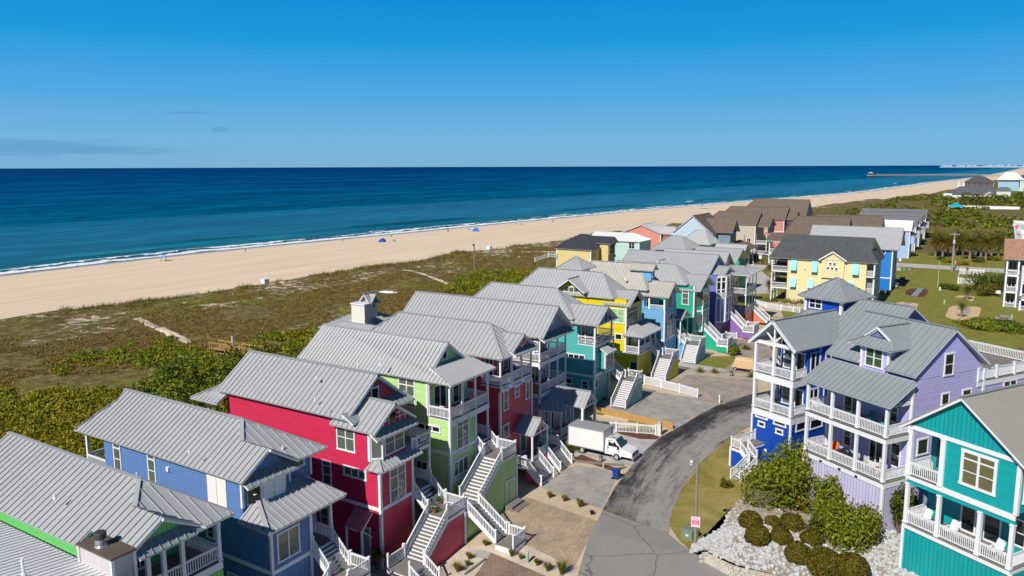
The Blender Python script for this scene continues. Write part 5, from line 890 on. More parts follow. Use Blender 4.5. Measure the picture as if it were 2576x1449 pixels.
# ------------------------------------------------------------------ land, sea, roads
from mathutils import noise as MN
VW['V5']=(1250,1350,500/1212); VW['Z3']=(0,850,750/1228)
SH=[(-600,280),(-100,284),(60,284),(127,284),(209,287),(282,276),(426,262),(664,230),(1081,147),(1467,119),(1892,91),(2627,22),(3437,-24),(4640,-85),(7082,-198),(14831,-520),(40000,-2500)]
def interp(t,P):
    for (a,u),(b,v) in zip(P,P[1:]):
        if t<=b: return u+(v-u)*(t-a)/(b-a)
    return P[-1][1]
def S(x):
    w=30+.06*max(0,x); return (interp(x-w,SH)+2*interp(x,SH)+interp(x+w,SH))/4
def BW(x): return interp(x,[(-600,105),(80,105),(170,119),(430,122),(760,118),(1250,100),(90000,97)])
def sm(t): t=min(1,max(0,t)); return t*t*(3-2*t)
def height(x,y):
    d=S(x)-y; bw=BW(x); e=d-bw
    if e<0: return -4+2.9*(d/bw)**.85+.06*MN.noise(Vector((x*.12,y*.12,3)))
    n=MN.fractal(Vector((x*.028,y*.035,1.3)),1.,2.,5); n2=MN.noise(Vector((x*.13,y*.13,7)))
    rise=sm(e/11.); back=sm((e-24)/48.); fore=1.6+2.0*n+.5*n2; mid=.9+1.1*n+.35*n2
    z=-1.1+rise*(1.1+fore*(1-sm((e-9)/16.))+mid*sm((e-9)/16.))
    flat=1-back
    out=z*flat+(hz(x,y))*back
    if x>300: out+=back*sm((x-300)/120)*(.9*n+.6)
    return out
def sandy(x,y):
    e=S(x)-y-BW(x); f=MN.fractal(Vector((x*.055,y*.085,9.)),1.,2.1,5); sl=max(0,1-abs(e-14)/22.)
    return f+.34*sl-.0045*max(0,e-30)
def grid(name,xs,ds,fn,mat,attrs):
    V=[];A={k:[] for k in attrs}
    for x in xs:
        for d in ds:
            p,at=fn(x,d); V.append(p)
            for k in attrs: A[k].append(at[k])
    nd=len(ds); Fc=[(i*nd+j,(i+1)*nd+j,(i+1)*nd+j+1,i*nd+j+1) for i in range(len(xs)-1) for j in range(nd-1)]
    me=bpy.data.meshes.new(name); me.from_pydata(V,[],Fc); me.polygons.foreach_set('use_smooth',[True]*len(Fc))
    for k in attrs:
        a=me.attributes.new(k,'FLOAT','POINT'); a.data.foreach_set('value',A[k])
    me.materials.append(mat); me.update()
    if len(Fc) and me.polygons[0].normal.z<0: me.flip_normals()
    o=bpy.data.objects.new(name,me); COL.objects.link(o); return struct(o)
def attr(n,name): q=mk(n,'ShaderNodeAttribute'); q.attribute_name=name; return q.outputs['Fac']
def ramp(n,l,f,stops):
    r=mk(n,'ShaderNodeValToRGB'); l.new(f,r.inputs[0]); e=r.color_ramp.elements
    while len(e)<len(stops): e.new(.5)
    for q,(p,c) in zip(e,stops): q.position=p; q.color=(*c,1)
    return r.outputs[0]
def mixc(n,l,f,a,b):
    m=mk(n,'ShaderNodeMix',data_type='RGBA')
    if isinstance(f,(int,float)): m.inputs[0].default_value=f
    else: l.new(f,m.inputs[0])
    for i,v in ((6,a),(7,b)):
        if isinstance(v,tuple): m.inputs[i].default_value=(*v,1)
        else: l.new(v,m.inputs[i])
    return m.outputs[2]
def noise(n,l,vec,scale,detail=4,rough=.6,dist=0):
    q=mk(n,'ShaderNodeTexNoise'); setin(q,Scale=scale,Detail=detail,Roughness=rough,Distortion=dist); l.new(vec,q.inputs['Vector']); return q.outputs['Fac']
def sstep(n,l,f,a,b,lo=0,hi=1):
    q=mk(n,'ShaderNodeMapRange',interpolation_type='SMOOTHSTEP'); setin(q,**{'From Min':a,'From Max':b,'To Min':lo,'To Max':hi}); l.new(f,q.inputs[0]); return q.outputs[0]
def vscale(n,l,vec,s):
    q=mk(n,'ShaderNodeVectorMath',operation='MULTIPLY'); l.new(vec,q.inputs[0]); q.inputs[1].default_value=s; return q.outputs[0]
def land_mat():
    m,n,l,p=nodes('dune_and_beach'); setin(p,Roughness=.95); p.inputs['Specular IOR Level'].default_value=.15
    tc=mk(n,'ShaderNodeTexCoord'); P=tc.outputs['Object']; e=attr(n,'edge'); d=attr(n,'wet')
    nb=noise(n,l,P,.05,6,.6); nf=noise(n,l,P,1.3,4,.7); streak=noise(n,l,vscale(n,l,P,(.05,1.3,1)),.8,5,.65); track=noise(n,l,vscale(n,l,P,(.012,.35,1)),1.,3,.6)
    sand=ramp(n,l,math_(n,l,'ADD',math_(n,l,'MULTIPLY',streak,.5),math_(n,l,'ADD',math_(n,l,'MULTIPLY',nf,.25),math_(n,l,'MULTIPLY',track,.3))),[(.34,(.53,.40,.27)),(.5,(.67,.525,.37)),(.66,(.77,.63,.46))])
    wet=mixc(n,l,sstep(n,l,math_(n,l,'ADD',d,math_(n,l,'MULTIPLY',nb,6.)),6,13),(.20,.16,.12),sand)
    g1=noise(n,l,P,.06,7,.72,.6); g2=noise(n,l,P,.55,6,.75); g3=noise(n,l,P,3.5,3,.7)
    grass=ramp(n,l,math_(n,l,'ADD',math_(n,l,'MULTIPLY',g2,.7),math_(n,l,'MULTIPLY',g3,.3)),[(.36,(.055,.047,.012)),(.46,(.115,.09,.026)),(.55,(.185,.14,.048)),(.66,(.31,.245,.115))])
    green=ramp(n,l,math_(n,l,'ADD',math_(n,l,'MULTIPLY',g2,.5),math_(n,l,'MULTIPLY',g3,.5)),[(.36,(.05,.06,.008)),(.5,(.14,.14,.016)),(.66,(.28,.26,.035))])
    veg=mixc(n,l,sstep(n,l,math_(n,l,'ADD',noise(n,l,P,.03,5,.6,.5),math_(n,l,'MULTIPLY',sstep(n,l,e,25,75),.07)),.55,.65),grass,green)
    dsand=ramp(n,l,math_(n,l,'ADD',math_(n,l,'MULTIPLY',g2,.5),math_(n,l,'MULTIPLY',nf,.5)),[(.3,(.44,.35,.24)),(.7,(.76,.64,.49))])
    cov=math_(n,l,'SUBTRACT',math_(n,l,'ADD',math_(n,l,'MULTIPLY',g1,.62),math_(n,l,'MULTIPLY',g2,.38)),sstep(n,l,e,22,70,0,.10))
    bare=sstep(n,l,math_(n,l,'ADD',math_(n,l,'MULTIPLY',attr(n,'sandy'),.72),math_(n,l,'MULTIPLY',math_(n,l,'SUBTRACT',math_(n,l,'ADD',math_(n,l,'MULTIPLY',g2,.7),math_(n,l,'MULTIPLY',g3,.3)),.5),6.)),.66,.86); bare2=sstep(n,l,e,4.,-.5)
    dune=mixc(n,l,math_(n,l,'MAXIMUM',bare,bare2),veg,dsand)
    edge=sstep(n,l,math_(n,l,'ADD',e,math_(n,l,'MULTIPLY',math_(n,l,'SUBTRACT',g2,.5),9.)),-.8,1.2)
    l.new(mixc(n,l,edge,wet,dune),p.inputs['Base Color'])
    b=mk(n,'ShaderNodeBump'); setin(b,Strength=.55,Distance=.35); l.new(math_(n,l,'ADD',math_(n,l,'MULTIPLY',g3,.6),math_(n,l,'MULTIPLY',nf,.35)),b.inputs['Height']); l.new(sstep(n,l,e,-2,3,.12,.6),b.inputs['Strength']); l.new(b.outputs[0],p.inputs['Normal'])
    rr=sstep(n,l,d,5,12,.25,.95); l.new(rr,p.inputs['Roughness'])
    return m
LAND=land_mat()
xs=sorted([-160+3*i for i in range(200)]+[48.,58.,86.5,88.5]); x=440.
while x<60000: xs.append(x); x+=8+max(0,(x-440))*.035
dn=[0,.02,.05]+[i/24 for i in range(2,25)]; din=[1.2*i for i in range(1,70)]+[84+2.*i for i in range(105)]; q=296.
while q<2600: din.append(q); q*=1.09
def landpt(x,k):
    bw=BW(x); d=k*bw if k<=1 else bw+(k-1)
    if k>1 and x>4000: d=bw+(k-1)*(1+(x-4000)/4000)
    y=S(x)-d; return (x,y,height(x,y)),{'edge':d-bw,'wet':d,'sandy':sandy(x,y) if d<bw+90 else -1}
grid('ground',xs,dn+[1+t for t in din],landpt,LAND,('edge','wet','sandy'))
def sea_mat():
    m,n,l,p=nodes('sea_water'); tc=mk(n,'ShaderNodeTexCoord'); P=tc.outputs['Object']; o=attr(n,'off'); crest=attr(n,'crest')
    w1=noise(n,l,vscale(n,l,P,(.35,1.,1)),.16,5,.7,.4); w2=noise(n,l,vscale(n,l,P,(.5,1.,1)),.9,3,.65); w3=noise(n,l,vscale(n,l,P,(.25,1,1)),.018,4,.6,.5); w4=noise(n,l,vscale(n,l,P,(.2,1,1)),.045,5,.75,.6); w5=noise(n,l,vscale(n,l,P,(.2,1,1)),.006,6,.8,.5)
    col=ramp(n,l,math_(n,l,'DIVIDE',math_(n,l,'LOGARITHM',math_(n,l,'MAXIMUM',math_(n,l,'ADD',o,1.),1.),10.),4.6),[(0,(.03,.16,.15)),(.28,(.008,.125,.145)),(.42,(.0025,.118,.185)),(.55,(.001,.095,.20)),(.68,(.0008,.066,.19)),(.8,(.0008,.047,.155)),(1,(.001,.042,.14))])
    dark=ramp(n,l,math_(n,l,'ADD',math_(n,l,'MULTIPLY',math_(n,l,'ADD',math_(n,l,'ADD',math_(n,l,'MULTIPLY',w1,.4),math_(n,l,'MULTIPLY',w2,.15)),math_(n,l,'MULTIPLY',w4,.45)),sstep(n,l,o,1500,300,.25,.7)),math_(n,l,'MULTIPLY',math_(n,l,'ADD',math_(n,l,'MULTIPLY',w5,.55),math_(n,l,'MULTIPLY',w3,.45)),sstep(n,l,o,300,1500,.3,.75))),[(.41,(.34,.44,.5)),(.5,(.92,.92,.92)),(.59,(2.1,1.7,1.5))])
    mu=mk(n,'ShaderNodeMix',data_type='RGBA',blend_type='MULTIPLY'); mu.inputs[0].default_value=1; l.new(col,mu.inputs[6]); l.new(dark,mu.inputs[7])
    gr=mixc(n,l,math_(n,l,'MULTIPLY',crest,.9),mu.outputs[2],(.002,.045,.048))
    fo=noise(n,l,vscale(n,l,P,(.5,1.,1)),.55,6,.75,1.2); pat=noise(n,l,vscale(n,l,P,(1,.25,1)),.045,3,.6)
    wob=math_(n,l,'ADD',o,math_(n,l,'MULTIPLY',math_(n,l,'SUBTRACT',pat,.5),9.))
    wob=math_(n,l,'ADD',wob,math_(n,l,'MULTIPLY',math_(n,l,'SUBTRACT',noise(n,l,P,.14,4,.7,1.),.5),9.))
    def line(c,wd,th):
        t=math_(n,l,'SUBTRACT',1.,math_(n,l,'DIVIDE',math_(n,l,'ABSOLUTE',math_(n,l,'SUBTRACT',wob,c)),wd)); return math_(n,l,'ADD',math_(n,l,'MULTIPLY',math_(n,l,'MAXIMUM',t,0.),.6),th)
    swash=math_(n,l,'ADD',line(3.2,5.2,-.05),math_(n,l,'MULTIPLY',sstep(n,l,wob,12,2),.10)); brk=math_(n,l,'SUBTRACT',line(10.5,3.4,.04),math_(n,l,'MULTIPLY',sstep(n,l,noise(n,l,vscale(n,l,P,(1,.1,1)),.021,2),.50,.62),-.14)); brk=math_(n,l,'SUBTRACT',brk,.21)
    brk2=math_(n,l,'SUBTRACT',line(20,2.,0),sstep(n,l,noise(n,l,vscale(n,l,P,(1,.1,1)),.016,2),.66,.58,.0,.5))
    f=math_(n,l,'ADD',math_(n,l,'MAXIMUM',math_(n,l,'MAXIMUM',swash,brk),brk2),math_(n,l,'MULTIPLY',fo,.55)); foam=sstep(n,l,f,.50,.66)
    brk3=math_(n,l,'SUBTRACT',line(46,3.,0),sstep(n,l,noise(n,l,vscale(n,l,P,(1,.1,1)),.011,2),.70,.62,.0,.6)); foam=math_(n,l,'MAXIMUM',foam,sstep(n,l,math_(n,l,'ADD',brk3,math_(n,l,'MULTIPLY',fo,.55)),.5,.66)); far=sstep(n,l,o,90,60)
    caps=sstep(n,l,noise(n,l,vscale(n,l,P,(.3,1,1)),.25,5,.8),.80,.84,0,.5); foam=math_(n,l,'MAXIMUM',math_(n,l,'MULTIPLY',foam,far),caps)
    l.new(mixc(n,l,foam,gr,(.80,.82,.82)),p.inputs['Base Color']); l.new(sstep(n,l,foam,0,.6,.28,.9),p.inputs['Roughness']); l.new(sstep(n,l,o,20,250,.08,.0),p.inputs['Specular IOR Level'])
    b=mk(n,'ShaderNodeBump'); setin(b,Strength=.8,Distance=1.6); l.new(math_(n,l,'ADD',w1,math_(n,l,'MULTIPLY',w2,.35)),b.inputs['Height']); l.new(b.outputs[0],p.inputs['Normal'])
    return m
def seapt(x,o):
    y=S(x)+o; z=-4.0; cr=0
    if o<90:
        wv=6*MN.noise(Vector((x*.02,.3,5))); a=sm((MN.noise(Vector((x*.012,2,9)))+.45)*1.3)
        for c,h,wd,g in ((10.5,.75,2.6,1),(25,.4,4,.8),(48,1.1,5.5,1)):
            t=(o-c-wv*.6)/wd; k=math.exp(-t*t)*(a if c<40 else sm((MN.noise(Vector((x*.009,7,1)))+.5)*1.2)); z+=h*k; cr=max(cr,g*k if t<.4 else 0)
    if o<=3: z-=.05*(3-o)+.02
    return (x,y,z),{'off':float(max(o,0)),'crest':cr}
ox=[-8,-4,-1,0]+[.8*i for i in range(1,112)]; q=94.
while q<90000: ox.append(q); q*=1.12
sx=[-200+4*i for i in range(220)]; x=690.
while x<90000: sx.append(x); x+=10+(x-690)*.05
grid('sea',sx,ox,seapt,sea_mat(),('off','crest'))
# ---- sheets laid on the street-side ground
def sheet(name,poly,mat,lift,sub=4,view=None,kind='structure'):
    P=[gt(view,*p) if view else Vector((p[0],p[1],hz(p[0],p[1]))) for p in poly]
    bm=bmesh.new(); vs=[bm.verts.new((p.x,p.y,0)) for p in P]; f=bm.faces.new(vs); bmesh.ops.triangulate(bm,faces=[f])
    for kx in (48.,58.,86.5,88.5,150.,165.): bmesh.ops.bisect_plane(bm,geom=bm.verts[:]+bm.edges[:]+bm.faces[:],plane_co=(kx,0,0),plane_no=(1,0,0))
    for ky in (30.,42.): bmesh.ops.bisect_plane(bm,geom=bm.verts[:]+bm.edges[:]+bm.faces[:],plane_co=(0,ky,0),plane_no=(0,1,0))
    if name!='street_yard' and any(v.co.x>85 for v in bm.verts): lift+=.035
    for v in bm.verts: v.co.z=hz(v.co.x,v.co.y)+lift
    bmesh.ops.triangulate(bm,faces=bm.faces[:]); bmesh.ops.recalc_face_normals(bm,faces=bm.faces[:])
    if sum(f.normal.z for f in bm.faces)<0: bmesh.ops.reverse_faces(bm,faces=bm.faces[:])
    me=bpy.data.meshes.new(name); bm.to_mesh(me); bm.free(); me.materials.append(mat); o=bpy.data.objects.new(name,me); COL.objects.link(o); o['kind']=kind; return o
def ground_mat(name,stops,scale=.8,fine=12.,bump=.3,rough=.95,stretch=(1,1,1),dist=0.,mixf=.5):
    m,n,l,p=nodes(name); setin(p,Roughness=rough); p.inputs['Specular IOR Level'].default_value=.2
    tc=mk(n,'ShaderNodeTexCoord'); P=vscale(n,l,tc.outputs['Object'],stretch); a=noise(n,l,P,scale,7,.7,dist); b_=noise(n,l,tc.outputs['Object'],fine,4,.7)
    l.new(ramp(n,l,math_(n,l,'ADD',math_(n,l,'MULTIPLY',a,1-mixf),math_(n,l,'MULTIPLY',b_,mixf)),stops),p.inputs['Base Color'])
    b=mk(n,'ShaderNodeBump'); setin(b,Strength=bump,Distance=.05); l.new(b_,b.inputs['Height']); l.new(b.outputs[0],p.inputs['Normal']); MATS[name]=m; return m
def paver_mat(name,c1,c2,mortar,ang=0,bw=.5,bh=.25):
    m,n,l,p=nodes(name); setin(p,Roughness=.9); p.inputs['Specular IOR Level'].default_value=.2
    tc=mk(n,'ShaderNodeTexCoord'); mp=mk(n,'ShaderNodeMapping'); mp.inputs['Rotation'].default_value=(0,0,ang); l.new(tc.outputs['Object'],mp.inputs[0])
    br=mk(n,'ShaderNodeTexBrick'); setin(br,**{'Color1':(*c1,1),'Color2':(*c2,1),'Mortar':(*mortar,1),'Scale':1.,'Mortar Size':.03,'Brick Width':bw,'Row Height':bh,'Bias':-.1}); l.new(mp.outputs[0],br.inputs['Vector'])
    a=noise(n,l,tc.outputs['Object'],.5,6,.65); k=ramp(n,l,a,[(.3,(.72,.72,.72)),(.7,(1.2,1.18,1.15))]); mu=mk(n,'ShaderNodeMix',data_type='RGBA',blend_type='MULTIPLY'); mu.inputs[0].default_value=1; l.new(br.outputs[0],mu.inputs[6]); l.new(k,mu.inputs[7]); l.new(mu.outputs[2],p.inputs['Base Color'])
    b=mk(n,'ShaderNodeBump'); setin(b,Strength=.4,Distance=.02); l.new(br.outputs['Fac'],b.inputs['Height']); b.invert=True; l.new(b.outputs[0],p.inputs['Normal']); MATS[name]=m; return m
ASPH=ground_mat('old_asphalt',[(.3,(.205,.19,.172)),(.55,(.255,.238,.215)),(.75,(.31,.29,.262))],.35,30.,.2,.85,(.25,1,1))
def sealed():
    m,n,l,p=nodes('sealed_asphalt'); setin(p,Roughness=.7); tc=mk(n,'ShaderNodeTexCoord'); P=tc.outputs['Object']
    cb=mk(n,'ShaderNodeCombineXYZ'); l.new(attr(n,'along'),cb.inputs[0]); l.new(attr(n,'across'),cb.inputs[1]); Q=cb.outputs[0]; a=noise(n,l,vscale(n,l,Q,(.16,1.3,1)),.9,8,.78,.9); c=noise(n,l,P,.3,5,.7,.4); e=noise(n,l,P,5.,5,.75); s=attr(n,'side')
    f=math_(n,l,'ADD',math_(n,l,'ADD',math_(n,l,'MULTIPLY',a,.56),math_(n,l,'MULTIPLY',c,.3)),math_(n,l,'MULTIPLY',e,.22)); f=math_(n,l,'SUBTRACT',f,s)
    l.new(ramp(n,l,f,[(.40,(.022,.02,.018)),(.46,(.06,.054,.048)),(.51,(.165,.15,.133)),(.60,(.30,.275,.245))]),p.inputs['Base Color'])
    b=mk(n,'ShaderNodeBump'); setin(b,Strength=.25,Distance=.03); l.new(e,b.inputs['Height']); l.new(b.outputs[0],p.inputs['Normal']); return m
LAWN=ground_mat('mown_lawn',[(.3,(.10,.105,.014)),(.5,(.19,.185,.03)),(.62,(.26,.235,.055)),(.8,(.38,.32,.13))],.45,9.,.6)
VERGE=ground_mat('verge_grass',[(.3,(.10,.095,.016)),(.48,(.22,.185,.04)),(.6,(.34,.265,.095)),(.78,(.50,.40,.21))],.22,9.,.6,dist=.6,mixf=.45)
SANDB=ground_mat('garden_sand',[(.3,(.40,.31,.2)),(.6,(.56,.45,.31)),(.8,(.66,.55,.4))],.6,14.,.4)
CGRAV=ground_mat('cream_gravel',[(.3,(.34,.27,.2)),(.5,(.58,.49,.38)),(.7,(.78,.69,.57))],.6,22.,.9)
PEB=ground_mat('tan_pebbles',[(.3,(.2,.16,.12)),(.5,(.42,.35,.27)),(.7,(.62,.54,.44))],.6,11.,.9)
MULCH=ground_mat('red_mulch',[(.3,(.05,.02,.014)),(.5,(.12,.05,.033)),(.7,(.2,.10,.07))],1.,16.,.9)
WCHIP=ground_mat('wood_chips',[(.3,(.36,.25,.13)),(.5,(.58,.42,.24)),(.7,(.72,.56,.36))],.8,10.,.9)
CONC=ground_mat('concrete',[(.3,(.38,.36,.325)),(.6,(.48,.455,.415)),(.8,(.54,.52,.475))],.5,20.,.15)
PV1=paver_mat('tan_pavers',(.44,.34,.235),(.35,.27,.19),(.27,.21,.15),.0); PV2=paver_mat('grey_pavers',(.41,.38,.35),(.34,.32,.295),(.24,.225,.205),.78); PV3=paver_mat('pale_pavers',(.52,.51,.50),(.46,.45,.445),(.3,.29,.28),.1); PV4=paver_mat('brown_pavers',(.275,.195,.15),(.22,.16,.125),(.17,.125,.10),.2); PV5=paver_mat('taupe_pavers',(.40,.335,.275),(.34,.285,.235),(.25,.21,.175),.6)
def cracks(m):
    n,l=m.node_tree.nodes,m.node_tree.links; p=n['Principled BSDF']; src=p.inputs['Base Color'].links[0].from_socket; tc=mk(n,'ShaderNodeTexCoord'); d=mk(n,'ShaderNodeTexNoise'); setin(d,Scale=.7,Detail=5.); l.new(tc.outputs['Object'],d.inputs['Vector']); va=mk(n,'ShaderNodeVectorMath',operation='ADD'); l.new(tc.outputs['Object'],va.inputs[0]); l.new(d.outputs['Color'],va.inputs[1])
    vo=mk(n,'ShaderNodeTexVoronoi',feature='DISTANCE_TO_EDGE'); setin(vo,Scale=.16); l.new(va.outputs[0],vo.inputs['Vector']); l.new(mixc(n,l,sstep(n,l,vo.outputs['Distance'],.012,.003,0,.6),src,(.06,.055,.05)),p.inputs['Base Color'])
cracks(ASPH)
Lw=[(32,19.5),(42,22.6),(50.26,25.27),(56,27.0),(61.92,28.32)]; Rw=[(60.70,21.44),(59.3,19.6),(58.6,18.2),(57.3,14.2),(54.5,9),(48,4),(30,2)]
sheet('street_yard',[(20,70),(20,1),(48,3),(57,12),(59,18),(62,21),(72,23),(88,23),(112,14),(140,12),(185,40),(180,64),(120,66)],SANDB,.012)
sheet('old_road',Lw+Rw,ASPH,.035)
dl=[(61.92,28.32),(67,29.4),(73.35,30.19),(78.5,30.6),(83.5,30.7),(88,29.95),(94,29.3),(99,28.5),(106.15,25.97),(113,22),(121,16)]; dr=[(60.70,21.44),(64.6,22.6),(69.7,23.5),(74,23.9),(78.67,24.06),(83,23.95),(87.14,23.63),(92,22.8),(100,20.5),(107,17),(115,11)]
b=[]; me=bpy.data.meshes.new('sealed_road'); V=[];A=[];AL=[];AC=[];K=8
acc=0;pm=None
for (a,c) in zip(dl,dr):
    mid=Vector((a[0]+c[0],a[1]+c[1],0))/2; acc+=(mid-pm).length if pm else 0; pm=mid
    for k in range(K+1):
        AL.append(acc); AC.append(k/K*7.)
        t=k/K; V.append((a[0]+(c[0]-a[0])*t,a[1]+(c[1]-a[1])*t,hz(min(a[0],60),0)+.075)); A.append((.14 if a[0]>80 else .05)*max(0,1-abs(t-.12)/.4)-(.05 if t>.5 else 0))
Fq=[(i*(K+1)+j,(i+1)*(K+1)+j,(i+1)*(K+1)+j+1,i*(K+1)+j+1) for i in range(len(dl)-1) for j in range(K)]
me.from_pydata(V,[],[f[::-1] for f in Fq]); at=me.attributes.new('side','FLOAT','POINT'); at.data.foreach_set('value',A)
for nm_,L_ in (('along',AL),('across',AC)): q_=me.attributes.new(nm_,'FLOAT','POINT'); q_.data.foreach_set('value',L_)
me.materials.append(sealed()); 
if me.polygons[0].normal.z<0: me.flip_normals()
o=bpy.data.objects.new('sealed_road',me); COL.objects.link(o); struct(o)
sheet('tan_driveway',[(140,1066),(300,962),(745,1115),(590,1400),(265,1242)],PV1,.03,view='O')
sheet('sand_strip',[(236,935),(388,905),(768,1040),(742,1118),(300,962)],CGRAV if 0 else SANDB,.026,view='O')
sheet('grey_driveway',[(385,902),(505,815),(600,765),(870,802),(768,1037)],PV2,.03,view='O')
sheet('gravel_bed',[(160,640),(390,600),(560,612),(690,586),(742,608),(1062,752),(1030,860),(860,900),(100,900)],CGRAV,.022,view='V5')
sheet('brown_driveway',[(462,655),(850,822),(1010,905),(270,905),(425,702)],PV4,.03,view='V5')
sheet('pale_driveway',[(400,700),(480,560),(620,500),(880,540),(1125,592),(948,772),(640,700),(590,725)],PV3,.03,view='O')
sheet('mulch_bed',[(815,542),(960,545),(1122,590),(1105,608),(1000,605),(880,575)],MULCH,.05,view='O'); sheet('mulch_bed',[(590,722),(640,700),(850,785),(930,775),(845,808)],MULCH,.05,view='O'); sheet('grass_verge',[(815,545),(1050,525),(1118,570),(960,548)],LAWN,.046,view='O')
sheet('grey_driveway',[(650,408),(800,360),(1030,305),(1355,357),(1480,395),(1250,532),(1195,545)],PV2,.03,view='O')
sheet('taupe_driveway',[(1180,268),(1290,200),(1500,185),(1720,190),(1730,320),(1485,388),(1355,357)],PV5,.028,view='O')
sheet('pebble_border',[(10,1055),(190,935),(290,868),(450,895),(700,925),(1300,945),(1300,1030),(480,975),(300,960),(180,1060)],PEB,.034,view='Y')
sheet('front_lawn',[(440,815),(610,700),(990,700),(955,795),(830,878)],LAWN,.03,view='Y'); sheet('front_path',[(60,835),(200,780),(440,817),(830,879),(795,918),(420,882)],CONC,.034,view='Y'); sheet('cart_pad',[(830,880),(950,795),(1400,790),(1400,935),(900,915)],PV5,.032,view='Y'); sheet('paved_yard',[(1010,560),(1000,440),(1150,455),(1330,460),(1500,600),(1500,780),(1000,700)],PV5,.024,view='Y')
sheet('grass_verge',[(1180,1140),(1205,1030),(1250,930),(1390,742),(1550,602),(1640,560),(1760,700),(1700,900),(1570,1030),(1380,1230),(1318,1302),(1240,1230)],VERGE,.03,view='O'); sheet('front_path',[(1392,748),(1432,730),(1570,800),(1520,842)],PV1,.036,view='O')
sheet('meadow_lawn',[(140,12),(165,-14),(200,-60),(268,-60),(268,24),(213,30),(185,40),(150,30)],LAWN,.016); sheet('house_lawn',[(156,44),(186,41),(236,42),(236,64),(170,64)],LAWN,.018)
sheet('cross_road',[(268.7,26),(268.7,-90),(279.6,-90),(279.6,26)],ASPH if 0 else CONC,.03); sheet('road_verge',[(279.6,26),(279.6,-90),(315,-90),(315,26)],LAWN,.02); sheet('side_road',[(196,44),(214,47),(236,56),(252,58),(252,66),(232,65),(205,53),(190,50)],CONC,.032)
sheet('mulch_island',[(1320,690),(1330,662),(1365,648),(1480,652),(1502,665),(1488,695),(1460,714),(1380,714)],MULCH,.03,view='K')
sheet('chip_bed',[(1250,760),(1300,752),(1425,765),(1395,845),(1330,840)],WCHIP,.03,view='K'); sheet('chip_bed',[(1632,865),(1660,795),(1700,782),(1880,790),(1908,800),(1892,860),(1820,890),(1700,892)],WCHIP,.03,view='K'); sheet('chip_bed',[(1700,712),(1740,702),(1790,705),(1862,710),(1848,742),(1830,748),(1790,730)],WCHIP,.03,view='K')
SLATEST=plain('slate_stepping_stone',(.21,.24,.25),.75,var=.3,scale=2)
def steps(pts,label,w=1.4):
    for k,(v,x,y) in enumerate(pts):
        p=gt(v,x,y); T=Thing('stepping_stone',label,'stone',tuple(p),group=label,world=False); b=B(); 
        b.prism([(-.55,-w/2,0.04),(.5,-w/2-.1,0.04),(.6,w/2-.1,0.04),(-.45,w/2,.04)],(0,0,.14)); T.part('slab',b,SLATEST)
steps([('K',1440-i*7,650+i*8) for i in range(8)],'pale grey slab in the path across the red mulch island'); steps([('K',1335-i*7,765+i*13) for i in range(5)],'dark slate slab in the wood chip bed behind the lavender roof'); steps([('K',1792+i*0,795+i*14) for i in range(4)],'dark slate slab beside the palm in the big wood chip bed')
# ---- raised rock garden with its block wall
GP=[gz('P',*q,.85) for q in ((60,1255),(112,1250),(200,1300),(330,1345),(520,1410),(700,1470),(900,1560),(1400,1600))]
def mound(x,y):
    a=Vector((58.9,18.0)); return .85
top=[('O',1560,1040),('O',1590,960),('P',330,960),('P',330,900),('P',560,820),('P',760,900),('P',1000,1000),('P',1260,1150),('P',1350,1190),('P',1345,1600)]
def gm(v,x,y,z): return gz(v,x,y,z)
edge=[gz('O',1322,1298,.05),gz('O',1350,1290,.75),gz('O',1400,1275,.8),gz('O',1480,1325,.8),gz('O',1600,1380,.8),gz('P',520,1425,.8),gz('P',760,1500,.8),gz('P',1000,1600,.8),gz('P',1300,1700,.8)]
back=[gz('O',1352,1262,.03),gz('O',1470,1196,.03),gz('O',1568,1130,.03),gz('O',1562,1030,.03),gz('P',480,850,.8),gz('P',760,930,.9),gz('P',1220,1150,1.0),gz('P',1420,1210,1.0),gz('P',1620,1380,.9)]
V=[];K=14
for a,c in zip(edge,back):
    for k in range(K+1):
        t=k/K; p=a.lerp(c,t); p.z+=.35*math.sin(math.pi*t)*(1 if a is not edge[0] else .2)+.05*MN.noise(p*1.3); V.append(tuple(p))
Fq=[(i*(K+1)+j,i*(K+1)+j+1,(i+1)*(K+1)+j+1,(i+1)*(K+1)+j) for i in range(len(edge)-1) for j in range(K)]
me=bpy.data.meshes.new('rock_garden'); me.from_pydata(V,[],Fq); me.materials.append(ground_mat('rock_bed_soil',[(.3,(.17,.14,.11)),(.5,(.33,.28,.22)),(.7,(.48,.43,.36))],.8,9.,.9))
if me.polygons[0].normal.z<0: me.flip_normals()
o=bpy.data.objects.new('rock_garden',me); COL.objects.link(o); struct(o); MOUND=(edge,back)
def mound_pt(s,t):
    i=min(len(edge)-2,int(s*(len(edge)-1))); f=s*(len(edge)-1)-i; a=edge[i].lerp(edge[i+1],f); c=back[i].lerp(back[i+1],f); p=a.lerp(c,t); p.z+=.35*math.sin(math.pi*t); return p
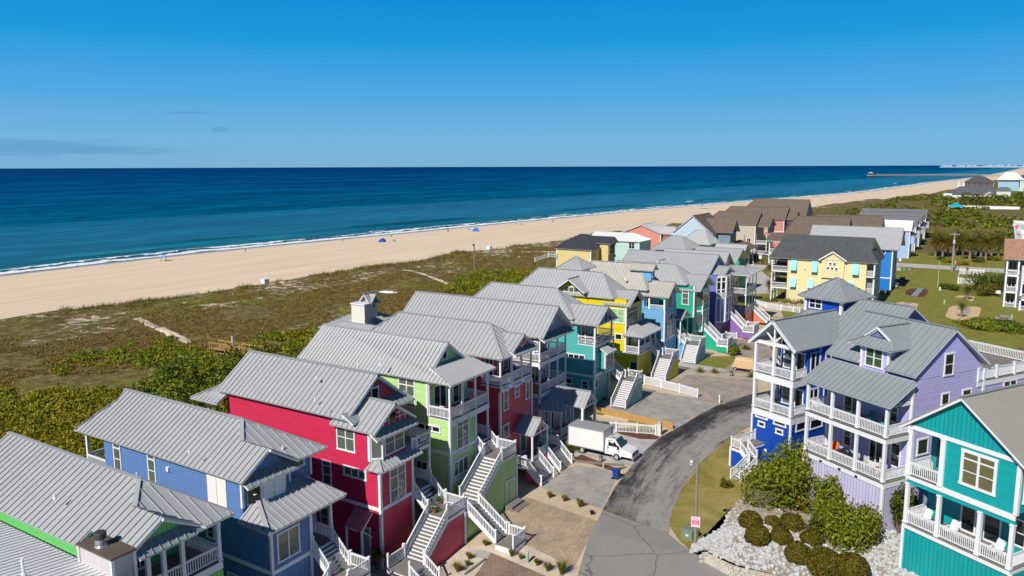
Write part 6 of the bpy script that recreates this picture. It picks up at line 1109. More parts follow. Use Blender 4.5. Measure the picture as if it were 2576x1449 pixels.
def rocks(name,pts,mat,s0,s1):
    ico=bmesh.new(); bmesh.ops.create_icosphere(ico,subdivisions=1,radius=1); iv=np.array([v.co[:] for v in ico.verts]); fi=[[v.index for v in f.verts] for f in ico.faces]; ico.free()
    VV=[];FF=[];base=0
    for p in pts:
        s=s0+(s1-s0)*RNG.random()**1.6; sc=np.array([1,.55+.4*RNG.random(),.45+.35*RNG.random()])*s; a=RNG.random()*6.28; c,q=math.cos(a),math.sin(a)
        w=iv*(1+.28*(RNG.random((len(iv),1))-.5))*sc; tl=(RNG.random()-.5)*.8; w=np.stack([w[:,0]*c-w[:,1]*q,w[:,0]*q+w[:,1]*c,w[:,2]+w[:,0]*tl],1)+np.array(p); VV.append(w); FF+=[[k+base for k in f] for f in fi]; base+=len(iv)
    me=bpy.data.meshes.new(name); me.from_pydata(np.concatenate(VV).tolist(),[],FF); me.materials.append(mat); o=bpy.data.objects.new(name,me); COL.objects.link(o); o['kind']='stuff'; o['label']='white and pale grey quarry rocks covering the garden slope'; return o
RK=plain('quarry_rock',(.46,.455,.44),.9,var=.35,scale=1.7)
SHRUBS=[(207,468,66),(250,560,72),(345,480,46),(462,485,66),(397,568,60),(588,580,62),(500,672,72),(660,735,98),(830,765,92)]; SC_=[]
for x,y,r in SHRUBS: p=gz('B2',x,y+r*.7,.95); SC_.append((p.x,p.y,r*.474*Vector((p.x,p.y,p.z-HC)).length/2250*.85))
free=lambda p: all((p.x-a)**2+(p.y-b_)**2>r*r for a,b_,r in SC_)
pts=[]
for _ in range(4600):
    s=RNG.random(); t=RNG.random()
    if t>.45 and s<.74 and RNG.random()<.93: continue
    p=mound_pt(s,t)
    if free(p): pts.append((p.x,p.y,p.z+.03))
rocks('white_rocks',pts,RK,.12,.33)
pts=[];
for _ in range(3800):
    s=RNG.random()*.75+.02; t=.4+.55*RNG.random(); p=mound_pt(s,t)
    if free(p): pts.append((p.x,p.y,p.z+.02))
o=rocks('garden_pebbles',pts,plain('tan_pebble',(.42,.36,.29),.9,var=.4,scale=2.),.03,.09); o['label']='small tan pebbles scattered between the round shrubs'
T=Thing('retaining_wall','curved pale concrete block wall holding the rock garden above the road','wall',(58,16,0),world=True)
def isl(name,col):
    m,n,l,p=nodes(name); setin(p,Roughness=.9); g=mk(n,'ShaderNodeNewGeometry'); tc=mk(n,'ShaderNodeTexCoord'); f=math_(n,l,'ADD',math_(n,l,'MULTIPLY',g.outputs['Random Per Island'],.6),math_(n,l,'MULTIPLY',noise(n,l,tc.outputs['Object'],6.,4,.7),.4)); l.new(ramp(n,l,f,[(.2,tuple(c*.86 for c in col)),(.8,tuple(c*1.08 for c in col))]),p.inputs['Base Color']); return m
blk=isl('split_face_block',(.52,.485,.42)); cp=isl('cap_block',(.55,.49,.39))
def crom(P,n=10):
    o=[]; Q=[P[0]]+P+[P[-1]]
    for i in range(1,len(Q)-2):
        for k in range(n):
            t=k/n; o.append(.5*((2*Q[i])+(Q[i+1]-Q[i-1])*t+(2*Q[i-1]-5*Q[i]+4*Q[i+1]-Q[i+2])*t*t+(3*Q[i]-Q[i-1]-3*Q[i+1]+Q[i+2])*t**3))
    return o+[P[-1]]
WP=crom([gz('O',1372,1310,.75),gz('O',1400,1300,.8)]+[gz('O',1480,1340,.8),gz('O',1600,1392,.8),gz('P',520,1432,.8),gz('P',760,1505,.8),gz('P',1000,1605,.8)])
def arc(P,step):
    o=[P[0]]; need=step
    for a,c in zip(P,P[1:]):
        L=(c-a).length
        while L>=need: a=a.lerp(c,need/L); o.append(a); L=(c-a).length; need=step
        need-=L
    return o
for r_ in range(4):
    b=B(); Q=arc(WP,.42 if r_<3 else .6); z=-.14+r_*.235
    for a,c in zip(Q,Q[1:]):
        d=(c-a); o_=d*(.5 if r_%2 else 0); b.bar((a.x+o_.x,a.y+o_.y,z+.11),(a.x+o_.x+d.x*.95,a.y+o_.y+d.y*.95,z+.11),.3 if r_<3 else .36,.215 if r_<3 else .12)
    T.part('cap_course' if r_==3 else 'block_course',b,cp if r_==3 else blk)
# ------------------------------------------------------------------ vegetation
def leaf_arr(c,r,n,size,shell=.5,lump=1.,up=0.):
    d=RNG.normal(size=(n,3)); d/=np.linalg.norm(d,axis=1)[:,None]; rad=shell+(1-shell)*RNG.random(n)**.6
    ph=RNG.random(3)*6.28; lm=1+lump*(.16*np.sin(d[:,0]*5+ph[0])+.14*np.sin(d[:,1]*6+ph[1])+.12*np.sin(d[:,2]*7+ph[2]))
    P=np.array(c)+d*(rad*lm)[:,None]*np.array(r)
    t=RNG.normal(size=(n,3)); t-=d*np.sum(t*d,axis=1)[:,None]*.6; t[:,2]+=up; t/=np.linalg.norm(t,axis=1)[:,None]
    q=np.cross(d+RNG.normal(size=(n,3))*.7,t); q/=np.linalg.norm(q,axis=1)[:,None]+1e-9
    s=(size*(.6+.8*RNG.random(n)))[:,None]
    return np.stack([P-t*s*.5-q*s*.2,P+t*s*.05-q*s*.42,P+t*s*.6,P+t*s*.05+q*s*.42],1).reshape(-1,3)
def quadmesh(name,V,mat,k=4,parent=None,off=(0,0,0)):
    V=np.asarray(V,dtype=np.float32)-np.array(off,dtype=np.float32); nf=len(V)//k
    me=bpy.data.meshes.new(name); me.vertices.add(len(V)); me.vertices.foreach_set('co',V.ravel()); me.loops.add(len(V)); me.loops.foreach_set('vertex_index',np.arange(len(V),dtype=np.int32)); me.polygons.add(nf); me.polygons.foreach_set('loop_start',np.arange(nf,dtype=np.int32)*k); me.materials.append(mat); me.update(); me.validate()
    o=bpy.data.objects.new(name,me); COL.objects.link(o)
    if parent: o.parent=parent
    return o
def core(V,col,name): pass
LF1=leafmat('myrtle_leaf',(.145,.185,.016)); LF2=leafmat('dark_shrub_leaf',(.065,.10,.013)); LF3=leafmat('lime_scrub_leaf',(.19,.19,.012)); LF4=leafmat('olive_leaf',(.125,.115,.022)); LF5=leafmat('box_leaf',(.098,.088,.010)); LFR=leafmat('russet_leaf',(.20,.075,.022))
def stuff(o,label): o['kind']='stuff'; o['label']=label; return o
def inpoly(x,y,P):
    c=False; j=len(P)-1
    for i in range(len(P)):
        if (P[i][1]>y)!=(P[j][1]>y) and x<(P[j][0]-P[i][0])*(y-P[i][1])/(P[j][1]-P[i][1])+P[i][0]: c=not c
        j=i
    return c
def scatter(poly,n):
    xs_=[p[0] for p in poly];ys_=[p[1] for p in poly]; out=[]
    while len(out)<n:
        x=random.uniform(min(xs_),max(xs_));y=random.uniform(min(ys_),max(ys_))
        if inpoly(x,y,poly): out.append((x,y))
    return out
# thicket between the row and the dune
A=[];Bk=[]
TH=[(18,66),(45,66),(62,66),(82,78),(84,96),(80,101),(72,103),(66,103),(60,98),(54,90),(48,84),(40,80),(28,82),(18,84)]
for x,y in scatter(TH,470):
    z=height(x,y); h=random.uniform(1.2,3.6)*(1.15 if 50<x<84 else .8); r=random.uniform(1.1,2.3); V=leaf_arr((x,y,z+h*.45),(r,r,h*.62),int(210*r),.34 if x<60 else .36,.35)
    (A if random.random()<.55 else Bk).append(V)
stuff(quadmesh('shrub_thicket',np.concatenate(A),LF1),'bright green shrub thicket between the blue house and the dune'); stuff(quadmesh('dark_thicket',np.concatenate(Bk),LF2),'dark green shrubs mixed into the thicket behind the blue house')
LS=[(16,84),(28,82),(40,80),(48,84),(54,91),(60,99),(56,105),(52,110),(47,104),(40,100),(24,112),(14,108)]
A=[]
for x,y in scatter([(14,84),(28,80),(40,79),(48,83),(54,91),(61,99),(60,106),(55,113),(47,112),(40,108),(30,118),(14,122)],1250):
    z=height(x,y); r=random.uniform(.8,1.9); A.append(leaf_arr((x,y,z+.2),(r,r,random.uniform(.35,.95)),int(130*r),.30,.5))
stuff(quadmesh('low_scrub',np.concatenate(A),LF3),'yellow green low scrub spreading left of the dark thicket')
# green patches in and behind the dune field
A=[];Bk=[]
for poly,n_,h in (([(86,88),(108,92),(104,108),(92,112),(84,104)],110,.9),([(150,100),(188,100),(196,112),(186,128),(166,122),(150,112)],200,1.6),([(70,112),(82,112),(82,122),(70,122)],40,.7),([(104,70),(150,72),(150,96),(108,92)],180,1.3),([(60,120),(80,118),(85,128),(64,132)],40,.5),([(42,112),(58,118),(50,135),(34,128)],60,.5)):
    for x,y in scatter(poly,n_):
        z=height(x,y); r=random.uniform(.8,1.9); (A if random.random()<.6 else Bk).append(leaf_arr((x,y,z+h*.3),(r,r,h*random.uniform(.5,1.1)),int(110*r),.36,.45))
stuff(quadmesh('dune_scrub',np.concatenate(A),LF1),'green scrub patches behind the dune'); stuff(quadmesh('dune_scrub',np.concatenate(Bk),LF3),'yellow green scrub patches behind the dune')
A=[];Bk=[];Cc=[]
for _ in range(1500):
    x=288+random.random()**1.3*640; y=random.uniform(-70-.04*x,min(75,S(x)-BW(x)-22))
    if 290<x<386 and 14<y<46: continue
    if 266<x<300 and y>26: continue
    if x<312 and y<16 and y>-6: continue
    if MN.noise(Vector((x*.018,y*.03,4)))<-.12: continue
    z=height(x,y); s=random.uniform(1.,2.6)*(1+x/900); [A,Bk,Cc][random.randrange(3)].append(leaf_arr((x,y,z+s*.2),(s,s,s*random.uniform(.35,.75)),90 if x<480 else 45,.55*(1+x/500),.5))
for nm,L_,mt in (('scrub',A,LF1),('scrub',Bk,LF2),('scrub',Cc,LF4)): stuff(quadmesh(nm,np.concatenate(L_),mt),'rolling green scrub inland beyond the cross road')
# dune grass: real blades
def blades(pts,hgt,n,wd,mat,name,label):
    P=np.array(pts); m=len(P); P=np.repeat(P,n,axis=0); k=len(P)
    a=RNG.random(k)*6.283; rr=RNG.random(k)*.45; base=P.copy(); base[:,0]+=np.cos(a)*rr; base[:,1]+=np.sin(a)*rr
    h=hgt*(.5+RNG.random(k)); lean=.25+.5*RNG.random(k); tip=base.copy(); tip[:,0]+=(np.cos(a)*.6+.5)*lean*h; tip[:,1]+=np.sin(a)*lean*h; tip[:,2]+=h
    w=wd*(.6+.8*RNG.random(k)); ax=a+1.57+RNG.normal(size=k)*.5; dx=np.stack([np.cos(ax)*w,np.sin(ax)*w,np.zeros(k)],1)
    return stuff(quadmesh(name,np.stack([base-dx,base+dx,tip],1).reshape(-1,3),mat,3),label)
GR1=leafmat('dune_grass_blade',(.17,.13,.038)); GR2=leafmat('sea_oats_blade',(.12,.125,.028))
pa=[];pb=[]
while len(pa)<44000:
    x=15+random.random()**1.25*420; bw=BW(x); d=bw-2+random.random()**.85*78; y=S(x)-d
    if y<66: continue
    e=d-bw; 
    if inpoly(x,y,TH) or inpoly(x,y,LS): continue
    if MN.fractal(Vector((x*.06,y*.06,2.)),1.,2.,4)<-.22: continue
    if abs(y-(153-(x-92)*-3.7))<1.2 and 84<x<92: continue
    if sandy(x,y)>.28: continue
    p=(x,y,height(x,y)-.03); pa.append(p)
    if e<14 and random.random()<.7: pb.append((x+random.random(),y+random.random()*2-1,p[2]))
blades(pa,.34,6,.075,GR1,'dune_grass','brown and olive grass covering the dune'); blades(pb,.85,4,.05,GR2,'sea_oats','taller green sea oats along the seaward dune edge')
# footpaths through the dune
def path(pts,w,name='sand_path'):
    b=B(); L=[]
    for (a,c) in zip(pts,pts[1:]):
        for k in range(10): L.append((a[0]+(c[0]-a[0])*k/10,a[1]+(c[1]-a[1])*k/10))
    L.append(pts[-1]); pr=None
    for i,(x,y) in enumerate(L):
        q=L[min(i+1,len(L)-1)]; q0=L[max(0,i-1)]; d=Vector((q[0]-q0[0],q[1]-q0[1],0)).normalized(); s=Vector((-d.y,d.x,0)); ww=w*(.7+.5*random.random())
        row=[Vector((x,y,0))+s*ww*t for t in (-1,-.5,0,.5,1)]
        for k,p in enumerate(row): p.z=max(height(p.x,p.y),height(p.x+.8,p.y),height(p.x-.8,p.y),height(p.x,p.y+.8))+(.10 if k not in(0,4) else -.1)
        if pr: 
            for k in range(4): b.face([pr[k],row[k],row[k+1],pr[k+1]])
        pr=row
    me=mesh(name,b,ground_mat('path_sand',[(.3,(.45,.37,.27)),(.6,(.62,.53,.41)),(.8,(.70,.62,.5))],1.,8.,.6)); struct(me)
path([(92.5,150),(90,141),(87,130),(85,122)],1.0); path([(82.5,114),(83,109)],.9); path([(176,147),(170,134),(163,121),(160.5,117)],.9); path([(233,140),(243,128)],1.)
# ---- things that grow: single shrubs, trees, palms, tufts
TRUNK=plain('bark',(.16,.13,.10),.9,var=.3,scale=4); PTR=plain('palm_trunk',(.22,.18,.14),.95,var=.35,scale=5)
def bush(name,label,c,r,mats,n=900,size=.16,group=None,stem=True,cat='shrub',lobes=1,shell=.72,lump=.35):
    T=Thing(name,label,cat,c,group=group,world=False); r=r if isinstance(r,tuple) else (r,r,r*.82)
    V=[]
    if lobes==1: V.append(leaf_arr((0,0,r[2]*.82),r,n,size,shell,lump))
    else:
        for i in range(lobes):
            a=random.random()*6.28; q=random.random()**.5*.62; h=.35+.75*random.random(); k=.38+.2*random.random(); V.append(leaf_arr((math.cos(a)*q*r[0],math.sin(a)*q*r[1],r[2]*h*1.25),(r[0]*k,r[1]*k,r[2]*k*1.05),n//lobes,size,.35,1.))
    quadmesh('foliage',np.concatenate(V),mats,4,T.e)
    b=B(); 
    for i in range(5): a=i*1.256; b.tube([(0,0,-.15),(math.cos(a)*r[0]*.25,math.sin(a)*r[1]*.25,r[2]*.5),(math.cos(a)*r[0]*.55,math.sin(a)*r[1]*.55,r[2]*1.05)],[.05+r[2]*.015,.035,.012],5)
    o=T.part('branches',b,TRUNK); return T
gl='clipped round shrubs in the rock garden'
RB=[((207,468),66,'rounded shrub upper left of the rock garden, touching the one below it'),((250,560),72,'rounded shrub at the left edge of the white rocks, largest on the left'),((345,480),46,'smallest rounded shrub, between the bare bush and the rocks'),((462,485),66,'rounded shrub below the big dark shrubs, right of the smallest one'),((397,568),60,'low rounded shrub under the smallest one in the rock garden'),((588,580),62,'rounded shrub in the pebbles left of the tall flowering bush'),((500,672),72,'rounded shrub standing alone at the rock edge, mid garden'),((660,735),98,'widest mound of clipped shrub at the bottom of the rock garden'),((830,765),92,'big rounded shrub at the lower right of the rock garden')]
for (x,y),r,lb in RB:
    p=gz('B2',x,y+r*.7,.95); d=Vector((p.x,p.y,p.z-HC)).length; rm=r*.474*d/2250; bush('round_shrub',lb,(p.x,p.y,.8),(rm,rm,rm*.85),LF5,int(5200*rm),.15,gl,shell=.62,lump=.2)
def bb(lb,x,y,rpx,hpx,mat,n=2600,size=.24,lobes=9,z=.9,cat='shrub',name='leafy_shrub',group=None):
    p=gz('B2',x,y,z); d=Vector((p.x,p.y,p.z-HC)).length; k=.474*d/2250; r=rpx*k; h=hpx*k; return bush(name,lb,(p.x,p.y,z-.1),(r,r,h*.5),mat,n,size,group,cat=cat,lobes=lobes)
bb('large dense green shrub in front of the royal blue house wall',345,370,195,300,LF1,11000,.24,30); bb('dense green shrub reaching up beside the lavender wall, right of the largest one',478,300,125,330,LF1,7000,.22,20); bb('dark low shrub below the large dense one',500,415,85,130,LF4,1900,.2,8)
bb('upright holly like shrub against the pale lavender wall',645,490,95,330,LF1,4200,.22,16); bb('low dark shrub at the foot of the upright holly',660,570,85,150,LF2,2000,.2,8); bb('reddish leaved small shrub against the lavender wall',800,440,62,160,LFR,1100,.18,7); bb('big glossy flowering bush in the right of the rock garden',815,640,165,290,LF1,8500,.2,24); bb('tall shrub between the lavender and teal houses',1125,540,80,290,LF2,3000,.22,12,z=1.)
p=gz('B2',285,410,.9); T=Thing('bare_shrub','bare grey twiggy shrub among the green ones in the rock garden','shrub',tuple(p),world=False); b=B()
for i in range(90):
    a=random.random()*6.28; q=.4+1.5*random.random()**.7; h=1.2+1.6*random.random(); m=(math.cos(a)*q*.4,math.sin(a)*q*.4,h*.55); e=(math.cos(a)*q,math.sin(a)*q,h); b.tube([(0,0,0),m,e],[.03,.018,.006],4,False)
    for k in range(3): c=random.random()*6.28; b.tube([m,(m[0]+math.cos(c)*.5,m[1]+math.sin(c)*.5,m[2]+.5)],[.012,.005],4,False)
T.part('twigs',b,plain('grey_twig',(.30,.25,.20),.9))
def tuft(lb,c,r,mat=GR2,n=150,col=None):
    T=Thing('grass_tuft',lb,'ornamental grass',c,group='ornamental grass tufts in the driveway beds',world=False); a=RNG.random(n)*6.283; h=r*(1.0+.7*RNG.random(n)); q=r*(.25+.9*RNG.random(n)); base=np.stack([np.cos(a)*.06,np.sin(a)*.06,np.zeros(n)],1); tip=np.stack([np.cos(a)*q,np.sin(a)*q,h],1); mid=(base+tip)/2; mid[:,2]+=h*.22; w=np.stack([-np.sin(a),np.cos(a),np.zeros(n)],1)*.022
    quadmesh('blades',np.stack([base-w,mid-w,tip,mid+w],1).reshape(-1,3),mat,4,T.e); b=B(); b.ball((0,0,.04),(r*.28,r*.28,.12),8,4); T.part('crown',b,plain('tuft_thatch',(.14,.12,.06),.95)); return T
TG=leafmat('tuft_blade',(.17,.18,.028)); order='first second third fourth fifth sixth'.split()
for i,(x,y,r) in enumerate(((875,265,.45),(978,290,.42),(1088,330,.55))): tuft('green grass tuft in the sand strip, %s from the lime house door'%order[i],tuple(gt('V5',x,y)),r,TG)
tuft('small purple leaved plant at the street end of the sand strip',tuple(gt('V5',1172,385)),.3,leafmat('purple_blade',(.07,.03,.06)),90)
for i,(x,y,r,lb) in enumerate(((420,605,.35,'by the foot of the lime stair'),(515,632,.35,'in front of the lime stair rail'),(605,680,.48,'left of the mint utility post'),(670,700,.3,'just beside the mint utility post'),(785,745,.4,'right of the mint utility post'),(860,785,.5,'second to the right of the mint utility post'),(960,810,.75,'biggest one at the road end of the cream gravel'),(305,700,.4,'top of the gravel wedge beside the crimson stair wall'),(290,750,.35,'in the middle of the gravel wedge beside the crimson stair wall'),(220,790,.55,'at the lower end of the gravel wedge by the crimson stair wall'))): tuft('green grass tuft '+lb,tuple(gt('V5',x,y)),r,TG)
def frond(b,base,az,el,L,w,droop,n=6,fan=False):
    d=Vector((math.cos(az)*math.cos(el),math.sin(az)*math.cos(el),math.sin(el))); p=Vector(base); s=Vector((-math.sin(az),math.cos(az),0)); pts=[p.copy()]
    for k in range(n): d=(d+Vector((0,0,-droop/n))).normalized(); p=p+d*(L/n); pts.append(p.copy())
    for k in range(1,n+1):
        t=k/n; ww=w*math.sin(math.pi*min(1,t*.9+.12)); a=pts[k-1];c=pts[k]
        for sg in (-1,1):
            for j in range(2): q=a.lerp(c,j*.5); e=q+s*sg*ww+(c-a)*.9+Vector((0,0,-ww*.35)); b.face([q,q+(c-a)*.28,e])
    b.bar(pts[0],pts[n//2],.03,.02)
PL=leafmat('palm_leaf',(.095,.11,.022)); PD=leafmat('dry_palm_leaf',(.17,.13,.06)); PG=leafmat('sago_leaf',(.13,.14,.02))
def palm(lb,c,h,L=1.5,n=34,mat=PL,tr=.2,dry=8,group=None,name='palm_tree'):
    T=Thing(name,lb,'palm tree',c,group=group,world=False)
    b=B(); k=6; b.tube([(0.02*math.sin(i*2.),0.03*math.cos(i*1.3),h*i/k-.1) for i in range(k+1)],[tr*1.15]+[tr*(1+.06*(-1)**i) for i in range(k)],9); T.part('trunk',b,PTR)
    b=B()
    for i in range(n): frond(b,(0,0,h),i*2.399,1.25-1.7*(i/n),L*(.8+.35*random.random()),L*.20,.9+.5*random.random())
    T.part('fronds',b,mat)
    if dry:
        b=B()
        for i in range(dry): frond(b,(0,0,h-.15),i*2.399+.5,-.5-.5*random.random(),L*.7,L*.17,.7)
        T.part('dry_fronds',b,PD)
    return T
palm('palm tree standing in the big wood chip bed',tuple(gt('K',1755,872)),2.6,1.7,40,LF4 if 0 else PL,.24)
palm('dense palm tree behind the first one, by the dark hedge',tuple(gt('K',1800,735)),2.6,2.1,46,PL,.26)
palm('small palm inside the white picket enclosure',tuple(gt('K',1795,580)),3.2,.9,22,PL,.17,4)
pg='cabbage palms in front of the scrub across the road'
for i,(x,y,h) in enumerate(((1552,402,4.2),(1608,408,4.0),(1648,398,4.2),(1700,398,4.4),(1818,424,4.6),(1862,405,4.2),(1940,436,4.8),(1905,405,4.3),(1985,400,4.2),(1765,392,4.0),(2040,398,4.2),(1580,385,4.6),(1740,380,4.8),(1880,385,4.8))): 
    palm('cabbage palm with shaggy crown in the grove across the road',tuple(gt('K',x,y)),h+1.6,4.3,64,LF4,.4,26,pg)
for i,(v,x,y,h) in enumerate((('S',290,1110,2.6),('S',300,860,3.4))): palm(('short palm at the porch corner of the big yellow house','palm beside the side street near the big yellow house')[i],tuple(gt(v,x,y)),h,1.9,40,LF4,.25)
for i,(v,x,y,lb) in enumerate((('Y',490,925,'sago palm left in the pebbles below the small lawn'),('Y',692,935,'sago palm in a clay pot at the end of the concrete path'),('Y',1210,1000,'sago palm by the royal blue house porch'),('Y',1135,600,'large sago palm behind the covered golf cart'),('F',620,1340,'fan palm clump beside the twin stairs of the pink red house'))): palm(lb,tuple(gt(v,x,y)),.35,1.2 if i<3 else 1.7,30,PG,.18,0,name='sago_palm')
for i,(v,x,y,h) in enumerate((('C',60,1240,1.1),('C',180,1330,1.5),('C',140,1180,1.3),('C',230,1290,1.0))): palm(('palm with yellowing fronds behind the blue house stair','palm with long fronds in front of the crimson house corner','palm closest to the crimson side door','small palm beside the crimson stair newel')[i],tuple(gt(v,x,y+60)),h,1.3,26,PG,.12,4)
bush('round_shrub','round bright green shrub between the emerald landing and the golf cart',tuple(gt('Y',985,690)),(1.25,1.25,1.1),LF1,1500,.2,lobes=6)
for i,(v,x,y,r,h,mt,lb) in enumerate((('U',800,900,7,5.5,LF2,'large dark shrub beside the white porch house'),('U',700,960,4,3,LF4,'olive shrub below the large dark shrub'),('U',170,880,3.2,1.3,LF2,'low dark shrub in the lawn behind the palms'),('N',1850,1010,6,1.4,LF1,'green hedge row at the near edge of the lawn'),('N',2150,1040,6,1.2,LF2,'dark hedge row at the near right edge of the lawn'),('U',160,465,2.6,1.3,LF3,'yellow green mounded shrub left of the utility pole'),('U',365,500,2.4,1.3,LF3,'yellow green mounded shrub right of the utility pole'),('U',50,430,2,1.3,LF2,'dark rounded shrub under the left palms'),('U',560,455,3.2,1.2,LF2,'dark clipped hedge under the middle palms'),('U',840,440,3.2,1.6,LF3,'yellow green clipped hedge under the right palms'),('W',790,1190,3.2,3.2,LF1,'round bright green shrub at the corner of the side street'),('W',500,1130,2.2,3.,LF2,'dark shrub behind the wooden post by the side street'),('W',1010,900,4,5,LF2,'tall dark shrub in the gap between pink and brown roofed houses'),('O',1530,905,.7,1.0,GR2,'pale dry grass clump at the top of the rock garden'))): bush('round_shrub' if h>1 else 'grass_clump',lb,tuple(gt(v,x,y)),(r,r,h*.6),mt,int(700+r*350),.12+.035*r,lobes=8)
for i,(x,y) in enumerate(((545,1275),(690,1290),(800,1280),(375,1260),(250,1250),(600,1265),(140,1265))): bush('garden_plant',('yellow green','mid green','spiky green','dark green','tiny green','small yellow','low green')[i]+' plant in the stone bed below the big yellow house',tuple(gt('S',x,y)),(.8,.8,.6),(LF3,LF1,LF2,LF2,LF1,LF3,LF4)[i],220,.2)
# ------------------------------------------------------------------ box truck
def truck():
    wx,wy=73.9,36.4   # rear wheel on the near side; the truck points towards -Y
    T=Thing('box_truck','white box truck with grey box roof and rusty cab top, parked on the pale driveway','truck',(74.95,34.3,0))
    PW=plain('truck_paint',(.72,.73,.72),.35,var=.05,scale=1.2); RUST=None
    x0,x1=73.75,76.1; bx=boxes(T,'box_body',plain('box_panel',(.74,.74,.72),.45,var=.07,scale=.8),(x0,x1,33.75,38.1,.78,3.05)); 
    boxes(T,'box_roof',plain('box_roof_grey',(.27,.28,.27),.7,var=.15,scale=1),(x0-.02,x1+.02,33.73,38.12,3.05,3.1))
    b=B()
    for xa in (x0,x1):
        for ya in (33.75,38.1): b.bar((xa,ya,.78),(xa,ya,3.06),.09,.09)
        b.bar((xa,33.75,3.03),(xa,38.1,3.03),.08,.1); b.bar((xa,33.75,.8),(xa,38.1,.8),.06,.12)
    b.bar((x0,33.75,3.03),(x1,33.75,3.03),.08,.1); T.part('box_edging',b,plain('alu_edge',(.5,.51,.52),.4,.5))
    # cab: profile in (y,z) extruded in x, waist narrower at the roof
    prof=[(33.7,.55),(33.7,2.15),(33.55,2.3),(32.55,2.28),(31.75,1.42),(30.75,1.22),(30.5,1.05),(30.45,.55)]
    b=B(); xa,xb=73.95,75.9; ins=[0,.16,.22,.2,.05,.05,.08,.03]; i=len(b.v)
    for s,xx in ((1,xa),(-1,xb)):
        for (y,z),q in zip(prof,ins): b.v.append((xx+s*q,y,z))
    k=len(prof); b.f.append(tuple(range(k))); b.f.append(tuple(range(2*k-1,k-1,-1)))
    for j in range(k): b.f.append((j,k+j,k+(j+1)%k,(j+1)%k))
    cab=T.part('cab',b,PW)
    m,n,l,p=nodes('rusty_cab_roof'); tc=mk(n,'ShaderNodeTexCoord'); f=noise(n,l,tc.outputs['Object'],2.6,6,.7,.5); l.new(mixc(n,l,sstep(n,l,f,.47,.56),(.70,.66,.58),(.17,.045,.015)),p.inputs['Base Color']); setin(p,Roughness=.7)
    b=B(); b.prism([(xa+.24,33.5,2.302),(xb-.24,33.5,2.302),(xb-.24,32.6,2.288),(xa+.24,32.6,2.288)],(0,0,.02)); T.part('cab_roof',b,m)
    b=B(); b.prism([(xa+.22,32.50,2.25),(xb-.22,32.50,2.25),(xb-.1,31.80,1.50),(xa+.1,31.80,1.50)],(0,-.012,.012)); T.part('windscreen',b,plain('windscreen_glass',(.03,.06,.05),.06,spec=1.),cab)
    for s,xx in ((-1,xa),(1,xb)):
        b=B(); b.prism([(xx+(-s)*.175,33.3,2.1),(xx-s*.185,32.65,2.1),(xx-s*.07,32.1,1.5),(xx-s*.07,33.3,1.5)],(s*.02,0,0)); d=T.part('door_window',b,GLASS,cab)
        b=B(); b.box(xx+s*.0-.015,xx+s*.0+.015,32.0,32.03,.7,1.5); b.box(xx-.012,xx+.012,33.38,33.41,.7,1.5); b.box(xx-.03,xx+.03,33.2,33.34,1.3,1.34); T.part('door_seam',b,BLACK,cab)
        b=B(); b.box(xx+s*.1,xx+s*.32,32.0,32.1,1.35,1.75); b.bar((xx,32.1,1.5),(xx+s*.2,32.06,1.5),.04,.04); T.part('mirror',b,BLACK,cab)
        b=B(); b.box(xx-s*.02-.2*(s>0)+.0,xx-s*.02+.2*(s<0),30.44,30.5,.82,1.06); T.part('headlight',b,plain('headlight_lens',(.6,.6,.58),.1),cab)
        b=B(); b.box(xx-.02 if s<0 else xx-.1,xx+.1 if s<0 else xx+.02,30.43,30.5,.72,.83); T.part('indicator',b,plain('amber_lens',(.7,.16,.02),.2),cab)
    boxes(T,'grille',BLACK,(74.3,75.55,30.42,30.5,.72,1.08),parent=cab); boxes(T,'bumper',plain('chrome_bumper',(.62,.62,.6),.3,.5),(73.95,75.9,30.3,30.46,.42,.66),parent=cab); boxes(T,'badge',plain('badge_silver',(.6,.6,.6),.3,.6),(74.7,75.15,30.4,30.42,.86,.96),parent=cab)
    boxes(T,'chassis',BLACK,(74.3,75.5,30.9,38,.42,.76)); boxes(T,'rear_step',BLACK,(74,75.9,38.1,38.3,.5,.62))
    for x in (73.98,75.85):
        for y in (32.25,36.45):
            b=B(); s=-1 if x<75 else 1; b.tube([(x-.12,y,.37),(x+.12,y,.37)],.37,16); wq=T.part('wheel',b,plain('tyre_rubber',(.02,.02,.02),.85)); b=B(); b.tube([(x+s*.11,y,.37),(x+s*.135,y,.37)],[.24,.2],14); b.tube([(x+s*.13,y,.37),(x+s*.17,y,.37)],.08,8); T.part('rim',b,plain('wheel_rim',(.5,.46,.38),.5,.3,var=.2),wq)
    b=B(); 
    for x in (73.95,75.9): b.tube([(x,32.25+.46*math.cos(t),.4+.46*math.sin(t)) for t in [math.pi*i/8 for i in range(9)]],.05,5)
    T.part('wheel_arch',b,PW)
truck()
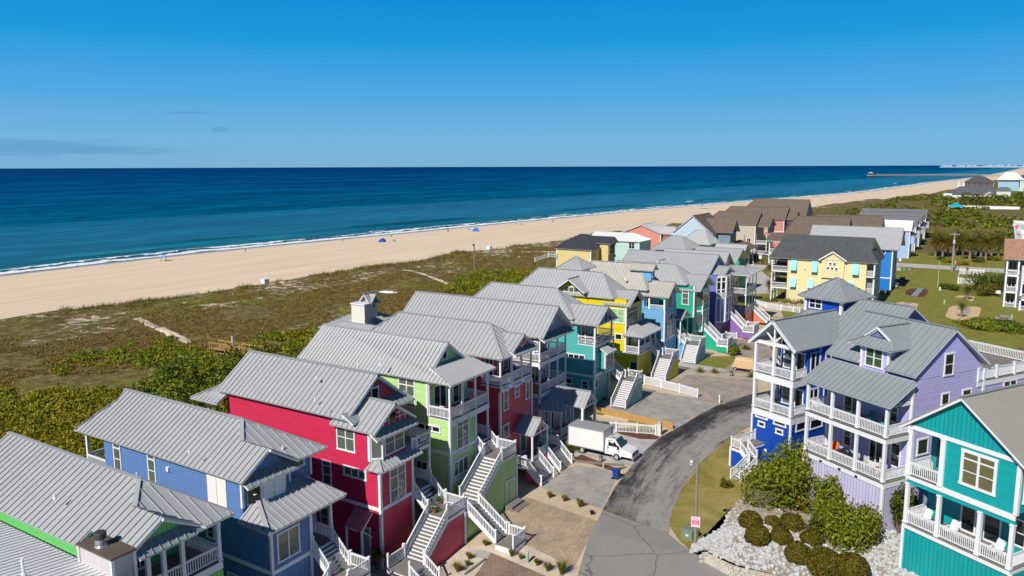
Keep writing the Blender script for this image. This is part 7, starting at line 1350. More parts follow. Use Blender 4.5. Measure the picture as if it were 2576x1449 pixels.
def cart():
    o=gt('Y',965,880); T=Thing('golf_cart','golf cart under a loose tan fabric cover beside the small lawn','golf cart',(o.x,o.y,0))
    x,y=o.x,o.y; L=3.0  # runs towards -Y
    prof=[(.1,.45),(.05,.9),(-.25,1.7),(-.5,1.88),(-2.0,1.86),(-2.6,1.75),(-2.95,1.0),(-3.05,.45)]
    b=B(); N=9; rows=[]
    for k in range(N):
        t=k/(N-1); xx=x-.62+1.24*t; bul=1-(abs(t-.5)*2)**4*.22
        rows.append([Vector((xx,y+py_,.42+(pz-.42)*bul+.05*math.sin(py_*5+t*9)*(1 if 0<k<N-1 else .3))) for py_,pz in prof])
    for k in range(N-1):
        for j in range(len(prof)-1): b.face([rows[k][j],rows[k+1][j],rows[k+1][j+1],rows[k][j+1]])
    for row,sg in ((rows[0],-1),(rows[-1],1)):
        c=[Vector((p.x+sg*.06*math.sin(i*2.2),p.y,p.z)) for i,p in enumerate(row)]; bot=[Vector((p.x,p.y,.4+.08*math.sin(p.y*3))) for p in row]
        b.face(row); 
    T.e.location.z=o.z; T.e.scale=(1.18,1.18,1.12); T.part('cover',b,plain('tan_canvas',(.58,.40,.22),.85,var=.14,scale=2.2,bump=.8,bscale=3.),smooth=False)
    for xx in (x-.55,x+.55):
        for yy in (y-.35,y-2.5): q=B(); q.tube([(xx-.1,yy,.27),(xx+.1,yy,.27)],.27,14); wq=T.part('wheel',q,plain('tyre_rubber',(.02,.02,.02),.85)); q=B(); q.tube([(xx-.115,yy,.27),(xx+.115,yy,.27)],.14,10); T.part('rim',q,plain('wheel_rim_alu',(.5,.5,.5),.35,.5),wq)
    boxes(T,'chassis',BLACK,(x-.5,x+.5,y-2.9,y-.05,.25,.45))
cart()
def wbin():
    o=gt('O',868,853); T=Thing('wheelie_bin','blue wheeled rubbish bin with hinged lid standing at the road edge','bin',(o.x,o.y+.25,0)); T.e.rotation_euler=(0,0,.0); T.off=Vector((0,0,0)); M=plain('bin_blue',(.008,.045,.22),.4,var=.1)
    b=B(); i=0; lo=[(-.3,-.32),(.3,-.32),(.3,.32),(-.3,.32)]; 
    V=[(x*.82,y*.82,.08) for x,y in lo]+[(x*1.05,y*1.08,1.0) for x,y in lo]; b.v=V; b.f=[(3,2,1,0),(4,5,6,7),(0,1,5,4),(1,2,6,5),(2,3,7,6),(3,0,4,7)]; T.part('body',b,M)
    b=B(); b.prism([(-.35,-.4,1.0),(.35,-.4,1.0),(.35,.38,1.0),(-.35,.38,1.0)],(0,0,.05)); b.prism([(-.28,-.32,1.05),(.28,-.32,1.05),(.25,.3,1.05),(-.25,.3,1.05)],(0,0,.06)); T.part('lid',b,M); b=B(); b.bar((-.3,.42,.98),(.3,.42,.98),.05,.05); T.part('handle',b,M)
    for s in (-1,1): b=B(); b.tube([(s*.3-.03,.3,.13),(s*.3+.03,.3,.13)],.13,12); T.part('wheel',b,BLACK)
    b=B(); b.box(-.292,-.285,-.1,.05,.72,.84); T.part('sticker',b,plain('pale_sticker',(.5,.55,.6),.5))
wbin()
# ---- street furniture
def text(T,s,size,p,rot,mat,name='lettering',parent=None):
    cu=bpy.data.curves.new(name,'FONT'); cu.body=s; cu.size=size; cu.align_x='CENTER'; cu.align_y='CENTER'; cu.extrude=.002; o=bpy.data.objects.new(name+'_c',cu); COL.objects.link(o); dg=bpy.context.evaluated_depsgraph_get(); me=bpy.data.meshes.new_from_object(o.evaluated_get(dg)); bpy.data.objects.remove(o); me.materials.clear(); me.materials.append(mat); q=bpy.data.objects.new(name,me); COL.objects.link(q); q.parent=parent or T.e; q.location=Vector(p)-T.off; q.rotation_euler=rot; return q
WOOD=plain('weathered_pole',(.24,.20,.15),.9,var=.3,scale=3,bump=.4)
lp=gt('O',1338,1285); T=Thing('lamp_post','weathered wooden lamp post with grey lamp head and pink parking sign','street lamp',tuple(lp))
tp=gz('O',1375,735,7.9); b=B(); b.tube([tuple(lp),(lp.x,lp.y,8.0)],[.15,.105],12); T.part('pole',b,WOOD)
b=B(); b.bar((lp.x,lp.y,7.75),(lp.x-.35,lp.y+.35,7.85),.05,.05); T.part('bracket',b,plain('bracket_steel',(.3,.3,.3),.4,.6)); b=B(); b.lathe((lp.x-.38,lp.y+.38,7.62),[(.12,0),(.2,.08),(.22,.14),(.12,.3),(.08,.34)],14); T.part('lamp_head',b,plain('lamp_grey',(.5,.51,.5),.4,.3),smooth=True); b=B(); b.ball((lp.x-.38,lp.y+.38,7.6),(.15,.15,.12),10,6); T.part('lens',b,plain('lens_glass',(.6,.62,.6),.1))
dv=Vector((-lp.x,-lp.y,0)).normalized(); sd_=Vector((-dv.y,dv.x,0)); az_=math.atan2(dv.y,dv.x)+math.pi/2
sp=Vector((lp.x,lp.y,0))+dv*.16; q0=gz('O',1326,1118,0); c=sp+Vector((0,0,2.55)); b=B(); b.prism([c-sd_*.36+Vector((0,0,-.46)),c+sd_*.36+Vector((0,0,-.46)),c+sd_*.36+Vector((0,0,.46)),c-sd_*.36+Vector((0,0,.46))],dv*.02); sg=T.part('sign',b,plain('sign_white',(.74,.70,.72),.4))
pk=plain('sign_pink',(.70,.10,.25),.4,var=.1); c2=c+dv*.024
for z,h in ((.22,.035),(.36,.03),(-.36,.02)): 
    pass
b=B(); b.prism([c2-sd_*.30+Vector((0,0,-.22)),c2+sd_*.30+Vector((0,0,-.22)),c2+sd_*.30+Vector((0,0,.16)),c2-sd_*.30+Vector((0,0,.16))],dv*.004); T.part('sign_panel',b,pk,sg)
for s_,z,mt in (('RESIDENT',.36,pk),('PARKING',.25,pk),('PERMIT',.07,WHITE),('ONLY',-.1,WHITE),('TOW ZONE',-.33,pk)): text(T,s_,.13,c2+dv*.008+Vector((0,0,z)),(math.pi/2,0,az_),mt,'lettering')
def ubox(lb,v,x,y,sz,col,name='utility_box',cat='utility box'):
    p=gt(v,x,y); T=Thing(name,lb,cat,tuple(p),world=False); w,d,h=sz; m=plain('cab_%d_%d'%(col[0]*999,col[1]*999),col,.55,var=.12); b=B(); b.box(-w/2,w/2,-d/2,d/2,-.3,h*.85); T.part('cabinet',b,m); b=B(); b.prism([(-w/2-.03,-d/2-.03,h*.85),(w/2+.03,-d/2-.03,h*.85),(w/2+.03,d/2+.03,h*.85+.02),(-w/2-.03,d/2+.03,h*.85+.02)],(0,0,h*.15)); T.part('lid',b,m); b=B(); b.box(-w/2-.01,-w/2,-d*.15,d*.15,h*.4,h*.6); T.part('label_plate',b,plain('plate_pale',(.55,.58,.5),.5)); return T
GRN=(.10,.155,.10); ubox('grey green electrical transformer box on the grass beside the lamp post','O',1300,1215,(.95,.95,.95),(.17,.21,.16)); ubox('narrow dark green box standing behind the lamp post','O',1352,1212,(.3,.3,.65),(.07,.15,.1))
def ped(lb,v,x,y,h=.85,r=.11,col=(.30,.45,.33)):
    p=gt(v,x,y); T=Thing('utility_pedestal',lb,'utility post',tuple(p),world=False); m=plain('ped_%d'%(col[0]*999),col,.5); b=B(); b.lathe((0,0,-.2),[(r,0),(r,h*.75+.2)],12); T.part('post',b,m); b=B(); b.lathe((0,0,h*.75),[(r*1.1,0),(r*1.1,h*.18),(r*.7,h*.25)],12); T.part('cap',b,m)
ped('mint green cable pedestal in the cream gravel','V5',716,725,1.0,.13); ped('mint green cable pedestal in the red mulch by the truck','O',775,782,.6,.1); ubox('small dark grey meter box in the red mulch by the truck','O',760,748,(.3,.3,.8),(.12,.13,.11)); ubox('dark green box in the pebbles near the golf cart','Y',930,980,(.4,.4,.85),(.09,.11,.09)); ped('mint green pedestal in the pebbles right of the dark green box','Y',1132,995,.55,.1); ped('pale green pedestal in the lawn beyond the lavender roof','N',1287,685,1.1,.2); ped('white pedestal in the lawn at the foot of the wooden post','N',1225,492,.9,.25,(.6,.66,.6)); ped('grey pedestal beside the weathered bench','N',2235,915,1.2,.2,(.3,.36,.27))
for i,(x,y) in enumerate(((645,205),(718,200),(800,202),(695,345))): ubox(('pale green','dark green left','dark green right','lone dark green')[i]+' utility box on the lawn by the cobalt house','N',x,y,(1.6,1.2,.9),GRN if i else (.3,.4,.3))
for i,(x,y) in enumerate(((408,530),(498,540))): ubox(('left','right')[i]+' dark air conditioner unit beside the big yellow house','N',x,y,(1.,1.,.95),(.07,.07,.07),'air_conditioner','air conditioner')
ubox('tall dark tank beside the cobalt house wall','N',608,465,(1.,1.,1.6),(.06,.06,.08),'tank','tank')
def fence(name,lb,segs,h=1.0,cat='fence',sp=.16,post=.14,bw=.07,gate=None,z=0):
    T=Thing(name,lb,cat,(segs[0][0][0],segs[0][0][1],0)); 
    railing(T,[((p[0],p[1],hz(p[0],p[1])+z),(q[0],q[1],hz(q[0],q[1])+z)) for p,q in segs],h=h,sp=sp,bw=bw,post=post,name='fence_panel')
    return T
fence('picket_fence','white slatted fence dividing the two grey driveways',[((101.3,40.0),(101.2,37.4)),((101.2,37.4),(100.9,34.6)),((100.9,34.6),(100.4,31.8))],1.25,bw=.09)
T=Thing('garden_gate','white gate with a diagonal brace at the yellow house stair','gate',(101.9,40.6,0)); T.e.location.z=hz(101,40.5); railing(T,[((102.6,41.0,0),(101.4,40.1,0))],h=1.2,sp=.2,name='gate_panel'); b=B(); b.bar((102.5,40.9,.2),(101.5,40.2,1.1),.05,.07); T.part('brace',b,WHITE)
fence('railing_fence','white baluster fence along the pale driveway beside the timber wall',[((81.0,40.5),(81.6,38.4)),((81.6,38.4),(82.3,36)),((82.3,36),(83.1,33.6)),((83.1,33.6),(83.8,31.5))],1.15,bw=.05,post=.16)
T=Thing('mailbox_pillar','cream square pillar with a small grey roofed box on top at the road','pillar',(83.95,31.1,0)); b=B(); b.box(83.7,84.2,30.85,31.35,-.1,1.35); T.part('pillar',b,CREAM); b=B(); b.box(83.78,84.12,30.9,31.3,1.35,1.62); T.part('box',b,plain('pale_box',(.42,.45,.45),.5)); b=B(); b.prism([(83.72,30.85,1.62),(83.72,31.35,1.62),(83.72,31.1,1.85)],(.46,0,0)); T.part('box_roof',b,plain('pale_box',(.42,.45,.45),.5))
T=Thing('timber_wall','low retaining wall of new yellow timber planks between two driveways','wall',(86,37,0)); tm=plain('new_pine',(.46,.27,.09),.75,var=.25,scale=2)
a_=Vector((87.4,43.2,0)); c_=Vector((86.7,30.5,0))
b=B()
for k in range(5): b.bar(a_+Vector((0,0,.12+k*.2)),c_+Vector((0,0,.1+k*.17)),.12,.15)
T.part('plank',b,tm); b=B()
for k in range(6): p=a_.lerp(c_,k/5); b.box(p.x-.05,p.x+.1,p.y-.08,p.y+.08,-.1,1.02-.12*k/5)
T.part('post',b,tm)
o=gt('O',1490,385); T=Thing('bollard','single white post with flat cap at the road edge','post',tuple(o),world=False); b=B(); b.box(-.07,.07,-.07,.07,-.1,1.15); T.part('post',b,WHITE); b=B(); b.box(-.11,.11,-.11,.11,1.15,1.22); T.part('cap',b,WHITE)
T=Thing('timber_edging','grey timber edging round the red mulch bed by the bin','edging',(72,35,0)); b=B(); b.bar((71.05,36.2,.12),(72.0,33.0,.12),.2,.24); b.bar((72.0,33.0,.12),(72.8,30.9,.12),.2,.24); T.part('timber',b,DECK)
for lb,a,c,h in (('weathered landscape timber beside the brown driveway',('V5',270,812),('V5',420,702),.14),('thin dark timber beside the turquoise stair',('F',1305,885),('F',1455,755),.1)):
    p,q=gt(*a),gt(*c); T=Thing('landscape_timber',lb,'timber',tuple(p)); b=B(); b.bar(p+Vector((0,0,h/2)),q+Vector((0,0,h/2)),.16,h); T.part('timber',b,DECK)
b=B(); T=Thing('plank_walkway','pale plank walkway between gravel and brown driveway','walkway',tuple(gt('V5',400,665)),world=True); P=[gt('V5',*q) for q in ((320,680),(382,635),(460,657),(415,702))]
for k in range(9): 
    t=k/9;u=(k+.9)/9; b.prism([P[0].lerp(P[3],t)+Vector((0,0,.04)),P[1].lerp(P[2],t)+Vector((0,0,.04)),P[1].lerp(P[2],u)+Vector((0,0,.04)),P[0].lerp(P[3],u)+Vector((0,0,.04))],(0,0,.04))
T.part('planks',b,plain('pale_plank',(.38,.36,.33),.8,var=.2)); 
yh=[('white picket fence in front of the big yellow house garden',[gt('S',x,y) for x,y in ((60,1290),(250,1350),(490,1395),(690,1420),(800,1435))]),]
for lb,P in yh: fence('picket_fence',lb,[((a.x,a.y),(c.x,c.y)) for a,c in zip(P,P[1:])],1.2,sp=.25,bw=.1)
rk=[]; 
for _ in range(420):
    p=gt('S',random.uniform(100,900),0); 
    x=random.uniform(100,900); y=1215+ (x-100)*.1+random.uniform(0,95); q=gt('S',x,y); rk.append((q.x,q.y,.05))
o=rocks('bed_stones',rk,plain('tan_pebble',(.42,.36,.29),.9,var=.4,scale=2.),.12,.35); o['label']='pale stones of the planting bed below the big yellow house'
P=[gt('K',x,y) for x,y in ((1728,610),(1895,625))]; Q=[gt('K',x,y) for x,y in ((1742,538),(1930,548))]
fence('picket_fence','white picket enclosure round a small palm on the lawn',[((P[1].x,P[1].y),(P[0].x,P[0].y)),((P[0].x,P[0].y),(Q[0].x,Q[0].y)),((Q[0].x,Q[0].y),(Q[1].x,Q[1].y))],1.7,sp=.35,bw=.2)
def upright(name,lb,v,x,y,h,r=.13,mat=WOOD,arms=0,cat='pole'):
    p=gt(v,x,y); T=Thing(name,lb,cat,tuple(p),world=False); b=B(); b.tube([(0,0,-.3),(0,0,h)],[r,r*.7],10); T.part('pole',b,mat)
    if arms:
        b=B(); b.box(-.1,.1,-1.3,1.3,h-.6,h-.45); T.part('crossarm',b,mat); b=B(); b.lathe((-.4,0,h-3.4),[(.3,0),(.33,.1),(.33,1.1),(.25,1.2)],10); T.part('transformer',b,plain('transformer_grey',(.5,.51,.52),.4))
        for y_ in (-1.2,-.5,.5,1.2): b=B(); b.lathe((0,y_,h-.45),[(.05,0),(.08,.1),(.04,.22)],6); T.part('insulator',b,WHITE)
    return T
upright('utility_pole','tall grey utility pole with transformer beside the cross road','K',1682,515,11.8,.28,plain('grey_pole',(.30,.28,.26),.9,var=.2),1); upright('wooden_post','thin pale wooden post in the lawn','K',1572,640,7.3,.14,plain('pale_pole',(.42,.36,.2),.9)); upright('wooden_post','weathered wooden pole by the side street behind the coral house','W',562,1310,10.2,.22); 
T=upright('lamp_post','wooden pole with a small dark lamp standing in the dune scrub','Q',1578,672,9.6,.2,cat='street lamp'); b=B(); b.box(-.5,-.05,-.2,.2,9.0,9.5); T.part('lamp_head',b,BLACK)
T=upright('white_post','plain white post beside the timber boardwalk','R',1650,835,3.6,.16,WHITE)
for lb,v,x,y,h,col in (('orange marker post on the verge across the road','K',1830,475,1.9,(.65,.09,.02)),('white marker post near the hydrant across the road','K',1707,462,1.4,(.7,.7,.7))): upright('marker_post',lb,v,x,y,h,.16,plain('marker_%d'%(col[1]*99),col,.5),cat='marker')
p=gt('K',1728,470); T=Thing('fire_hydrant','red fire hydrant on the verge beside the utility pole','hydrant',tuple(p),world=False); b=B(); b.lathe((0,0,0),[(.28,0),(.28,.1),(.2,.12),(.2,.8),(.24,.82),(.2,1.),(.06,1.1)],12); T.part('body',b,plain('hydrant_red',(.5,.03,.02),.4)); b=B(); b.tube([(-.4,0,.6),(.4,0,.6)],.1,8); T.part('nozzles',b,plain('hydrant_red',(.5,.03,.02),.4))
def signpost(lb,v,x,y,h,w):
    p=gt(v,x,y); T=Thing('street_sign',lb,'sign',tuple(p),world=False); b=B(); b.tube([(0,0,0),(0,0,h)],.05,8); T.part('post',b,plain('sign_steel',(.4,.4,.4),.5)); b=B(); b.box(-.04,-.06,-w/2,w/2,h-w*1.2,h); T.part('panel',b,WHITE)
signpost('small grey sign on a post by the cobalt house and cross road','L',560,1375,2.8,.7); signpost('white sign on a post at the corner of the side street','W',918,1265,2.9,.9)
upright('white_post','white marker post at the corner of the side street','W',768,1305,1.7,.12,WHITE)
p=gt('N',2128,920); T=Thing('picnic_table','weathered grey picnic table on the lawn at the right','picnic table',tuple(p),world=False); gw=plain('grey_timber',(.33,.29,.23),.9,var=.25)
b=B(); 
for k in range(5): b.box(-1.6+k*.0,1.6,-.75+k*.3,-.5+k*.3,1.0,1.06)
T.part('tabletop',b,gw)
for s in (-1,1): 
    b=B(); b.box(-1.6,1.6,s*1.3-.2,s*1.3+.2,.55,.61); T.part('bench',b,gw); b=B(); b.bar((s*1.1,-1.3,0),(s*1.1,-.2,1.),.1,.1); b.bar((s*1.1,1.3,0),(s*1.1,.2,1.),.1,.1); b.bar((s*1.1,-1.4,.55),(s*1.1,1.4,.55),.08,.1); T.part('leg',b,gw)
p=gt('U',895,985); T=Thing('mailbox','small white box on a post beside the dark shrub','mailbox',tuple(p),world=False); b=B(); b.box(-.1,.1,-.1,.1,0,.9); T.part('post',b,DARK); b=B(); b.box(-.3,.3,-.5,.5,.9,1.6); T.part('box',b,WHITE)
# parked car by the side street
p=gt('W',1090,1090); T=Thing('parked_car','pale shiny car parked between the bushes by the side street','car',tuple(p),world=False); b=B(); pr=[(-2.2,.35),(-2.2,.85),(-1.3,1.0),(-.7,1.5),(.9,1.5),(1.7,1.0),(2.2,.9),(2.2,.35)]; b.prism([(-.85,y,z) for y,z in pr],(1.7,0,0)); T.part('body',b,plain('pearl_paint',(.6,.55,.7),.15,.3)); b=B(); b.prism([(-.87,-1.15,1.02),(-.87,-.65,1.44),(-.87,.85,1.44),(-.87,1.45,1.02)],(1.74,0,0)); T.part('windows',b,GLASS)
for x in (-.8,.8):
    for y in (-1.4,1.4): b=B(); b.tube([(x-.1,y,.33),(x+.1,y,.33)],.33,12); T.part('wheel',b,BLACK)
# ------------------------------------------------------------------ seaward: pavilion with chimney, boardwalk, kayak
T=Thing('beach_pavilion','white beach pavilion with square chimney and a little clock-like round window turret','pavilion',(100,98,0)); cw=plain('stucco_cream',(.72,.66,.57),.7,var=.06)
boxes(T,'wall',cw,(98,108,92,99.5,0,3.2)); roof(T,pyramid(96.5,109.5,90.5,101,3.3,6.2),GREY,sp=.6); roof(T,gable(95.5,99.5,86,96,3.2,4.8),GREY,sp=.5,name='wing_roof'); boxes(T,'wing_wall',cw,(96,99,86.5,93,0,3.2))
q=T.hit('x',97.6,'I',220,310); q2=T.hit('x',97.6,'I',330,470)
ch=boxes(T,'chimney',cw,(97.6,99.2,q2.y,q.y,2.5,q.z)); boxes(T,'chimney_cap',WHITE,(97.45,99.35,q2.y-.15,q.y+.15,q.z,q.z+.22),parent=ch); corners(T,[(97.62,q2.y),(99.18,q2.y)],2.5,q.z-.01,.16)
k=T.hit('x',103,'I',365,300); tz=k.z; tu=boxes(T,'turret',cw,(102,104,k.y-1.1,k.y+.9,4.8,tz+.3)); roof(T,gable(101.5,104.5,k.y-1.6,k.y+1.4,tz+.1,tz+1.9,ax='x'),GREY,sp=.5,name='turret_roof'); roof(T,gable(101.9,104.1,k.y-1.7,k.y+.4,tz+.3,tz+1.7),GREY,sp=.5,name='turret_roof'); b=B(); b.tube([(103,k.y-1.1,tz-.5),(103,k.y-1.16,tz-.5)],.42,16); w_=T.part('round_window_frame',b,WHITE,tu); b=B(); b.tube([(103,k.y-1.1,tz-.5),(103,k.y-1.18,tz-.5)],.3,16); T.part('round_pane',b,GLASS,w_)
T=Thing('boardwalk','new yellow timber boardwalk with handrails at the dune edge','boardwalk',(84,107,0)); b=B(); zb=.9
P0=Vector((83.2,112.5,zb)); P1=Vector((83.8,101,zb)); n_=30
for i in range(n_): a=P0.lerp(P1,i/n_); c=P0.lerp(P1,(i+.88)/n_); b.prism([a+Vector((-1,0,0)),a+Vector((1,0,0)),c+Vector((1,0,0)),c+Vector((-1,0,0))],(0,0,-.05))
T.part('planks',b,tm); 
for s in (-1,1): railing(T,[(P0+Vector((s,0,0)),P0.lerp(P1,.5)+Vector((s,0,.0))),(P0.lerp(P1,.5)+Vector((s,0,0)),P1+Vector((s,0,0)))],h=1.1,sp=1.0,bw=.09,mat=tm,name='handrail')
for i in range(4): p=P0.lerp(P1,i/3); columns(T,[(p.x-1,p.y),(p.x+1,p.y)],-.6,zb,.14,mat=tm,name='pile')
for i,(v,x,y,z,lb) in enumerate((('H',203,60,9.5,'white finial post of the lime house sea deck, nearer one'),('H',266,40,9.5,'white finial post of the lime house sea deck, farther one'))): pass
T=Thing('sea_deck','white railed deck with ball-topped posts on the sea side of the lime house','deck',(55,62,0)); porch_deck(T,54,59.5,58.6,66,7.0,.4); railing(T,[((54,58.8,7),(54,65.9,7)),((54,65.9,7),(59.4,65.9,7))],ball=True,h=1.1); columns(T,[(54.1,65.8),(59.3,65.8),(54.1,62)],0,6.6,.25)
T=Thing('sea_deck','white railed deck with ball-topped posts on the sea side of the pink red house','deck',(64,64,0)); porch_deck(T,72.5,78,62.6,68,9.6,.4); railing(T,[((72.6,62.8,9.6),(72.6,67.9,9.6)),((72.6,67.9,9.6),(78,67.9,9.6))],ball=True,h=1.1); columns(T,[(72.7,67.8),(77.8,67.8)],0,9.2,.25)
p=gz('I',525,218,.8); z_=height(p.x,p.y)
for i in range(4): p=gz('I',525,218,height(p.x,p.y)+.25)
T=Thing('kayak','white and red kayak with a blue seat patch lying on the dune grass','kayak',tuple(p),world=False); T.e.rotation_euler=(0,0,-1.2); b=B(); k=12; b.tube([(-2.6+5.2*i/k,0,.12+.12*abs(i/k-.5)) for i in range(k+1)],[.03+.38*math.sin(math.pi*i/k)**.8 for i in range(k+1)],10); T.part('hull',b,WHITE,smooth=True); b=B(); b.tube([(1.2+1.3*i/4,0,.17+.03*i) for i in range(5)],[.33,.28,.2,.12,.04],10); T.part('bow',b,plain('kayak_red',(.6,.05,.05),.4)); b=B(); b.box(-.3,.7,-.25,.25,.36,.52); T.part('seat',b,plain('kayak_blue',(.05,.3,.7),.4))
p=gz('Q',1885,722,.4); T=Thing('sun_lounger','white reclining lounger on the grass seaward of the yellow house','lounger',(p.x,p.y,.1),world=False); T.e.rotation_euler=(0,0,-.9); b=B(); b.box(-1.2,.5,-.4,.4,.35,.42); T.part('seat',b,WHITE); b=B(); b.bar((.5,0,.4),(1.2,0,1.15),.8,.06); T.part('backrest',b,WHITE)
for x in (-1.,.4): b=B(); b.box(x,x+.08,-.36,.36,0,.35); T.part('leg',b,WHITE)
# ------------------------------------------------------------------ on the beach
def onb(v,x,y,z=-3.2):
    for _ in range(5): p=gz(v,x,y,z); z=height(p.x,p.y)
    return p
SKIN=plain('skin',(.40,.22,.15),.6)
def person_mesh(name,pose):
    me=bpy.data.meshes.new(name); J=pose; me.from_pydata([j[0] for j in J],[(j[2],i) for i,j in enumerate(J) if j[2] is not None],[]); o=bpy.data.objects.new(name,me); COL.objects.link(o); o.modifiers.new('skin','SKIN'); o.modifiers.new('sub','SUBSURF').levels=1
    for i,j in enumerate(J): me.skin_vertices[0].data[i].radius=(j[1],j[1]*.85); 
    me.skin_vertices[0].data[0].use_root=True
    dg=bpy.context.evaluated_depsgraph_get(); m2=bpy.data.meshes.new_from_object(o.evaluated_get(dg)); bpy.data.objects.remove(o); m2.materials.clear(); m2.materials.append(SKIN); m2.polygons.foreach_set('use_smooth',[True]*len(m2.polygons)); return m2
def pose(st=.15,arm=.0):
    return [((0,0,.95),.14,None),((0,0,1.15),.13,0),((0,0,1.38),.155,1),((0,0,1.5),.06,2),((0,.01,1.58),.085,3),((0,.0,1.68),.09,4),((0,0,1.74),.05,5),
     ((.19,0,1.42),.06,2),((.25,.03,1.15),.045,7),((.26,.12+arm,.92),.035,8),((.265,.16+arm,.84),.022,9),((-.19,0,1.42),.06,2),((-.25,-.02,1.15),.045,11),((-.26,.06,.92),.035,12),((-.265,.1,.84),.022,13),
     ((.1,0,.88),.095,0),((.11,st*.6,.48),.06,15),((.11,st,.09),.04,16),((.11,st+.15,.03),.03,17),((-.1,0,.88),.095,0),((-.11,-st*.4,.48),.06,19),((-.11,-st,.09),.04,20),((-.11,-st+.15,.03),.03,21)]
PM=[person_mesh('person_body',pose(.18)),person_mesh('person_body',pose(.05,.15)),person_mesh('person_body',pose(.3))]
def person(lb,p,rz,shirt,shorts,i=0,group='people along the waterline'):
    e=bpy.data.objects.new('person',None); COL.objects.link(e); e.location=p; e.rotation_euler=(0,0,rz); tag(e,lb,'person',group); o=bpy.data.objects.new('body',PM[i%3]); COL.objects.link(o); o.parent=e
    b=B(); b.lathe((0,0,.62),[(.22,0),(.19,.2),(.17,.36)],12); mesh('shorts',b,plain('cloth_%d'%(shorts[0]*97+shorts[1]*971+shorts[2]*9711),shorts,.8),e)
    if shirt: b=B(); b.lathe((0,0,.98),[(.17,0),(.18,.2),(.21,.4),(.1,.52)],12); mesh('shirt',b,plain('cloth_%d'%(shirt[0]*97+shirt[1]*971+shirt[2]*9711),shirt,.8),e)
    b=B(); b.ball((0,-.02,1.69),(.105,.115,.1),8,6); mesh('hair',b,plain('dark_hair',(.03,.02,.015),.7),e)
for i,(v,x,y,sh,so,lb) in enumerate((('R',1738,95,(.05,.06,.10),(.02,.03,.05),'person in dark clothes by the water, nearest along the beach'),('Q',332,352,(.35,.05,.10),(.05,.03,.04),'person in dark red at the swash left of the blue tent'),('Q',1326,262,(.03,.05,.08),(.02,.02,.03),'person in dark shirt between the two blue tents, left one'),('Q',1332,258,(.10,.12,.15),(.02,.02,.03),'person beside the dark shirted one between the tents'),('Q',1523,245,None,(.04,.03,.03),'person in dark shorts just left of the pale blue tent'),('Q',1968,190,(.45,.08,.07),(.05,.03,.03),'person in red walking right of the pale blue tent'),('Q',2022,202,(.02,.04,.06),(.02,.03,.04),'crouched dark dressed person on wet sand'),('M',66,190,(.12,.12,.14),(.03,.03,.04),'left person of a standing pair farther up the beach'),('M',80,188,(.05,.03,.03),(.04,.03,.02),'right person of a standing pair farther up the beach'),('L',430,425,(.03,.05,.07),(.02,.03,.04),'small dark figure in the surf far up the beach'),('L',925,368,(.03,.05,.07),(.02,.03,.04),'farthest tiny figure at the far waterline'))): 
    p=onb(v,x,y); person(lb,tuple(p),random.random()*6,sh,so,i)
def beach_tent(lb,p,c1,w=2.6,h=1.5,rz=0):
    T=Thing('beach_tent',lb,'tent',tuple(p),world=False); T.e.rotation_euler=(0,0,rz); b=B(); n_=8; rows=[]
    for k in range(n_+1):
        a=math.pi*k/n_; rows.append([Vector((-w/2*math.cos(a)*(1 if t<1 else .9),-w*.4+w*.8*t*(1 if 0<k<n_ else 1),.03+h*math.sin(a)*(1-.35*t**2))) for t in (0,.5,1)])
    for k in range(n_):
        for j in range(2): b.face([rows[k][j],rows[k][j+1],rows[k+1][j+1],rows[k+1][j]])
    b.face([r[2] for r in rows]); T.part('canopy',b,plain('tent_%d'%(c1[2]*999),c1,.6,var=.2,scale=2)); b=B()
    for k in range(0,n_+1,2): b.bar(rows[k][0],rows[k][1],.04,.04)
    T.part('pole',b,WHITE)
beach_tent('dark blue half-dome beach tent nearest the red clad figure',onb('Q',705,352),(.01,.07,.45),3.2,1.7,2.); beach_tent('lighter blue half-dome beach tent farther along',onb('Q',1590,252),(.03,.22,.65),3.6,2.0,2.2)
def umbrella(lb,p,cols,r=1.3,h=2.2,tilt=.25):
    T=Thing('beach_umbrella',lb,'umbrella',tuple(p),world=False); b=B(); b.tube([(0,0,-.2),(0,0,h)],.03,6); T.part('pole',b,WHITE)
    for part in (0,1):
        b=B(); 
        for k in range(part,12,2):
            a=k*math.pi/6;c=(k+1)*math.pi/6; A_=[(0,0,h+.05),(r*.55*math.cos(a),r*.55*math.sin(a),h-.12),(r*.55*math.cos(c),r*.55*math.sin(c),h-.12)]; b.face(A_); b.face([A_[1],(r*math.cos(a),r*math.sin(a),h-.5),(r*math.cos(c),r*math.sin(c),h-.5),A_[2]])
        T.part('canopy_panel',b,plain('umb_%d'%(cols[part][0]*999+cols[part][2]*99),cols[part],.6))
umbrella('blue striped beach umbrella at the water, left side',onb('R',1165,155),((.05,.22,.65),(.30,.48,.75)),1.6,2.1); umbrella('large teal and white beach umbrella far up the beach',onb('M',1683,45),((.02,.30,.42),(.6,.68,.7)),4.6,3.9)
umbrella('folded looking dark green umbrella above the beach chairs',onb('Q',795,348),((.05,.13,.11),(.04,.11,.09)),.6,2.9)
for i,(v,x,y) in enumerate((('Q',815,348),('Q',826,346),('R',1140,158),('R',1172,158))): chair('beach_chair',('dark beach chair under the green umbrella, left one','dark beach chair under the green umbrella, right one','dark low chair left of the blue striped umbrella','brown low chair under the blue striped umbrella')[i],tuple(onb(v,x,y)),2.2+i,((.03,.05,.06),(.04,.06,.07),(.02,.03,.04),(.10,.04,.03))[i])
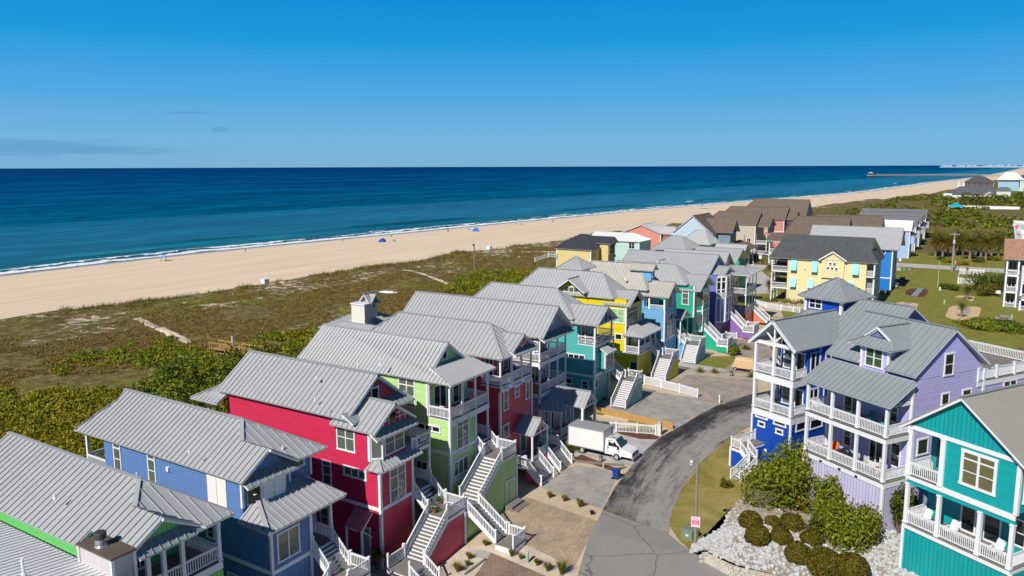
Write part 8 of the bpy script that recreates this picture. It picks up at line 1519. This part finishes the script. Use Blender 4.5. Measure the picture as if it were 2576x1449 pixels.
for lb,v,x,y in (('white lifeguard box on the open sand, left one','R',1876,336),('white lifeguard box beside the dune, right one','Q',1717,437)):
    p=onb(v,x,y); T=Thing('equipment_box',lb,'box',tuple(p),world=False); b=B(); b.box(-.8,.8,-.8,.8,0,2.0); T.part('box',b,WHITE); b=B(); b.prism([(-.9,-.9,2.0),(.9,-.9,2.0),(.9,.9,2.12),(-.9,.9,2.12)],(0,0,.1)); T.part('lid',b,WHITE)
# ------------------------------------------------------------------ far along the coast
fg='houses far along the beach'
WSH=siding('farwhite',(.66,.66,.64)); 
def far(lb,x0,x1,y0,y1,ze,zr,L,rm,**k):
    return simple(lb,x0,x1,y0,y1,ze,zr,L,rm,sp=None,oh=k.pop('oh',1.2),group=fg,**k)
BRN=siding('shinglebrown',(.085,.06,.05))
far('dark brown shingled house with wide hipped roof and white deck',1030,1056,-8,20,13,19,BRN,plain('brown_grey_roof',(.075,.07,.07),.9),h0=11,h1=11,wins=[('x',1030,-1,y-1,y+1,8.5,11.5) for y in (-5,1,7,12,16)],base=3)
T=Thing('house_deck','white railed deck on the sea end of the dark brown house','deck',(1030,20,0)); boxes(T,'deck',WHITE,(1029,1056,20,27,6,8.2)); columns(T,[(1030,26),(1030,21)],0,13,1.)
far('long low white house with dark grey roof near the far pool',840,856,-8,27,6.2,12,siding('farcream',(.68,.66,.58)),plain('dark_grey_roof',(.085,.09,.10),.9),ax='x' if 0 else 'y',h0=3,h1=8,oh=1.5,wins=[('x',840,-1,4,6,2,4)]); far('white gabled wing of the long low house',834,850,-9,1,4.5,8.8,siding('farcream',(.68,.66,.58)),plain('dark_grey_roof',(.085,.09,.10),.9),ax='x',wins=[('x',834,-1,-3,-1.2,2.6,4.2),('x',834,-1,-7,-5.6,2.6,4.2)]); far('white block house with grey roof right of the long low house',860,880,-21,-10,8.5,11,siding('farcream',(.68,.66,.58)),plain('slate_far_roof',(.12,.135,.16),.9),h0=4,h1=4)
T=Thing('house_deck','white railed sun deck on the sea side of the long low house','deck',(838,30,0)); boxes(T,'deck',WHITE,(838,852,26,33,3,5.2)); columns(T,[(839,32),(839,28)],0,3,.8)
far('pale blue house with a broad white roof by the far beach',1120,1150,-38,-14,15,27 if 0 else 23,siding('farpaleblue',(.32,.52,.62)),WROOF,h0=9,h1=9,oh=2.5); far('white house attached right of the pale blue one',1110,1130,-46,-36,14,16,WSH,WROOF,wins=[('x',1110,-1,-44,-42.6,9,12),('x',1110,-1,-41,-39.6,9,12)]); far('small white house right of the pale blue one',1105,1120,-54,-47,9,11,WSH,WROOF)
far('grey shingled three storey house at the far right',1090,1115,-86,-58,17,25,siding('fargrey',(.16,.16,.155)),plain('grey_far_roof',(.12,.12,.125),.9),wins=[('x',1090,-1,-63,-60.5,6,9),('x',1090,-1,-63,-60.5,11,14),('x',1090,-1,-70,-67.5,11,14),('x',1090,-1,-70,-67.5,6,9)])
far('white house with grey roof and dark porch opening, right edge far',650,668,-42,-25,11,16,WSH,plain('slate_far_roof2',(.22,.24,.27),.9),wins=[('x',650,-1,-36,-28,4,7.5,2)]); far('grey roofed cottage above the white house at the right edge',760,780,-50,-31,14,19,WSH,plain('slate_far_roof2',(.22,.24,.27),.9),h0=6,h1=6)
fence('long_wall','long white wall enclosing the far pool',[((652,22),(652,10)),((652,10),(652,-4)),((652,-4),(648,-22))],2.6,sp=.4,bw=.4,cat='wall'); 
p=gz('T',335,810,3); T=Thing('pool_canopy','turquoise pyramid canopy beside the far pool wall','canopy',(p.x,p.y,0),world=False); b=B()
for f in pyramid(-5,5,-5,5,2.2,5.5): b.face(f)
T.part('canopy',b,plain('turquoise_cloth',(.0,.32,.42),.6)); columns(T,[(-4.5,-4.5),(4.5,4.5),(-4.5,4.5),(4.5,-4.5)],0,2.3,.3)
for i in range(26):
    x=random.uniform(655,900); y=random.uniform(-34,18); 
    if 832<x<882 and -22<y<30: continue
    bush('dark_shrub','dark evergreen shrub among the far beach houses',(x,y,height(x,y)),(4.5,4.5,3.2),LF2,260,.9,'dark shrubs among the far houses')
# white roof terrace at the right edge
T=Thing('roof_terrace','white rooftop terrace with outdoor furniture at the right edge','terrace',(330,-30,0)); P=[gz('L',*q,9.) for q in ((1945,850),(2075,860),(2080,1095),(1970,1095))]; b=B(); b.prism([P[0],P[1],P[2],P[3]],(0,0,-9)); T.part('building',b,WSH); railing(T,[(P[3],P[0]),(P[0],P[1])],h=1.3,sp=.5,bw=.3,post=.3); 
for i in range(6): q=P[0].lerp(P[2],.15+.13*i)+Vector((random.uniform(-2,2),random.uniform(-1,1),0)); boxes(T,'furniture',plain('terrace_%d'%i,((.7,.7,.7),(.6,.06,.02),(.5,.55,.6),(.75,.75,.75),(.3,.2,.1),(.65,.65,.66))[i],.6),(q.x-.8,q.x+.8,q.y-.5,q.y+.5,9,9.8+.3*(i%2)))
# pier
def pier():
    T=Thing('fishing_pier','long timber fishing pier with a small shelter at its seaward end','pier',(2560,100,-4)); pw=plain('pier_timber',(.13,.11,.095),.9); pd=plain('pier_deck',(.42,.30,.23),.8)
    a=gz('L',232,268,3.2); c=gz('L',1500,258,3.2); e=gz('L',1900,262,3.2); A=Vector((2520,a.y/a.x*2520,3.2)); C=Vector((2640,c.y/c.x*2640,3.2)); b=B(); b.bar(A,C,9,1.6); b.bar(C,C+(C-A)*.35,9,1.6); T.part('deck',b,pd); b=B(); n_=34; d=(C-A)
    for i in range(n_+10):
        p=A+d*(i/n_)
        for s in (-3,3): b.bar((p.x+s,p.y,-6),(p.x+s,p.y,2.6),1.1,1.1)
    T.part('piles',b,pw); b=B(); b.box(A.x-9,A.x+9,A.y-2,A.y+14,1.6,3.4); T.part('pier_head',b,pd)
    b=B()
    for x in (-8,0,8):
        for y in (-1,4,8,13): b.bar((A.x+x,A.y+y,-6),(A.x+x,A.y+y,1.8),1.2,1.2)
    T.part('head_piles',b,pw); b=B()
    for x in (-4,4):
        for y in (1,9): b=B(); b.box(A.x+x-.6,A.x+x+.6,A.y+y-.6,A.y+y+.6,3.4,8.5); T.part('shelter_post',b,pw)
    b=B()
    for f in pyramid(A.x-7,A.x+7,A.y-3,A.y+13,8.5,13): b.face(f)
    T.part('shelter_roof',b,plain('pier_roof',(.35,.38,.4),.7)); b=B(); b.bar(A+d*.03+Vector((-4,0,2.6)),C+Vector((-4,0,2.6)),.5,.5); T.part('rail',b,pd)
pier()
# far shore and its town, distance haze put into their colours
fl=[]; b=B(); d0=Vector(ray('Z',2755,478)); d1=Vector(ray('Z',3040,478)); pts=[]
for k in range(41):
    t=k/40; d=d0.lerp(d1,t); s=1/math.hypot(d.x,d.y); R_=11800-1500*t; pts.append(Vector((d.x*s*R_,d.y*s*R_,0)))
for p,q in zip(pts,pts[1:]):
    n_=Vector((p.x,p.y,0)).normalized()*900; h=2+5*abs(MN.noise(p*.002)); b.face([(p.x,p.y,-5),(q.x,q.y,-5),(q.x,q.y,h+2),(p.x,p.y,h+2)]); b.face([(p.x,p.y,h+2),(q.x,q.y,h+2),(q.x+n_.x,q.y+n_.y,h+2),(p.x+n_.x,p.y+n_.y,h)])
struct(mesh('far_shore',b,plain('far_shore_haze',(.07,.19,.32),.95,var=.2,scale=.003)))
b=B(); 
for _ in range(150):
    t=random.random()**.8; k=int(t*39); p=pts[k].lerp(pts[k+1],random.random()); w=random.uniform(12,55); h=random.choice((5,8,12,16,28))*(.6+.6*random.random()); n_=Vector((p.x,p.y,0)).normalized()*(-20); b.box(p.x+n_.x-w/2,p.x+n_.x+w/2,p.y-w/2,p.y+w/2,0,h+6)
o=mesh('far_town',b,plain('far_town_haze',(.30,.40,.48),.9,var=.15,scale=.01)); o['kind']='stuff'; o['label']='pale hazy town on the horizon beyond the pier'
EXPO=.25; KS=2**-EXPO
# ------------------------------------------------------------------ camera, sun, sky
cd=bpy.data.cameras.new('camera'); cam=bpy.data.objects.new('camera',cd); COL.objects.link(cam); SC.camera=cam
cd.sensor_width=36; cd.lens=F/3000*36; cd.shift_y=-31/3000; cd.clip_start=.5; cd.clip_end=120000
R=Matrix((rt,upv,tuple(-a for a in fw))).transposed(); cam.matrix_world=Matrix.Translation((0,0,HC))@R.to_4x4()
SE=math.radians(40.6); sd=Vector((-.9985,.052,0)).normalized()*math.cos(SE); sd.z=math.sin(SE)
ld=bpy.data.lights.new('sun','SUN'); ld.energy=4.4; ld.angle=math.radians(.53); ld.color=(1,.955,.89); lo=bpy.data.objects.new('sun',ld); COL.objects.link(lo); lo.rotation_euler=sd.to_track_quat('Z','Y').to_euler()
w=bpy.data.worlds.new('World'); SC.world=w; w.use_nodes=True; n=w.node_tree.nodes;l=w.node_tree.links; bg=n['Background']; bg.inputs[1].default_value=.1
sk=n.new('ShaderNodeTexSky'); sk.sky_type='NISHITA'; sk.sun_disc=False; sk.sun_elevation=SE; sk.sun_rotation=math.atan2(sd.x,sd.y); sk.air_density=1.0; sk.dust_density=.2; sk.ozone_density=6.; sk.altitude=0
# a few thin clouds low over the sea
tc=n.new('ShaderNodeTexCoord'); sp_=n.new('ShaderNodeSeparateXYZ'); l.new(tc.outputs['Generated'],sp_.inputs[0])
az=math_(n,l,'ARCTAN2',sp_.outputs[0],sp_.outputs[1]); el=math_(n,l,'ARCSINE',sp_.outputs[2])
def blob(a0,e0,wa,we):
    x=math_(n,l,'DIVIDE',math_(n,l,'SUBTRACT',az,a0),wa); y=math_(n,l,'DIVIDE',math_(n,l,'SUBTRACT',el,e0),we)
    return math_(n,l,'SUBTRACT',1.,math_(n,l,'SQRT',math_(n,l,'ADD',math_(n,l,'MULTIPLY',x,x),math_(n,l,'MULTIPLY',y,y))))
def dirang(x,y):
    d=Vector(ray('Z',x,y)).normalized(); return math.atan2(d.x,d.y),math.asin(d.z)
cv=n.new('ShaderNodeCombineXYZ'); l.new(math_(n,l,'MULTIPLY',az,14.),cv.inputs[0]); l.new(math_(n,l,'MULTIPLY',el,90.),cv.inputs[1])
no=n.new('ShaderNodeTexNoise'); no.inputs['Scale'].default_value=2.2; no.inputs['Detail'].default_value=6; l.new(cv.outputs[0],no.inputs['Vector'])
er=n.new('ShaderNodeValToRGB'); l.new(el,er.inputs[0]); E_=er.color_ramp.elements
LN=lambda r,g,b_:tuple(((c/255+.055)/1.055)**2.4 for c in (r,g,b_))
while len(E_)<6: E_.new(.5)
for q_,(p_,c_) in zip(E_,((0,LN(122,178,214)),(.035,LN(116,180,221)),(.085,LN(82,168,226)),(.15,LN(30,154,222)),(.215,LN(2,138,214)),(.45,LN(22,58,112)))): q_.position=p_; q_.color=(*c_,1)
vm=n.new('ShaderNodeVectorMath'); vm.operation='SCALE'; vm.inputs['Scale'].default_value=10.*KS; l.new(er.outputs[0],vm.inputs[0])
hs=n.new('ShaderNodeMix'); hs.data_type='RGBA'; hs.inputs[0].default_value=.985; l.new(sk.outputs[0],hs.inputs[6]); l.new(vm.outputs[0],hs.inputs[7])
tot=None
for (x,y,wa,we) in ((60,432,.20,.016),(250,440,.16,.009),(645,380,.022,.0055),(560,330,.045,.003)):
    a0,e0=dirang(x,y); m=blob(a0,e0,wa,we); tot=m if tot is None else math_(n,l,'MAXIMUM',tot,m)
mr=n.new('ShaderNodeMapRange'); mr.interpolation_type='SMOOTHSTEP'; mr.inputs[1].default_value=.55; mr.inputs[2].default_value=.95; mr.inputs[4].default_value=.55
l.new(math_(n,l,'ADD',math_(n,l,'MULTIPLY',tot,.75),math_(n,l,'MULTIPLY',no.outputs[0],.75)),mr.inputs[0])
mx=n.new('ShaderNodeMix'); mx.data_type='RGBA'; mx.inputs[7].default_value=(.85,2.55,4.6,1); l.new(mr.outputs[0],mx.inputs[0]); l.new(hs.outputs[2],mx.inputs[6]); l.new(mx.outputs[2],bg.inputs[0])
SC.view_settings.view_transform='Standard'; SC.view_settings.look='None'; SC.view_settings.exposure=EXPO; SC.view_settings.gamma=1
SC.cycles.max_bounces=6; SC.cycles.diffuse_bounces=3; SC.cycles.glossy_bounces=3; SC.cycles.transparent_max_bounces=8; SC.cycles.transmission_bounces=3
